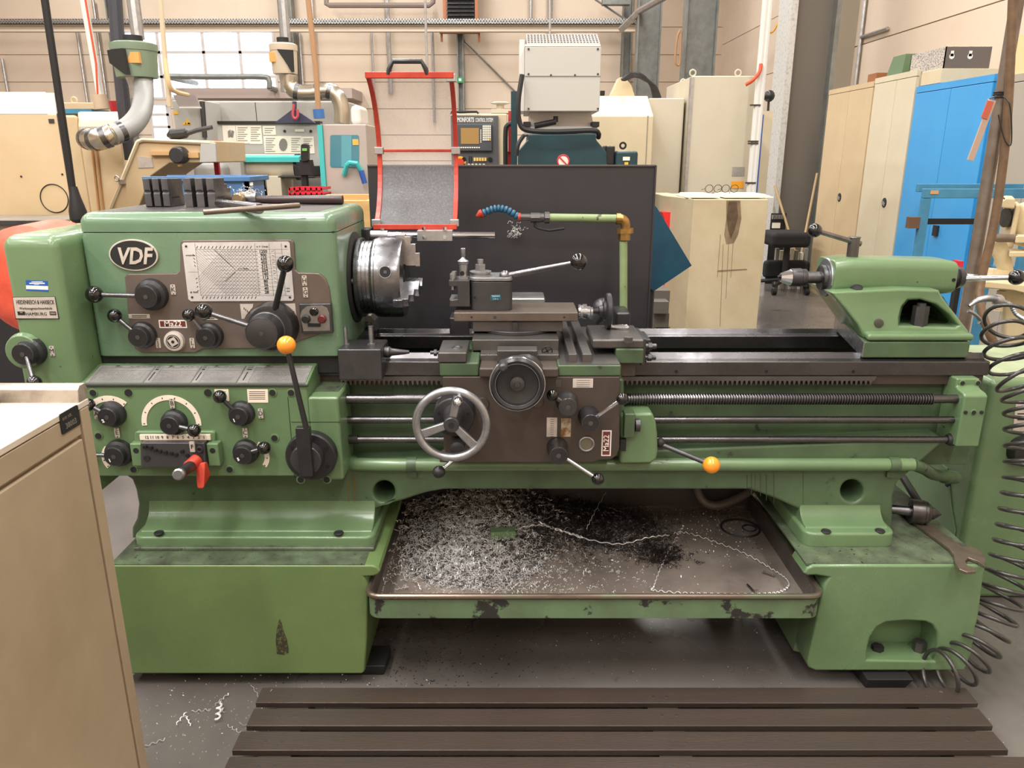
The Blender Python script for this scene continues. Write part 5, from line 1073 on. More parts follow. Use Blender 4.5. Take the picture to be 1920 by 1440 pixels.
# long grey machine with teal trim
Y = 8.3
t = thing('grey_grinding_machine', 'long light grey machine with notices and a turquoise roll', 'machine', (W(480, 260, Y).x, Y+.5, 0))
m = MB(); floorbox(m, 382, 650, 189, Y, 1.0); m.build('rear_housing', GREYM, t, .02)
m = MB(); m.pb(381.5, 195, 382.5, 330, Y-.003, .004); m.pb(484, 192, 485, 330, Y-.003, .004); m.build('panel_gap', DARK, t)
Yn = 7.4
m = MB(); m.poly([(407, 232), (602, 232), (602, 352), (412, 352)], Yn, .06); m.build('notice_panel', GREYM, t, .004)
m = MB(); m.pb(407, 227, 600, 232.5, Yn-.02, .1); m.build('panel_top_rail', HUB, t)
for i, (u0, v0, u1, v1) in enumerate(((418, 235, 443, 269), (442.5, 235, 467, 269), (467, 235, 491, 270), (493, 236, 517, 253), (495, 255, 519, 288), (519, 255, 543, 288), (543, 255, 566, 288), (566, 256, 589, 288))):
    m = MB(); m.pb(u0, v0, u1, v1, Yn-.006, .004); pp = m.build('notice_sheet', PAPER, t)
    m = MB()
    if i == 5: m.poly(circ((u0+u1)/2, (v0+v1)/2, 8, 12, 12), Yn-.008, .001)
    elif i == 0: m.poly([(427, 246), (432, 243), (434, 256), (428, 258)], Yn-.008, .001); m.poly([(434, 244), (439, 246), (437, 258), (433, 257)], Yn-.008, .001)
    else:
        for k in range(int((v1-v0-5)/4)): m.pb(u0+3, v0+4+k*4, u1-3-(k % 3)*3, v0+5.2+k*4, Yn-.008, .001)
    m.build('print', M('grey print', (130, 126, 120), .7) if i == 0 else bpy.data.materials['grey print'], pp)
m = MB(); m.pb(553, 242, 570, 247, Yn-.006, .004); m.build('small_label', PAPER, t)
for (u, v) in ((534, 246), (583, 246)): m = MB(); q = W(u, v, Yn); m.cyl(q-Vector((0, .01, 0)), q, .012, n=8); m.build('bolt', DARK, t)
Yr2 = 7.0
m = MB(); q = W(452, 313, Yr2+.2); q2 = W(556, 313, Yr2+.2); m.cyl(q, q2, .11, n=28); m.build('roll_cover', CREAMG, t)
m = MB(); m.prism([(W(451, 300, Yr2).x, Yr2+.04, W(451, 304, Yr2).z), (W(451, 300, Yr2).x, Yr2+.04, W(451, 295, Yr2).z), (W(451, 300, Yr2).x, Yr2+.13, W(451, 291, Yr2).z), (W(451, 300, Yr2).x, Yr2+.3, W(451, 291, Yr2).z), (W(451, 300, Yr2).x, Yr2+.3, W(451, 304, Yr2).z)], (q2.x-q.x, 0, 0)); m.build('turquoise_strip', TEAL, t)
m = MB(); m.cyl(q2, q2+Vector((.03, 0, 0)), .115, n=28); m.build('roll_end', HUB, t)
m = MB(); m.pb(406, 291, 451, 335, Yr2-.05, .4); m.build('left_block', GREYM, t, .01)
m = MB(); m.pb(360, 306, 420, 345, 6.8, .3); m.build('round_guard', M('mid grey guard', (150, 148, 144), .5), t, .05)
m = MB(); floorbox(m, 498, 526, 330, Yr2, .4); m.build('cable_cabinet', CREAMG, t, .006)
m = MB(); floorbox(m, 410, 600, 352, Yn+.1, .5); m.build('machine_base', GUN, t)
m = MB(); m.pb(552, 311, 600, 330, Yr2+.05, .2); m.pb(520, 330, 590, 334, Yr2, .3); m.build('tailstock', HUB, t, .006)
# grey control tower left of it
Y = 7.8
t = thing('control_tower', 'grey control tower with hinged hood and yellow warning signs', 'cabinet', (W(350, 250, Y).x, Y+.2, 0))
m = MB(); floorbox(m, 322, 380, 188, Y, .45); m.build('tower_body', GREYM, t, .01)
m = MB(); m.poly([(324, 178), (366, 178), (374, 200), (336, 201)], Y-.15, .03); m.build('hood', M('hood grey', (150, 140, 136), .5), t)
m = MB(); m.pb(336, 200, 374, 203, Y-.16, .05); m.build('hood_lip', PALE, t)
m = MB(); m.poly([(351, 222), (347, 233), (357, 233)], Y-.004, .004); m.pb(343, 230, 349, 234, Y-.004, .004); m.pb(352, 230, 357, 234, Y-.004, .004); m.pb(324, 209, 334, 214, Y-.004, .004); m.build('warning_sign', YELLOW, t)
m = MB(); m.cyl(W(379, 190, Y-.02), W(384, 258, Y-.02), .025, n=8); m.build('conduit', GUN, t)
m = MB(); m.pb(400, 263, 412, 290, 5.4, .03); x = W(405, 280, 5.45).x; m.box(x-.015, x+.015, 5.42, 5.45, 0, W(405, 288, 5.4).z); tag(m.build('red_sign_post', M('red panel', (210, 44, 60), .5)), 'small red panel beside the chip conveyor end', 'panel')
# multimeter
t = thing('multimeter', 'green and black multimeter with display before the notices', 'multimeter', W(571, 300, 6.6))
m = MB(); m.poly(rrect(564, 270, 578, 302, 4, 3), 6.6, .05); m.build('meter_body', HUB, t)
m = MB(); m.pb(566.5, 278, 575.5, 283, 6.59, .02); m.build('display', M('meter display', (120, 190, 90), .4), t)
m = MB(); m.poly([(562, 300), (580, 300), (585, 328), (560, 328)], 6.62, .12); m.build('meter_stand', DARK, t)
m = MB(); q = W(571, 328, 6.68); m.cyl((q.x, q.y, 0), q, .03, n=10); m.build('stand_post', DARK, t)
# grey door unit with window
Y = 6.6
t = thing('machine_door_unit', 'warm grey door unit with window and turquoise handle', 'machine', (W(645, 300, Y).x, Y+.3, 0))
m = MB(); floorbox(m, 604, 686, 233, Y, .7); m.build('door_panel', WARMG, t, .01)
m = MB(); m.pb(600, 234, 609, 400, Y-.02, .06); m.build('turquoise_edge', TEAL, t, .003)
m = MB(); m.poly(rrect(619, 253, 673, 314, 4, 3), Y-.004, .006); m.build('door_window', M('teal window glass', (70, 130, 146), .12, coat=.6), t)
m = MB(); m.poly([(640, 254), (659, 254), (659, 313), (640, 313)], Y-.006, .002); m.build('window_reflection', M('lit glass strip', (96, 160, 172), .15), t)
m = MB(); m.pb(661, 261, 672, 272, Y-.008, .003); m.build('yellow_note', M('yellow note', (220, 180, 80), .6), t)
m = MB(); m.tube([W(645, 328, Y-.02), W(650, 310, Y-.06), W(655, 305, Y-.06), W(668, 306, Y-.06), W(678, 322, Y-.02)], .02, 8); m.build('door_handle', TEAL, t)
m = MB(); m.cyl(W(677, 320, Y-.08), W(684, 344, Y-.08), .022); m.build('blue_grip', M('blue grip', (44, 84, 160), .4), t)
m = MB(); m.pb(656, 196, 676, 236, Y+.3, .4); m.build('white_shroud', PALE, t, .06)
m = MB(); m.poly([(515, 230), (548, 205), (548, 190), (553, 190), (553, 205), (590, 230)], 7.2, .06); tag(m.build('spreader_beam', M('dark blue steel', (58, 56, 80), .5)), 'dark triangular lifting frame on the notice panel', 'frame')
m = MB(); q = spline([W(551, 195, 7.15), W(549, 215, 7.15), W(553, 222, 7.15), W(558, 218, 7.15), W(558, 205, 7.15)], 5); m.tube(q, .012, 6); tag(m.build('rope_loop', M('red cord', (190, 80, 84), .5)), 'red cord loop hanging on the dark triangular frame', 'cord')
# red crate
t = thing('red_crate', 'red plastic crate under the turquoise roll', 'crate', (W(570, 358, 6.2).x, 6.3, .6)); m = MB()
x0, x1 = W(542, 360, 6.2).x, W(604, 360, 6.2).x; za, zb_ = W(570, 367, 6.2).z, W(570, 352, 6.2).z
for b in ((x0, x1, 6.2, 6.21), (x0, x1, 6.5, 6.51), (x0, x0+.01, 6.2, 6.5), (x1-.01, x1, 6.2, 6.5)):
    m.box(*b, za, za+.02); m.box(*b, zb_-.02, zb_)
for i in range(7): x = x0+(x1-x0)*i/6; m.box(x-.006, x+.006, 6.2, 6.21, za, zb_)
m.box(x0, x1, 6.2, 6.5, za, za+.008); m.build('crate_walls', M('red plastic', (214, 40, 56), .4), t)
m = MB(); m.box(x0+.02, x1-.02, 6.22, 6.48, 0, za); m.build('crate_stand', DARK, t)
# wooden crate behind the headstock
Y = 3.1; t = thing('wooden_crate', 'pale wooden box behind the right end of the headstock', 'crate', (W(665, 400, Y).x, Y+.2, 0))
x0, x1 = W(560, 400, Y).x, W(695, 400, Y).x; z1 = W(670, 376, Y).z
for (b, nm) in (((x0, x1, Y, Y+.02), 'front_board'), ((x0, x1, Y+.5, Y+.52), 'rear_board'), ((x1-.02, x1, Y+.02, Y+.5), 'side_board'), ((x0, x0+.02, Y+.02, Y+.5), 'side_board')):
    m = MB(); m.box(*b, z1-.25, z1); m.build(nm, WOODL, t, .002)
m = MB(); m.box(x0, x1, Y, Y+.52, z1-.27, z1-.25); m.build('crate_floor', WOODL, t)
m = MB(); m.box(x0+.02, x1-.02, Y+.05, Y+.47, 0, z1-.27); m.build('crate_stand', DARK, t)
# ------------------------------------------------ control console
Y = 5.6
t = thing('control_console', 'dark grey machine control console with amber screen', 'control panel', (W(900, 300, Y).x, Y+.2, 0))
m = MB(); floorbox(m, 846, 951, 213, Y+.03, .4); m.build('console_cabinet', CREAM, t, .01)
m = MB(); m.pb(846, 217, 934, 320, Y, .04); m.build('front_panel', M('console grey', (86, 88, 92), .45), t)
m = MB(); m.pb(853, 233, 922, 283, Y-.03, .03); m.build('screen_unit', M('console dark grey', (74, 76, 82), .4), t, .004)
m = MB(); m.pb(864, 240, 898, 270, Y-.034, .006); m.build('screen', glow('amber screen', (150, 116, 62), .25), t)
for r in range(7):
    for c_ in range(5): 
        m = MB(); m.pb(905+c_*3.2, 235+r*4.2, 907.5+c_*3.2, 238.4+r*4.2, Y-.036, .008); m.build('key', PAPER if not (r == 6 and c_ == 4) else YELLOW, t)
for i in range(8): m = MB(); m.pb(900.5, 243+i*3.2, 902.5, 245+i*3.2, Y-.034, .006); m.build('soft_key', PAPER, t)
for i in range(10): m = MB(); m.pb(859+i*4.2, 275.5, 862+i*4.2, 277.8, Y-.034, .006); m.build('soft_key', PAPER, t)
for i in range(5): m = MB(); m.pb(888+i*5, 295.5, 892+i*5, 302, Y-.015, .02); m.build('lit_key', M('amber key', (230, 190, 110), .4) if i == 0 else bpy.data.materials['amber key'], t)
for i in range(6): m = MB(); m.pb(870+i*7, 307, 874+i*7, 310, Y-.01, .012); m.build('lower_key', PAPER, t)
m = MB(); m.text('MONFORTS', .042, front(W(873, 225, Y-.002)), ext=.001, sx=.52, bold=.001); m.text('CONTROL SYSTEM', .036, front(W(908, 225.4, Y-.002)), ext=.001, sx=.40, bold=.0006); m.build('lettering', WHITE, t)
m = MB(); q = W(863, 304, Y-.01); m.cyl(q, q+Vector((0, .02, 0)), .04, n=20); m.build('stop_ring', YELLOW, t); m = MB(); m.cyl(q-Vector((0, .04, 0)), q, .026, n=20); m.build('stop_button', M('red button', (204, 60, 40), .4), t)
for u in (879, 883): m = MB(); m.pb(u, 293, u+1.6, 306, Y-.01, .01); m.build('slot', BLACK, t)
for u in (870, 919): m = MB(); q = W(u, 299, Y-.01); m.cyl(q, q+Vector((0, .02, 0)), .016, n=12); m.build('rotary_knob', BLACK, t)
m = MB(); m.tube([W(846, 214, Y), W(846, 210, Y), W(894, 209.5, Y), W(897, 213, Y)], .008, 6); m.build('grab_rail', DARK, t)
m = MB(); m.pb(921, 204, 957, 212, 6.3, .2); q = W(938, 196, 6.4); m.cyl(q, q+Vector((0, 0, -.07)), .03); m.rev(q+Vector((0, 0, -.0)), (0, 0, 1), [(0, .05), (.01, .08), (.02, .05)], 16); x = q.x; m.box(x-.05, x+.05, 6.35, 6.5, 0, W(938, 212, 6.3).z); tag(m.build('valve_block', CREAMG), 'grey valve block with star knob behind the console', 'valve')
m = MB(); m.pb(953, 208, 962, 285, 5.9, .05); x = W(957, 250, 5.95).x; m.box(x-.03, x+.03, 5.92, 5.97, 0, W(957, 284, 5.9).z); tag(m.build('red_strip', M('dark red strip', (170, 40, 40), .5)), 'narrow red strip right of the control console', 'panel')
m = MB(); q = spline([W(948, 312, 5.3), W(948, 250, 5.3), W(951, 236, 5.3), W(960, 231, 5.3)], 5); m.tube(q, .016, 8); tag(m.build('black_hand_rail', DARK), 'black bent rail between the console and teal post', 'rail')
# ------------------------------------------------ teal machine with grey vented head
Y = 4.7
t = thing('milling_machine', 'dark teal machine with tall grey vented motor housing', 'machine', (W(1050, 280, Y).x, Y+.4, 0))
kx = lambda u, v, Yy=Y: W(u, v, Yy)
m = MB(); m.poly([(972, 312), (972, 282), (990, 262), (990, 252), (1118, 250), (1118, 262), (1138, 286), (1138, 312)], Y, .6); m.build('teal_body', DTEAL, t, .008)
m = MB(); a = W(972, 300, Y).x; b = W(1138, 300, Y).x; m.box(a, b, Y+.02, Y+.6, 0, W(1050, 311, Y).z); m.build('machine_column', DTEAL, t)
m = MB(); m.pb(958, 171, 970, 330, Y+.3, .05); m.build('teal_post', DTEAL, t)
m = MB(); x = W(964, 330, Y+.3).x; m.box(x-.02, x+.02, Y+.31, Y+.34, 0, W(964, 328, Y+.3).z); m.build('post_foot', DTEAL, t)
m = MB(); m.pb(985, 237, 1120, 253, Y+.02, .5); m.build('grey_flange', GREYM, t, .004)
m = MB(); m.poly([(994, 208), (1108, 208), (1114, 238), (992, 238)], Y+.1, .4); m.build('white_neck', PALE, t, .004)
Yq2 = Y-.05
m = MB(); m.pb(984, 87, 1126, 209, Yq2, .6); hs = m.build('motor_housing', M('housing grey', (188, 186, 178), .45), t, .006)
m = MB(); m.pb(984, 141.5, 1126, 143, Yq2-.004, .006); m.build('housing_seam', M('seam grey', (150, 150, 144), .5), hs)
zt = W(1050, 87, Yq2).z
m = MB(); m.box(W(984, 87, Yq2).x, W(1126, 87, Yq2).x, Yq2+.0, Yq2+.6, zt, zt+.012); m.build('top_frame', PALE, hs)
m = MB(); za, zb2 = zt+.012, W(1050, 66, Yq2+.18).z
xa_l, xb_l = W(988, 80, Yq2+.1).x, W(1121, 80, Yq2+.1).x
m.prism([(xa_l, Yq2+.02, za), (xa_l, Yq2+.2, zb2), (xa_l, Yq2+.55, zb2), (xa_l, Yq2+.55, za)], (xb_l-xa_l, 0, 0)); m.build('vent_top', DARK, hs)
m = MB(); nv = Vector((0, zb2-za, -.18)).normalized()*-.004
for i in range(23):
    x = xa_l+(xb_l-xa_l)*i/22; a, b = Vector((x, Yq2+.02, za)), Vector((x, Yq2+.2, zb2)); m.obox((a+b)/2+Vector((0, -.004, .002)), (1, 0, 0), b-a, (0, -1, 1), .0022, (b-a).length/2, .006)
for j in range(6):
    p = Vector(((xa_l+xb_l)/2, Yq2+.02+.18*j/5, za+(zb2-za)*j/5)); m.obox(p+Vector((0, -.004, .002)), (1, 0, 0), (0, .18, zb2-za), (0, -1, 1), (xb_l-xa_l)/2, .002, .006)
tag(m.build('vent_grille', PALE, hs), kind='stuff')
for (u, v) in ((991, 92), (1121, 92), (991, 139), (1121, 139), (991, 204), (1121, 204), (1033, 141), (1078, 141)): m = MB(); q = W(u, v, Yq2); m.cyl(q-Vector((0, .005, 0)), q, .006, n=8); m.build('screw', GUN, hs)
m = MB(); m.pb(974, 74, 983, 208, Yq2+.1, .4); m.build('side_cover', PALE, hs)
m = MB(); q = spline([kx(979, 140, Y-.1), kx(972, 190, Y-.12), kx(974, 228, Y-.12), kx(988, 244, Y-.12), kx(1040, 247, Y-.12), kx(1110, 245, Y-.1), kx(1122, 250, Y-.08), kx(1122, 258, Y-.05)], 7); m.tube(q, .014, 8); m.build('black_cable', DARK, t)
m = MB(); q = spline([kx(968, 292, Y-.06), kx(972, 270, Y-.06), kx(982, 254, Y-.02)], 5); m.tube(q, .012, 8); m.cyl(kx(1002, 236, Y+.02), kx(1042, 228, Y+.02), .016); m.cyl(kx(1042, 229, Y+.02), kx(1042, 218, Y+.02), .014); m.build('cable_elbow', DARK, t)
for u in (988, 1117): m = MB(); m.pb(u-7, 228, u+7, 238, Y+.0, .1); m.build('clamp', DARK, t, .004)
q = W(1056, 302, Y-.003); m = MB(); m.rev(q-Vector((0, .003, 0)), (0, 1, 0), [(0, .038), (.003, .038)], 28); m.build('sign_disc', PAPER, t)
m = MB(); m.ring(q-Vector((0, .004, 0)), (0, 1, 0), .034, .0045, 28, 4); m.obox(q-Vector((0, .004, 0)), (1, 0, -1), (0, 1, 0), (1, 0, 1), .034, .003, .004); m.build('prohibition_mark', M('sign red', (204, 60, 70), .5), t)
t2 = thing('teal_motor', 'small dark teal motor with lifting ring right of teal machine', 'motor', (W(1172, 300, Y).x, Y+.2, 0))
m = MB(); m.pb(1154, 283, 1196, 325, Y, .35); m.build('motor_body', DTEAL, t2, .015)
m = MB(); m.pb(1135, 273, 1153, 310, Y+.03, .2); m.build('coupling', HUB, t2, .01)
m = MB(); m.ring(W(1168, 273, Y+.15), (0, 1, 0), .017, .006, 16, 6); m.build('lifting_ring', DARK, t2)
m = MB(); m.pb(1168, 294, 1181, 301, Y-.004, .004); m.build('motor_plate', PAPER, t2); m = MB(); m.pb(1171, 304, 1178, 311, Y-.004, .004); m.build('warning_sign', YELLOW, t2)
m = MB(); x = W(1175, 320, Y).x; m.box(x-.06, x+.06, Y+.05, Y+.3, 0, W(1175, 324, Y).z); m.build('motor_stand', DTEAL, t2)
# ------------------------------------------------ cream enclosures right of it
Y = 6.0
t = thing('machine_enclosure', 'cream machine enclosure with chamfered top behind the dark panel', 'machine', (W(1160, 300, Y).x, Y+.4, 0))
x0, x1 = W(1105, 300, Y).x, W(1222, 300, Y).x; zs_, zt_ = W(1160, 217, Y).z, W(1160, 180, Y+.3).z
m = MB(); m.prism([(x0, Y, 0), (x0, Y, zs_), (x0, Y+.3, zt_), (x0, Y+.9, zt_), (x0, Y+.9, 0)], (x1-x0, 0, 0)); m.build('enclosure', CREAM, t, .01)
m = MB(); x = W(1211, 300, Y).x; m.box(x-.004, x+.004, Y-.003, Y+.01, 0, zs_); m.build('door_gap', M('seam cream', (150, 142, 126), .6), t)
m = MB(); m.pb(1126, 170, 1134, 179, Y+.5, .1); m.build('black_latch', BLACK, t)
m = MB(); floorbox(m, 1217, 1284, 184, Y+.25, .5); tag(m.build('cream_cabinet', CREAMG, bev=.008), 'plain cream cabinet left of the tall cream cabinet', 'cabinet')
m = MB(); m.poly([(1146, 180), (1162, 145), (1172, 145), (1184, 160), (1190, 180)], Y+.5, .2); tag(m.build('cable_hood', CREAM), 'cream triangular cable hood on the enclosure', 'hood')
for i in range(4):
    q = spline([W(1165+i*2, 150, Y+.4), W(1185+i*2, 137+i*2, Y+.4), W(1205+i*2, 142+i*3, Y+.4), W(1220+i*3, 160+i, Y+.4), W(1226+i*4, 184, Y+.4)], 6); m = MB(); m.tube(q, .012, 6); tag(m.build('black_cable', HUB), '%s of the four black cables arching over the cream enclosure' % ('topmost', 'second from the top', 'third from the top', 'lowest')[i], 'cable', 'cables over the enclosure')
Y = 6.1
t = thing('tall_cabinet', 'tall cream switch cabinet with lifting eyes and orange label', 'cabinet', (W(1350, 300, Y).x, Y+.5, 0))
x0, x1 = W(1292, 250, Y).x, W(1412, 250, Y).x; z1 = W(1350, 142, Y).z
m = MB(); m.box(x0, x1, Y, Y+1.0, 0, z1); m.build('cabinet_body', CREAMG, t, .008)
m = MB(); x = x0+.005; m.box(x-.015, x+.005, Y-.01, Y+.05, 0, z1-.01); m.build('door_edge', GALV, t)
for (u, Yk) in ((1299, Y+.06), (1384, Y+.06), (1282, Y+.8)): m = MB(); q = W(u, 136, Yk); q.z = z1+.025; m.ring(q, (0, 1, 0), .022, .006, 16, 6); m.build('lifting_eye', CREAMG, t)
m = MB(); m.pb(1373, 313, 1396, 330, Y-.004, .004); m.build('rating_plate', GALV, t); m = MB(); m.pb(1371, 340, 1394, 353, Y-.004, .004); m.build('orange_label', M('orange label 2', (236, 160, 30), .5), t)
Y = 5.95
for i, (u0, u1) in enumerate(((1424, 1404), (1432, 1411))):
    m = MB(); m.cyl(W(u0+14, -30, Y), W(u1, 370, Y), .022, n=10); m.cyl(W(u0+14, -30, Y), up(W(u0+14, -30, Y)), .022, n=10); q = W(u1, 370, Y); m.cyl((q.x, q.y, 0), q, .022, n=10)
    tag(m.build('supply_pipe', PIPEW), ['white supply pipe in front of the tall cabinet, left of a pair', 'white supply pipe in front of the tall cabinet, right of a pair'][i], 'pipe', 'white supply pipes')
m = MB(); m.tube(spline([W(1427, 120, Y-.03), W(1424, 135, Y-.04), W(1412, 150, Y-.04), W(1398, 159, Y-.02)], 5), .013, 8); tag(m.build('red_cable', M('red orange cable', (216, 84, 50), .5)), 'short red cable from the white pipes to the cabinet', 'cable')
m = MB(); m.tube([W(1429, 215, Y+.3), W(1416, 372, Y+.3)], .014, 8); q = W(1416, 372, Y+.3); m.cyl((q.x, q.y, 0), q, .014, n=6); tag(m.build('blue_pipe', M('blue pipe', (50, 90, 170), .4)), 'thin blue pipe beside the white supply pipes', 'pipe')
for i, v in enumerate((197, 265, 269, 343)):
    m = MB(); u = 1432-(v/370)*22; m.pb(u-13, v-1.5, u+6, v+1.5, Y-.025, .02); tag(m.build('pipe_clip', GUN), '%s of the four small dark clips holding the white supply pipes' % ('topmost', 'second highest', 'second lowest', 'lowest')[i], 'clip', 'pipe clips')
m = MB(); floorbox(m, 1426, 1450, 208, 7.0, .6); tag(m.build('narrow_cabinet', CREAM), 'narrow cream cabinet between pipes and steel column', 'cabinet')
m = MB(); q = W(1442, 180, 7.1); m.sph(q, .05, 12); m.cyl(q, W(1430, 184, 7.1), .015); q2 = W(1440, 209, 7.1); m.cyl(q, q2, .01); tag(m.build('lamp_arm', HUB), 'dark lamp head above the narrow cream cabinet', 'lamp')
m = MB(); m.tube(spline([W(1470, -10, 11), W(1463, 30, 11), W(1450, 58, 11), W(1436, 62, 11)], 5), .015, 6); tag(m.build('yellow_hose', M('yellow orange cable', (220, 160, 60), .5)), 'yellow orange cable loop left of the steel column', 'cable')
m = MB(); m.tube(spline([W(1276, 56, 12.5), W(1270, 70, 12.5), W(1266, 110, 12.5), W(1270, 122, 12.5), W(1275, 115, 12.5), W(1277, 60, 12.5)], 5), .018, 6); tag(m.build('wall_cable_loop', bpy.data.materials['brown cable']), 'brown cable loop hanging between the grey columns', 'cable')
# short stained cabinet with papers and glasses
Y = 4.35
t = thing('stained_cabinet', 'short cream metal cabinet with dark oil stain', 'cabinet', (W(1360, 500, Y).x, Y+.4, 0))
x0, x1 = W(1300, 373, Y).x, W(1441, 376, Y).x; z1 = W(1360, 374, Y).z
STM = M('stained cream metal', (196, 182, 152), .5, 0, (176, 160, 128), 3, .35, .7, (130, 112, 84), 10, .72, .06)
m = MB(); m.box(x0, x1, Y, Y+.7, .0, z1); m.build('cabinet_body', STM, t, .004)
m = MB(); m.prism([(x0, Y, 0), (x0-.10, Y+.35, 0), (x0-.10, Y+.7, 0), (x0, Y+.7, 0)], (0, 0, z1+.004)); m.build('side_panel', STM, t, .004)
m = MB(); m.pb(1363, 376, 1393, 404, Y-.0015, .0015) if 0 else m.poly([(1362, 376), (1388, 376), (1390, 410), (1384, 440), (1376, 456), (1362, 458), (1358, 440), (1362, 410)], Y-.0012, .0015); m.build('oil_stain', M('dark oil stain', (112, 94, 72), .4, 0, (142, 122, 96), 14), t)
m = MB(); m.poly([(1366, 378), (1382, 378), (1384, 405), (1378, 430), (1370, 448), (1365, 430), (1363, 405)], Y-.0018, .0015); m.build('oil_stain', M('deep oil stain', (78, 62, 48), .4, 0, (100, 82, 62), 30), t)
for (u, v0, v1) in ((1352, 458, 612), (1363, 440, 560), (1372, 440, 520), (1347, 440, 520)): m = MB(); m.tube([W(u+4, v0, Y-.0005), W(u-2, v1, Y-.0005)], .0012, 4); m.build('oil_run', bpy.data.materials['dark oil stain'], t)
m = MB(); m.poly([(1345, 507), (1400, 504), (1401, 506), (1345, 510)], Y-.001, .0012); m.build('scratch', bpy.data.materials['dark oil stain'], t)
def onz(u, v, z): return WZ(u, v, z)
for i, (u0, u1, dz, lab) in enumerate(((1270, 1330, .0, 'white papers lying at the left of the short stained cabinet'), (1338, 1425, .0, 'open white papers under the glasses on the stained cabinet'))):
    m = MB(); a, b = W(u0, 370, Y+.3).x, W(u1, 370, Y+.3).x; a = max(a, x0-.06)
    for k in range(3): m.box(a+.01*k, b-.015*k, Y+.06+.02*k, Y+.36-.01*k, z1+.006+.006*k, z1+.011+.006*k)
    tag(m.build('paper_stack', PAPER), lab, 'papers')
for i, u in enumerate((1337, 1368)):
    m = MB(); q = W(u, 364, Y+.2); q.z = z1+.05
    for s in (-.025, .025): m.ring(q+Vector((s, 0, 0)), (0, 1, .3), .022, .002, 18, 5)
    m.tube([q+Vector((-.047, 0, 0)), q+Vector((-.05, .08, -.01))], .002, 5); m.tube([q+Vector((.047, 0, 0)), q+Vector((.05, .08, -.01))], .002, 5); m.cyl(q+Vector((-.0, 0, -.022)), q+Vector((0, 0, -.026)), .004)
    tag(m.build('eyeglasses', HUB), ['spectacles on the stained cabinet, nearer its left end', 'spectacles on the stained cabinet, right pair'][i], 'glasses', 'glasses on the stained cabinet')
# blue sheet and red box behind the panel
m = MB(); m.poly([(1205, 360), (1232, 390), (1297, 498), (1226, 546), (1205, 530)], 3.2, .02); tag(m.build('blue_sheet', BSHEET), 'dark blue steel sheet standing on its corner behind the panel', 'sheet')
m = MB(); q = W(1215, 540, 3.23); m.cyl((q.x, 3.24, 0), (q.x, 3.24, q.z+.05), .03, n=8); tag(m.build('sheet_stand', DARK), 'dark prop under the blue steel sheet', 'stand')
m = MB(); m.poly([(1242, 398), (1260, 398), (1259, 432), (1250, 425)], 4.6, .1); x = W(1250, 420, 4.65).x; m.box(x-.03, x+.03, 4.62, 4.68, 0, W(1250, 425, 4.6).z); tag(m.build('red_box', M('bright red box', (220, 40, 40), .45)), 'bright red box left of the short stained cabinet', 'box')
m = MB(); m.pb(1226, 545, 1256, 566, 4.0, .2); m.pb(1226, 566, 1254, 588, 3.9, .2); m.pb(1226, 588, 1254, 620, 3.95, .2); x = W(1240, 600, 4).x; m.box(x-.04, x+.04, 3.95, 4.1, 0, W(1240, 618, 3.9).z); tag(m.build('stepped_block', M('muddy grey block', (90, 84, 76), .6)), 'dark grey stepped block low behind the splash panel', 'block')
# office chair, rack and brooms by the column
Y = 8.2
t = thing('office_chair', 'black upholstered swivel chair by the steel column', 'chair', (W(1488, 520, Y).x, Y+.2, 0))
q = W(1488, 437, Y); kz = S(Y, 440)
m = MB(); m.box(W(1451, 440, Y).x, W(1524, 440, Y).x, Y, Y+.45, W(1488, 465, Y).z, W(1488, 437, Y).z); m.build('seat', FABRIC, t, .05, seg=3)
m = MB(); m.pb(1436, 490, 1520, 523, Y+.3, .15); m.build('backrest', FABRIC, t, .04)
m = MB(); c = Vector((W(1488, 500, Y).x, Y+.25, 0)); m.cyl(c+Vector((0, 0, .1)), c+Vector((0, 0, W(1488, 463, Y).z)), .035, n=12); m.build('gas_column', DARK, t)
for i in range(5):
    a = i*2*PI/5+.3; e = c+Vector((.3*math.cos(a), .3*math.sin(a), .07)); m = MB(); m.tube([c+Vector((0, 0, .14)), e+Vector((0, 0, .03))], .02, 8); lg = m.build('leg', DARK, t)
    m = MB(); m.cyl(e+Vector((-.02, 0, -.03)), e+Vector((.02, 0, -.03)), .035, n=14); m.build('castor', BLACK, lg)
t = thing('tool_rack', 'dark rack with small parts behind the office chair', 'rack', (W(1465, 420, 9.0).x, 9.0, 0))
m = MB(); m.box(W(1447, 400, 9).x, W(1475, 400, 9).x, 9.0, 9.02, 0, W(1460, 400, 9).z); m.build('rack_panel', DARK, t)
m = MB(); m.pb(1449, 418, 1463, 428, 8.97, .03); m.build('rack_label', PAPER, t)
for i in range(7): m = MB(); m.pb(1449+i*3, 403, 1450.4+i*3, 411, 8.96, .04); m.build('rack_pin', GALV, t)
for i in range(7):
    m = MB(); u = 1455+i*9; m.pb(u, 466+(i % 3)*4, u+6, 490, 8.6, .05); q = W(u+3, 489, 8.62); m.box(q.x-.01, q.x+.01, 8.61, 8.64, 0, q.z); tag(m.build('rolled_paper', PAPER if i % 2 else M('grey roll', (150, 146, 138), .6) if i == 0 else bpy.data.materials['grey roll']), '%s of the seven pale rolls stored under the black swivel chair' % ('leftmost', 'second from left', 'third from left', 'middle', 'third from right', 'second from right', 'rightmost')[i], 'roll', 'rolls under the chair')
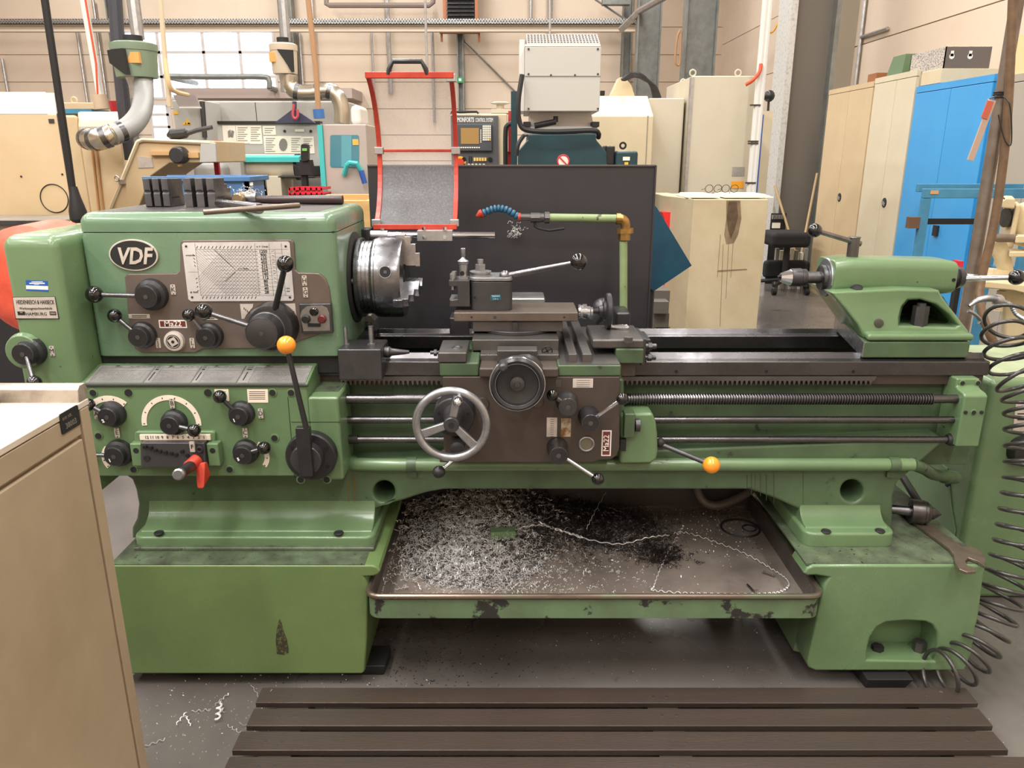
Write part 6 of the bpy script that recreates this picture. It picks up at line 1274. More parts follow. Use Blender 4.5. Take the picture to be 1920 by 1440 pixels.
for i, (u0, v0, u1, v1) in enumerate(((1453, 348, 1480, 437), (1532, 325, 1510, 437))):
    a, b = W(u0, v0, 9.15), W(u1, v1, 8.9); m = MB(); m.cyl(a, a+(b-a)*(a.z/(a.z-b.z)), .014, n=8); tag(m.build('broom_handle', M('wooden stick', (186, 160, 120), .6) if i == 0 else bpy.data.materials['wooden stick']), ['pale broom stick leaning left behind the chair', 'thin stick leaning right behind the chair'][i], 'broom')
# ------------------------------------------------ lockers along the right wall
LX = 3.3
def locker(y0, y1, z1, mt, lab, split, lock, two=True):
    t = thing('locker', lab, 'locker', (LX+.25, (y0+y1)/2, 0))
    m = MB(); m.box(LX+.02, LX+.45, y0+.005, y1-.005, 0, z1); m.build('carcass', mt, t)
    m = MB(); m.box(LX, LX+.03, y0+.01, y1-.01, z1-.05, z1-.004); m.build('top_rail', mt, t)
    cuts = [y0+.012, y0+(y1-y0)*split, y1-.012] if two else [y0+.012, y1-.012]
    for a, b in zip(cuts, cuts[1:]): m = MB(); m.box(LX, LX+.022, a+.003, b-.003, .12, z1-.055); m.build('door', mt, t, .004)
    if lock:
        y, z = lock; m = MB(); m.rev((LX-.006, y, z), (1, 0, 0), [(0, .035), (.003, .042), (.01, .045)], 24); lk = m.build('lock_dish', DARK, t); m = MB(); m.obox((LX-.009, y, z-.006), (1, 0, 0), (0, 1, .4), (0, -.4, 1), .004, .028, .014); m.build('lock_tab', GALV, lk)
    return t
def yon(u, v=300, X=LX): d = ray(u, v); return d.y*X/d.x
LCREAM = M('yellowed cream locker', (208, 186, 150), .4, 0, (198, 174, 138), 2, .35, .7); LCREAM2 = M('pale cream locker', (214, 204, 180), .4, 0, (206, 194, 166), 2, .35, .7)
yA, yB_, yC, yD = yon(1554, 170), yon(1640, 150), yon(1717, 165), yon(1866, 145)
yl1 = yon(1574, 370); yl2 = yon(1658, 380)
locker(yB_, yA, 2.1, LCREAM, 'yellowed cream two-door locker nearest the steel column', .5, (yl1, W(1574, 370, yl1).z))
locker(yC, yB_, 2.12, LCREAM2, 'paler cream two-door locker next to the blue one', .45, (yl2, W(1658, 380, yl2).z))
bl = locker(yD, yC, 1.985, LBLUE, 'bright blue two-door locker', .5, None)
yh = yon(1757, 430); zh = W(1757, 430, yh).z; m = MB(); m.box(LX-.02, LX, yh-.03, yh+.03, zh-.05, zh+.03); m.build('lock_handle', DARK, bl)
locker(yD-1.0, yD-.02, 1.96, M('shaded grey locker enamel', (168, 160, 148), .45), 'plain grey locker right of the blue one', .5, None)
zr = 1.985
m = MB(); m.box(LX+.01, LX+.45, 6.36, 6.66, zr, zr+.105); tag(m.build('cream_box', CREAM, bev=.004), 'flat cream box on the blue locker', 'box')
y0, y1 = yon(1858, 120), yon(1712, 120)
x = LX+.03
m = MB(); y0 = 6.38; y1 = 6.92; zb_ = zr+.107
for b in ((x, x+.01, y0, y1), (x+.34, x+.35, y0, y1), (x, x+.35, y0, y0+.01), (x, x+.35, y1-.01, y1)): m.box(*b, zb_, zb_+.155)
pbx = tag(m.build('perforated_box', M('perforated metal', (206, 198, 190), .5, .2, (120, 112, 106), 90, .52, .56)), 'open perforated metal box on the flat cream box', 'box')
m = MB(); m.box(x+.005, x+.35, y0-.004, y0-.001, zb_+.002, zb_+.153); ep = m.build('end_plate', M('dull brown plate', (112, 102, 96), .5, .3), pbx)
for xx in (x+.05, x+.19): m = MB(); m.box(xx-.012, xx+.012, y0-.006, y0-.003, zb_+.085, zb_+.125); m.cyl((xx, y0-.006, zb_+.085), (xx, y0-.003, zb_+.085), .02, n=14); m.build('keyhole_slot', PAPER, ep)
yg = (yB_+yC)/2+.1; m = MB(); m.hexa([(x, yg-.14, 2.12), (x+.3, yg-.14, 2.12), (x+.3, yg+.14, 2.12), (x, yg+.14, 2.12), (x+.03, yg-.11, 2.28), (x+.27, yg-.11, 2.28), (x+.27, yg+.11, 2.28), (x+.03, yg+.11, 2.28)]); tag(m.build('green_case', M('green case', (92, 116, 84), .5), bev=.005), 'green case with sloping sides on the pale cream locker', 'case')
m = MB(); yb_ = yB_+.12; m.box(x, x+.2, yb_-.08, yb_+.1, 2.1, 2.17); tag(m.build('wooden_block', M('brown wood', (150, 96, 58), .6)), 'small brown wooden block on the yellowed cream locker', 'block')
m = MB(); m.box(LX+.02, LX+.4, yD-.9, yD-.15, 1.96, 2.2); tag(m.build('cardboard_box', M('pale yellow carton', (224, 200, 150), .6)), 'pale yellow carton on the grey locker at the right edge', 'box')
# conduits on the right wall
m = MB(); 
for (u0, v0, u1, v1) in ((1623, -20, 1607, 150),):
    y = yon(1615, 60, XR-.05); m.cyl((XR-.05, y, 1.9), (XR-.05, y, ZC), .025, n=8); m.cyl((XR-.05, y, W(1635, 70, y).z), (XR-.05, y-.7, W(1635, 70, y).z), .02, n=8)
tag(m.build('wall_conduit', GALV), 'grey conduit with a branch on the wall above the lockers', 'pipe', 'conduits on the back wall')
y = yon(1585, 60, XR-.1); m = MB(); m.box(XR-.3, XR-.02, y-.15, y+.15, 0, ZC); struct(m.build('trim_30', M('concrete pillar', (190, 180, 164), .7)))
# ------------------------------------------------ blue rack, pole, grinder on the right
Y = 3.9
t = thing('blue_rack', 'worn blue steel frame rack in front of the blue locker', 'rack', (W(1830, 450, Y).x, Y, 0))
xa, xb = W(1735, 400, Y).x, W(1935, 400, Y).x; z1 = W(1830, 354, Y).z; xm = W(1855, 500, Y+.1).x
m = MB(); m.box(xa-.02, xb, Y, Y+.03, z1-.045, z1); m.build('top_rail', BBLUE, t, .003)
m = MB(); m.box(xa-.0, xb, Y+.1, Y+.13, z1-.02, z1+.02); m.build('top_rail', BBLUE, t, .003)
for (x, yy) in ((xa, Y), (xb, Y), (xm, Y+.1)): m = MB(); m.box(x-.02, x+.02, yy+.001, yy+.031, 0, z1-.046); m.build('upright', BBLUE, t, .003)
m = MB(); zq = W(1800, 415, Y).z; m.box(xa-.06, W(1845, 415, Y).x, Y+.01, Y+.03, zq-.016, zq+.012); m.build('black_bar', BLACK, t)
m = MB(); m.box(xa-.07, xa-.02, Y, Y+.04, zq-.035, zq+.02); m.build('bar_socket', M('rusty socket', (96, 70, 52), .6), t)
m = MB(); m.pb(1745, 357, 1760, 364, Y-.004, .004); m.build('rust_mark', M('bare rust', (190, 150, 110), .6), t)
zq2 = W(1850, 497, Y+.1).z; m = MB(); m.box(xm, xb, Y+.03, Y+.1, zq2-.03, zq2); m.build('shelf', BBLUE, t, .003)
Y = 3.0
b = Vector((1.805, Y, 0)); tpole = Vector((1.762, Y, ZC)); pt = lambda z: b+(tpole-b)*(z/ZC)
m = MB(); m.cyl(b, tpole, .0225, n=18); pole = tag(m.build('steel_pole', RUST), 'weathered steel pole standing left of the grinder', 'pole')
m = MB(); zc_ = W(1875, 182, Y).z
for i in range(3): m.ring(pt(zc_+.006*i), (0.1*i, 0, 1), .027, .003, 18, 5)
m.build('wire_binding', HUB, pole)
m = MB(); zc2 = W(1815, 517, Y-.03).z; m.ring(pt(zc2), (0, 0, 1), .028, .006, 18, 6); m.build('clamp_band', GALV, pole)
q = spline([W(1900, -20, 2.98), W(1890, 200, 2.96), W(1879, 320, 2.95), W(1862, 430, 2.94), W(1840, 525, 2.93), W(1838, 570, 2.9), W(1855, 625, 2.86), W(1885, 680, 2.85), W(1930, 760, 2.9)], 7)
m = MB(); m.tube([up(q[0])]+q, .0155, 12); tag(m.build('brown_hose', BHOSE), 'brown hose running down beside the steel pole', 'hose')
m = MB(); m.obox((W(1840, 245, 2.9)), (-.22, 0, -1), (0, 1, 0), (1, 0, -.22), .105, .003, .011); tg = tag(m.build('pole_ruler', M('dirty wooden tag', (176, 150, 132), .6)), 'narrow hanging tag strip wired to the steel pole', 'tag')
m = MB(); m.obox((W(1851, 206, 2.897)), (-.22, 0, -1), (0, 1, 0), (1, 0, -.22), .03, .003, .0115); m.build('red_end', M('red tag end', (180, 90, 70), .5), tg)
m = MB(); m.tube([W(1856, 195, 2.9), W(1853, 186, 2.94), W(1868, 180, 2.985)], .003, 5); m.build('tag_wire', GALV, tg)
m = MB(); m.tube(spline([W(1880, 180, 2.95), W(1893, 195, 2.93), W(1897, 240, 2.93), W(1895, 272, 2.93), W(1884, 262, 2.93), W(1872, 215, 2.94)], 6), .0025, 5); tag(m.build('wire_loop', HUB), 'thin black wire loop dangling from the pole binding', 'wire')
Y = 3.15
class GB(MB):      # the grinder stands turned towards the aisle
    def build(s, *a, **k):
        y0 = min(q.y for q in s.v)
        for q in s.v: q.x += .58*(q.y-y0)
        return MB.build(s, *a, **k)
t = thing('belt_grinder', 'chipped cream pedestal grinder at the right edge', 'grinder', (W(1905, 500, Y).x, Y, 0))
m = GB(); m.poly([(1868, 532), (1960, 545), (1960, 900), (1880, 900), (1880, 560)], Y, .3); x = W(1920, 800, Y); m.build('column', GRIND, t, .02)
m = GB(); x = W(1930, 700, Y).x; m.box(x-.12, x+.15, Y, Y+.3, 0, W(1900, 890, Y).z); m.build('pedestal', GRIND, t, .01)
m = GB(); m.poly([(1838, 535), (1850, 527), (1960, 538), (1960, 560), (1900, 545), (1842, 540)], Y-.1, .4); m.build('table', GRIND, t, .006)
m = MB(); q = W(1932, 420, Y+.1); m.rev(q-Vector((.08, 0, 0)), (1, 0, 0), [(0, .03), (.02, .08), (.08, .1), (.2, .1)], 24); m.build('motor_dome', GRIND, t)
m = GB(); q = W(1897, 425, Y+.05); m.prism([q+Vector((.0, .0, .09)), q+Vector((0, 0, -.09)), q+Vector((0, .2, -.09)), q+Vector((0, .2, .09))], (.022, 0, 0)); m.build('guard_plate', GRIND, t, .01)
m = MB(); q = W(1884, 408, Y+.12); m.rev(q, (1, 0, 0), [(0, .03), (.0, .04), (.022, .04), (.022, .03)], 28); m.build('grinding_wheel', GUN, t)
m = GB(); q = W(1893, 372, Y); m.poly([(1877, 390), (1880, 376), (1886, 371), (1904, 372), (1902, 392)], Y, .2); m.build('wheel_guard', GRIND, t, .008)
m = MB(); m.cyl(W(1858, 446, Y), W(1904, 447, Y), .0165, n=14); m.build('rest_bar', RUST, t)
m = GB(); m.pb(1901, 442, 1960, 456, Y-.02, .06); m.pb(1892, 472, 1960, 482, Y-.03, .1); m.build('rest_clamp', GRIND, t, .005)
m = MB(); p = spline([W(1866, 452, Y+.06), W(1878, 478, Y+.05), W(1886, 510, Y+.05)], 6); m.tube(p, [.034-.0005*i for i in range(len(p))], 14); m.build('suction_spout', GRIND, t)
m = MB(); p = [W(1878-k*.3, 545+k*1.6, Y-.02) for k in range(24)]; m.tube(p, [.018 if k % 2 else .0155 for k in range(24)], 10); m.build('ribbed_hose', CREAM, t)
m = MB(); m.rev(W(1881, 505, Y+.05), (0, 0, -1), [(0, .034), (.02, .035), (.05, .03)], 16); m.build('spout_collar', GRIND, t)
m = MB(); m.pb(1797, 490, 1806, 506, 3.3, .05); x = W(1801, 500, 3.32).x; rk = tag(m.build('red_knob_post', M('red knob', (206, 36, 60), .4)), 'small red knob on a dark post behind the tailstock', 'post'); m = MB(); m.box(x-.01, x+.01, 3.31, 3.34, 0, W(1800, 505, 3.3).z); m.build('post_stem', DARK, rk)
# ================================================================ LOOSE THINGS AROUND THE LATHE
# splash panel behind the lathe
Y = 2.76; a, b = W(696, 450, Y).x, W(1228, 330, Y).x; z1 = W(960, 310, Y).z
sp = thing('splash_panel', 'wide dark splash panel standing behind the lathe', 'panel', ((a+b)/2, Y, 0))
m = MB(); m.box(a, b, Y, Y+.004, .02, z1); m.build('panel_sheet', BLKPL, sp)
m = MB(); m.box(a, b, Y-.006, Y+.012, z1-.003, z1+.002); m.build('folded_edge', M('panel edge', (96, 92, 92), .35, .3), sp)
m = MB(); m.box(b-.002, b+.004, Y-.006, Y+.014, .02, z1); m.build('folded_edge', BLKPL, sp)
for x in (a+.05, b-.09): m = MB(); m.box(x, x+.04, Y+.005, Y+.035, 0, z1-.1); m.box(x, x+.04, Y+.0, Y+.25, 0, .02); m.build('panel_foot', DARK, sp)
# ---------------------------------------------------------------- chip tray
tx0, tx1, ty0, ty1, tz, tr = -.388, .83, 1.80, 2.47, .262, .322
t = thing('chip_tray', 'wide shallow green chip tray full of swarf under the bed', 'tray', ((tx0+tx1)/2, 2.1, tz))
rc = rrect(tx0, ty0, tx1, ty1, .035, 5); n = len(rc)
m = MB(); m.prism([(x, y, tz-.005) for x, y in rrect(tx0+.005, ty0+.005, tx1-.005, ty1-.005, .031, 5)], (0, 0, .005)); m.build('tray_floor', M('oily steel tray floor', (156, 144, 134), .3, .3, (112, 102, 95), 3, .35, .7, (60, 54, 50), 18, .66, .06, bump=.1, bs=60), t)
ri = rrect(tx0+.004, ty0+.004, tx1-.004, ty1-.004, .032, 5)
m = MB(); m.add([(x, y, tz-.006) for x, y in rc]+[(x, y, tr) for x, y in rc]+[(x, y, tr) for x, y in ri]+[(x, y, tz-.006) for x, y in ri], [(k*n+i, k*n+(i+1) % n, ((k+1) % 4)*n+(i+1) % n, ((k+1) % 4)*n+i) for k in range(4) for i in range(n)])
m.build('tray_wall', TRAYG, t)
ri2 = rrect(tx0+.006, ty0+.006, tx1-.006, ty1-.006, .03, 5)
m = MB(); m.add([(x, y, tz) for x, y in ri2]+[(x, y, tr-.002) for x, y in ri2], [(i, (i+1) % n, n+(i+1) % n, n+i) for i in range(n)]); m.build('tray_lining', M('grey steel lining', (112, 104, 100), .32, .6, (84, 78, 76), 5, .35, .7), t)
m = MB(); loop = [(x, y, tr) for x, y in rc]; m.tube(loop+[loop[0], loop[1]], .0085, 10); m.build('rolled_rim', M('worn tray rim', (104, 90, 80), .3, .6, (98, 104, 84), 3, .5, .6), t)
m = MB(); m.box(tx0+.01, tx1-.01, ty1-.012, ty1-.006, tr-.05, .56); m.build('back_plate', M('dark back plate', (76, 72, 72), .4, .3), t)
for x0 in (tx0+.06, tx1-.16): m = MB(); m.box(x0, x0+.1, 2.33, ty1-.02, 0, tz-.006); m.build('tray_support', DARK, t)
q = WZ(1388, 990, tz+.002); m = MB(); m.ring(q, (0, 0, 1), .062, .004, 32, 5); m.ring(q+Vector((.03, 0, 0)), (0, 0, 1), .022, .003, 20, 5); m.build('drain_ring', DARK, t)
m = MB(); m.hexa([WZ(920, 1012, tz+.05), WZ(966, 1010, tz+.05), WZ(966, 1010, tz+.05)+Vector((0, .03, .0)), WZ(920, 1012, tz+.05)+Vector((0, .03, 0)), *[p+Vector((0, 0, .025)) for p in (WZ(920, 1012, tz+.05), WZ(966, 1010, tz+.05), WZ(966, 1010, tz+.05)+Vector((0, .03, .0)), WZ(920, 1012, tz+.05)+Vector((0, .03, 0)))]]); tag(m.build('green_block', GREEN), 'small green metal block half buried in the swarf', 'block')
# ---------------------------------------------------------------- swarf
rnd = random.Random(3)
def heap(x, y):          # height of the swarf above the tray floor
    f = math.exp(-((x+.06)/.25)**2)*max(0, min(1, (y-1.93)/.42))
    g = math.exp(-(((x-.36)/.13)**2+((y-2.28)/.10)**2))*.55
    return .012+.10*f+.08*g
def curl(mb, p, d, L, R, r, turns, n):
    a_, b_ = basis(d); pts = [p+d*(L*i/n)+(a_*math.cos(turns*2*PI*i/n)+b_*math.sin(turns*2*PI*i/n))*R*(1-.4*i/n) for i in range(n+1)]
    base = len(mb.v)
    for i, q in enumerate(pts):
        tt = (pts[min(i+1, n)]-pts[max(i-1, 0)]).normalized(); u_ = tt.cross(Vector((0, .3, 1))); u_ = u_.normalized() if u_.length > 1e-4 else Vector((1, 0, 0)); w_ = tt.cross(u_)
        for k in range(3): ang = k*2.094; mb.v.append(q+u_*(r*1.6*math.cos(ang))+w_*(r*math.sin(ang)))
    for i in range(n):
        for k in range(3): mb.f.append([base+3*i+k, base+3*i+(k+1) % 3, base+3*i+3+(k+1) % 3, base+3*i+3+k]); mb.mi.append(0)
def strew(mb, N, xs, ys, dens, sc, flat=False):
    k = 0
    while k < N:
        x, y = rnd.uniform(*xs), rnd.uniform(*ys)
        if rnd.random() > dens(x, y): continue
        k += 1; h = heap(x, y) if not flat else .004
        p = Vector((x, y, tz+rnd.random()**.6*h+.003)); d = Vector((rnd.gauss(0, 1), rnd.gauss(0, 1), rnd.gauss(0, .35))).normalized()
        curl(mb, p, d, rnd.uniform(.008, .04)*sc, rnd.uniform(.0015, .0065)*sc, rnd.uniform(.0003, .0008), rnd.uniform(.8, 3.2), 12)
den = lambda x, y: math.exp(-((x+.12)/.165)**2)*max(0, min(1, (y-1.88)/.3))
m = MB(); strew(m, 3300, (-.37, .45), (1.86, 2.45), den, 1.0); strew(m, 420, (-.36, .5), (1.88, 2.44), lambda x, y: math.exp(-((x+.05)/.28)**2), .7, True)
def longc(mb, uv, wob, r, z=.012):
    p = spline([WZ(u, v, tz+z+heap(*WZ(u, v, tz).xy)*.6) for u, v in uv], 16); mb.tube([q+Vector((0, wob*math.cos(i*1.3), wob*math.sin(i*1.3))) for i, q in enumerate(p)], r, 4)
longc(m, [(940, 1000), (1000, 985), (1040, 990), (1090, 1008), (1160, 1020), (1215, 1008), (1255, 1003)], .002, .0016)
longc(m, [(1010, 978), (1040, 992), (1070, 1000), (1095, 1008)], .002, .002); longc(m, [(810, 950), (840, 940), (880, 952), (905, 960)], .003, .001); longc(m, [(1140, 915), (1115, 960), (1100, 990)], .004, .0009, .05)
tag(m.build('bright_swarf', SWARF, ang=60), 'heap of bright curly steel swarf on the tray left of centre', 'swarf', kind='stuff')
m = MB(); strew(m, 1500, (-.3, .5), (2.05, 2.45), lambda x, y: math.exp(-((x-.05)/.25)**2)*max(0, (y-2.05)/.4), 1.3)
strew(m, 1000, (.15, .65), (2.05, 2.45), lambda x, y: math.exp(-(((x-.34)/.11)**2+((y-2.27)/.10)**2)), 1.1)
strew(m, 350, (.3, .6), (2.0, 2.3), lambda x, y: math.exp(-(((x-.46)/.05)**2+((y-2.13)/.05)**2)), .9, True)
tag(m.build('dark_swarf', SWARFD, ang=60), 'clumps of dark tangled swarf behind and right of the bright heap', 'swarf', kind='stuff')
# dark bed of fine chips under the curls
m = MB(); nx, ny = 60, 34; vs = []; fs = []
for j in range(ny+1):
    for i in range(nx+1):
        x = tx0+.006+(.95)*i/nx; y = 1.83+(2.455-1.83)*j/ny
        e = max(0, den(x, y)*1.0, .8*math.exp(-(((x-.36)/.12)**2+((y-2.28)/.1)**2)))
        vs.append((x, y, tz-.004+min(1, e*1.4)*heap(x, y)*.62+rnd.uniform(0, .006)*min(1, e*3)))
for j in range(ny):
    for i in range(nx): q = j*(nx+1)+i; fs.append((q, q+1, q+nx+2, q+nx+1))
m.add(vs, fs); tag(m.build('fine_chips', M('fine dark chips', (84, 78, 76), .5, .3, (190, 186, 184), 170, .5, .6, bump=.9, bs=220), ang=180), 'bed of fine dark chips beneath the curly swarf', 'swarf', kind='stuff')
def chips(mb, N, fx, fy, z, sz=(.0012, .003)):
    k = 0
    while k < N:
        x, y = fx(), fy(); s = rnd.uniform(*sz); a = rnd.uniform(0, PI); c_, s_ = math.cos(a)*s, math.sin(a)*s; k += 1; zz = z(x, y) if callable(z) else z
        b_ = len(mb.v); mb.v += [Vector((x-c_, y-s_, zz)), Vector((x+c_, y+s_, zz)), Vector((x-s_*.5, y+c_*.5, zz+s*.5)), Vector((x, y, zz+s))]
        for f in ((0, 1, 2), (0, 1, 3), (1, 2, 3), (2, 0, 3)): mb.f.append([b_+q for q in f]); mb.mi.append(0)
m = MB(); chips(m, 2600, lambda: max(tx0+.02, min(tx1-.03, rnd.gauss(-.02, .22))), lambda: rnd.uniform(1.83, 2.45), lambda x, y: tz+den(x, y)*heap(x, y)*.7)
chips(m, 500, lambda: rnd.uniform(.2, tx1-.03), lambda: 2.45-abs(rnd.gauss(0, .18)), tz)
tag(m.build('bright_chips', SWARF, ang=10), 'scattered bright chips over the tray floor', 'swarf', kind='stuff')
m = MB(); chips(m, 420, lambda: rnd.uniform(-1.0, 1.3), lambda: rnd.uniform(1.3, 2.4), 0, (.001, .0025)); chips(m, 260, lambda: rnd.gauss(-.75, .2), lambda: rnd.gauss(1.72, .12), 0, (.001, .004)); tag(m.build('floor_chips', SWARF, ang=10), 'small bright chips scattered on the workshop floor', 'swarf', kind='stuff')
m = MB(); chips(m, 900, lambda: rnd.gauss(-.25, .2), lambda: rnd.uniform(1.85, 2.3), 0, (.001, .004)); chips(m, 420, lambda: rnd.uniform(.1, .8), lambda: rnd.uniform(2.1, 2.45), tz, (.0012, .0035)); tag(m.build('dark_chips', BLACK, ang=10), 'small black chips scattered below the tray and near the drain', 'swarf', kind='stuff')
m = MB()
for i in range(26):
    p = Vector((rnd.gauss(-.62, .05), rnd.gauss(1.72, .05), .006)); curl(m, p, Vector((rnd.gauss(0, 1), rnd.gauss(0, 1), .1)).normalized(), rnd.uniform(.03, .09), rnd.uniform(.002, .008), .0005, rnd.uniform(1, 3), 14)
p = WZ(412, 1322, .01); q = WZ(408, 1352, .006); m.tube([p+(q-p)*(i/20)+Vector((.006*math.sin(i*.9), .004*math.cos(i*.9), .003)) for i in range(21)], .003, 5)
for (u, v) in ((430, 1300), (395, 1330), (330, 1360), (350, 1340), (450, 1372), (310, 1385), (420, 1335)): p = WZ(u, v, .004); curl(m, p, Vector((rnd.gauss(0, 1), rnd.gauss(0, 1), 0)).normalized(), .05, .004, .0009, 3, 16)
tag(m.build('floor_swarf', SWARF, ang=60), 'loose curly swarf on the floor beside the duckboard', 'swarf', kind='stuff')
# long zig-zag chip lying in a loop
lp = [(1262, 1000), (1290, 1000), (1345, 1018), (1400, 1040), (1445, 1066), (1472, 1084), (1479, 1098), (1462, 1110), (1430, 1114), (1380, 1115), (1330, 1114), (1280, 1112), (1225, 1107), (1226, 1100), (1236, 1072), (1250, 1042), (1268, 1008), (1282, 986)]
def trayp(u, v): 
    p = WZ(u, v, tz+.004); return p if p.y > ty0+.02 else WZ(u, v, tr+.0095)
pts = spline([trayp(u, v) for u, v in lp], 16); m = MB()
m.tube([q+Vector((0, .0032*(1 if (i//2) % 2 else -1), .002*(1 if (i//2) % 2 else 0))) for i, q in enumerate(pts)], .0011, 4)
tag(m.build('long_chip', SWARF), 'long zig-zag steel chip lying in a loop on the tray', 'metal chip')
p = WZ(1430, 1072, tz+.006); d = (WZ(1454, 1080, tz+.006)-p); m = MB(); a_, b_ = basis(d); m.tube([p+d*(i/60)+(a_*math.cos(i*.84)+b_*math.sin(i*.84))*.0042 for i in range(61)], .0009, 4); tag(m.build('small_spring', IRON), 'small coil spring on the right side of the tray', 'spring')
m = MB(); m.cyl(WZ(1401, 1096, tz+.004), WZ(1414, 1109, tz+.004), .003, n=8); tag(m.build('steel_pin', STEEL), 'short steel pin on the tray near its front rim', 'pin')
m = MB(); pts = spline([W(1306, 905, 2.4), W(1310, 925, 2.4), W(1322, 942, 2.39), W(1345, 948, 2.38), W(1375, 938, 2.39), W(1400, 925, 2.4), W(1420, 905, 2.42)], 7); m.tube(pts, .0145, 12); tag(m.build('drain_hose', M('grey brown hose', (104, 96, 88), .4)), 'dark hose loop hanging under the bed at the right', 'hose')
# ---------------------------------------------------------------- duckboard
t = thing('duckboard', 'dark wooden slatted duckboard in front of the lathe', 'duckboard', (.27, 1.57, 0))
for i, (y0, y1) in enumerate(((1.708, 1.769), (1.622, 1.686), (1.538, 1.603), (1.454, 1.518))):
    m = MB(); x0, x1 = -.68+.004*math.sin(i*2), 1.235-.012*(i % 3); m.hexa([(x0, y0, .044), (x1, y0, .044), (x1, y1, .044), (x0, y1, .044), (x0, y0, .06), (x1, y0+.002*(i-1), .06), (x1, y1, .06), (x0, y1, .06)]); bd = m.build('board', WOOD, t, .002)
    for x in (-.6, -.56, .38, .42, 1.12): m = MB(); m.rev((x+.01*math.sin(i*5+x*9), (y0+y1)/2+.008*math.cos(i*3+x*7), .0598), (0, 0, 1), [(0, .005), (.0006, .0045)], 10); m.build('nail_head', GUN, bd)
for x in (-.58, .40, 1.12): m = MB(); m.box(x-.04, x+.04, 1.45, 1.765, 0, .044); m.build('bearer', WOOD, t)
# ---------------------------------------------------------------- bench cabinet at the left
BX = -.782; far, near, zt = 1.352, .42, 1.02
t = thing('bench_cabinet', 'beige metal bench cabinet in the left foreground', 'cabinet', (-1.15, .9, 0))
m = MB(); m.box(-1.52, BX-.012, near, far-.01, .02, zt-.012); m.build('carcass', BENCH, t)
m = MB(); m.box(-1.54, BX, near-.02, far, zt-.012, zt); m.build('top_sheet', BENCHT, t, .002)
m = MB(); m.prism([(-1.54, far-.03, zt), (-1.54, far-.026, zt+.024), (-1.54, far-.018, zt+.03), (-1.54, far-.002, zt+.03), (-1.54, far+.004, zt+.02), (-1.54, far+.004, zt-.02), (-1.54, far-.01, zt-.02)], (1.54+BX-.002, 0, 0)); m.build('raised_lip', M('worn lip metal', (196, 186, 172), .3, .5, (140, 126, 112), 14, .4, .65), t, .002)
yg_ = yon(158, 820, BX) if False else None
def yX(u, v, X=BX): d = ray(u, v); return d.y*X/d.x
yp = yX(157, 817); zd = HC+ray(157, 817).z*(BX/ray(157, 817).x)
m = MB(); m.box(BX-.02, BX, yp+.003, far-.004, .02, zt-.013); m.build('corner_post', BENCH, t, .002)
m = MB(); m.box(BX-.02, BX-.001, near, yp-.003, zd+.004, zt-.014); m.build('upper_panel', BENCH, t, .002)
m = MB(); m.box(BX-.02, BX-.0005, near, yp-.003, .05, zd-.004); m.build('door', BENCH, t, .003)
ya, yb_ = yX(113, 795), yX(148, 778); zc_ = HC+ray(131, 787).z*(BX/ray(131, 787).x)
m = MB(); m.prism([(BX-.001, y, z) for y, z in rrect(ya, zc_-.018, yb_, zc_+.019, .004, 3)], (.002, 0, 0)); npl = m.build('number_plate', DARK, t); npl['label'] = 'small black inventory number plate'
fm = frame4((BX+.0013, (ya+yb_)/2, zc_-.007), (0, 1, 0), (0, 0, 1)); m = MB(); m.text('38003', .014, fm, bold=.0002); fm2 = frame4((BX+.0013, (ya+yb_)/2-.008, zc_+.008), (0, 1, 0), (0, 0, 1)); m.text('INV. NR.', .008, fm2); m.build('lettering', M('dull plate print', (112, 106, 96), .5), npl)
m = MB(); q = WZ(-60, 765, zt+.001); x1 = WZ(17, 741, zt).x; y1 = WZ(10, 740, zt).y
m.box(-1.5, x1, .95, y1-.012, zt+.001, zt+.012); fr_ = tag(m.build('framed_sheet', PAPER), 'white sheet in a black frame lying on the bench cabinet', 'frame'); m = MB(); m.box(x1-.006, x1+.012, .95, y1, zt+.001, zt+.016); m.box(-1.5, x1, y1-.014, y1, zt+.001, zt+.016); m.build('frame_edge', BLACK, fr_)
# ---------------------------------------------------------------- things on the headstock lid
def jaw(x, y, prof, w, name_lab, grp):
    m = MB(); m.prism([(x, y+a, LT+b) for a, b in prof], (w, 0, 0)); o = tag(m.build('chuck_jaw', M('grey jaw steel', (112, 112, 116), .36, .75, (84, 84, 90), 12) if 'grey jaw steel' not in bpy.data.materials else bpy.data.materials['grey jaw steel'], bev=.0012), name_lab, 'chuck jaw', grp)
    m = MB(); m.box(x+w*.2, x+w*.8, y-.001, y+.003, LT+.046, LT+.049); m.build('jaw_groove', BLACK, o)
    m = MB(); m.box(x+w*.5, x+w+.0006, y+.02, y+.07, LT+.024, LT+.028); m.build('jaw_slot', DARK, o)
    return o
ords = ('left', 'middle', 'right')
yj = 2.27
for i, u in enumerate((270, 287, 304)):
    jaw(W(u, 362, yj).x, yj, [(0, .003), (.004, 0), (.105, 0), (.105, .03), (.1, .03), (.1, .078), (.0, .080), (0, .046), (.003, .044), (.003, .040), (0, .038)], 12.5*S(yj, 362), '%s jaw of the three square chuck jaws standing left on the headstock' % ords[i], 'square chuck jaws on the headstock')
for i, u in enumerate((345, 367, 388)):
    jaw(W(u, 362, yj).x, yj, [(0, 0), (.165, 0), (.165, .022), (.13, .022), (.13, .05), (.105, .05), (.105, .062), (.085, .062), (.085, .080), (0, .081), (0, .046), (.003, .044), (.003, .040), (0, .038)], 14.5*S(yj, 362), '%s jaw of the three stepped chuck jaws right of the square set' % ords[i], 'stepped chuck jaws on the headstock')
t = thing('chuck_key', 'steel T handle chuck key lying on the headstock front edge', 'key', WZ(470, 390, LT))
a, b = WZ(409, 381, LT+.014), WZ(487, 391, LT+.014); d = (b-a).normalized()
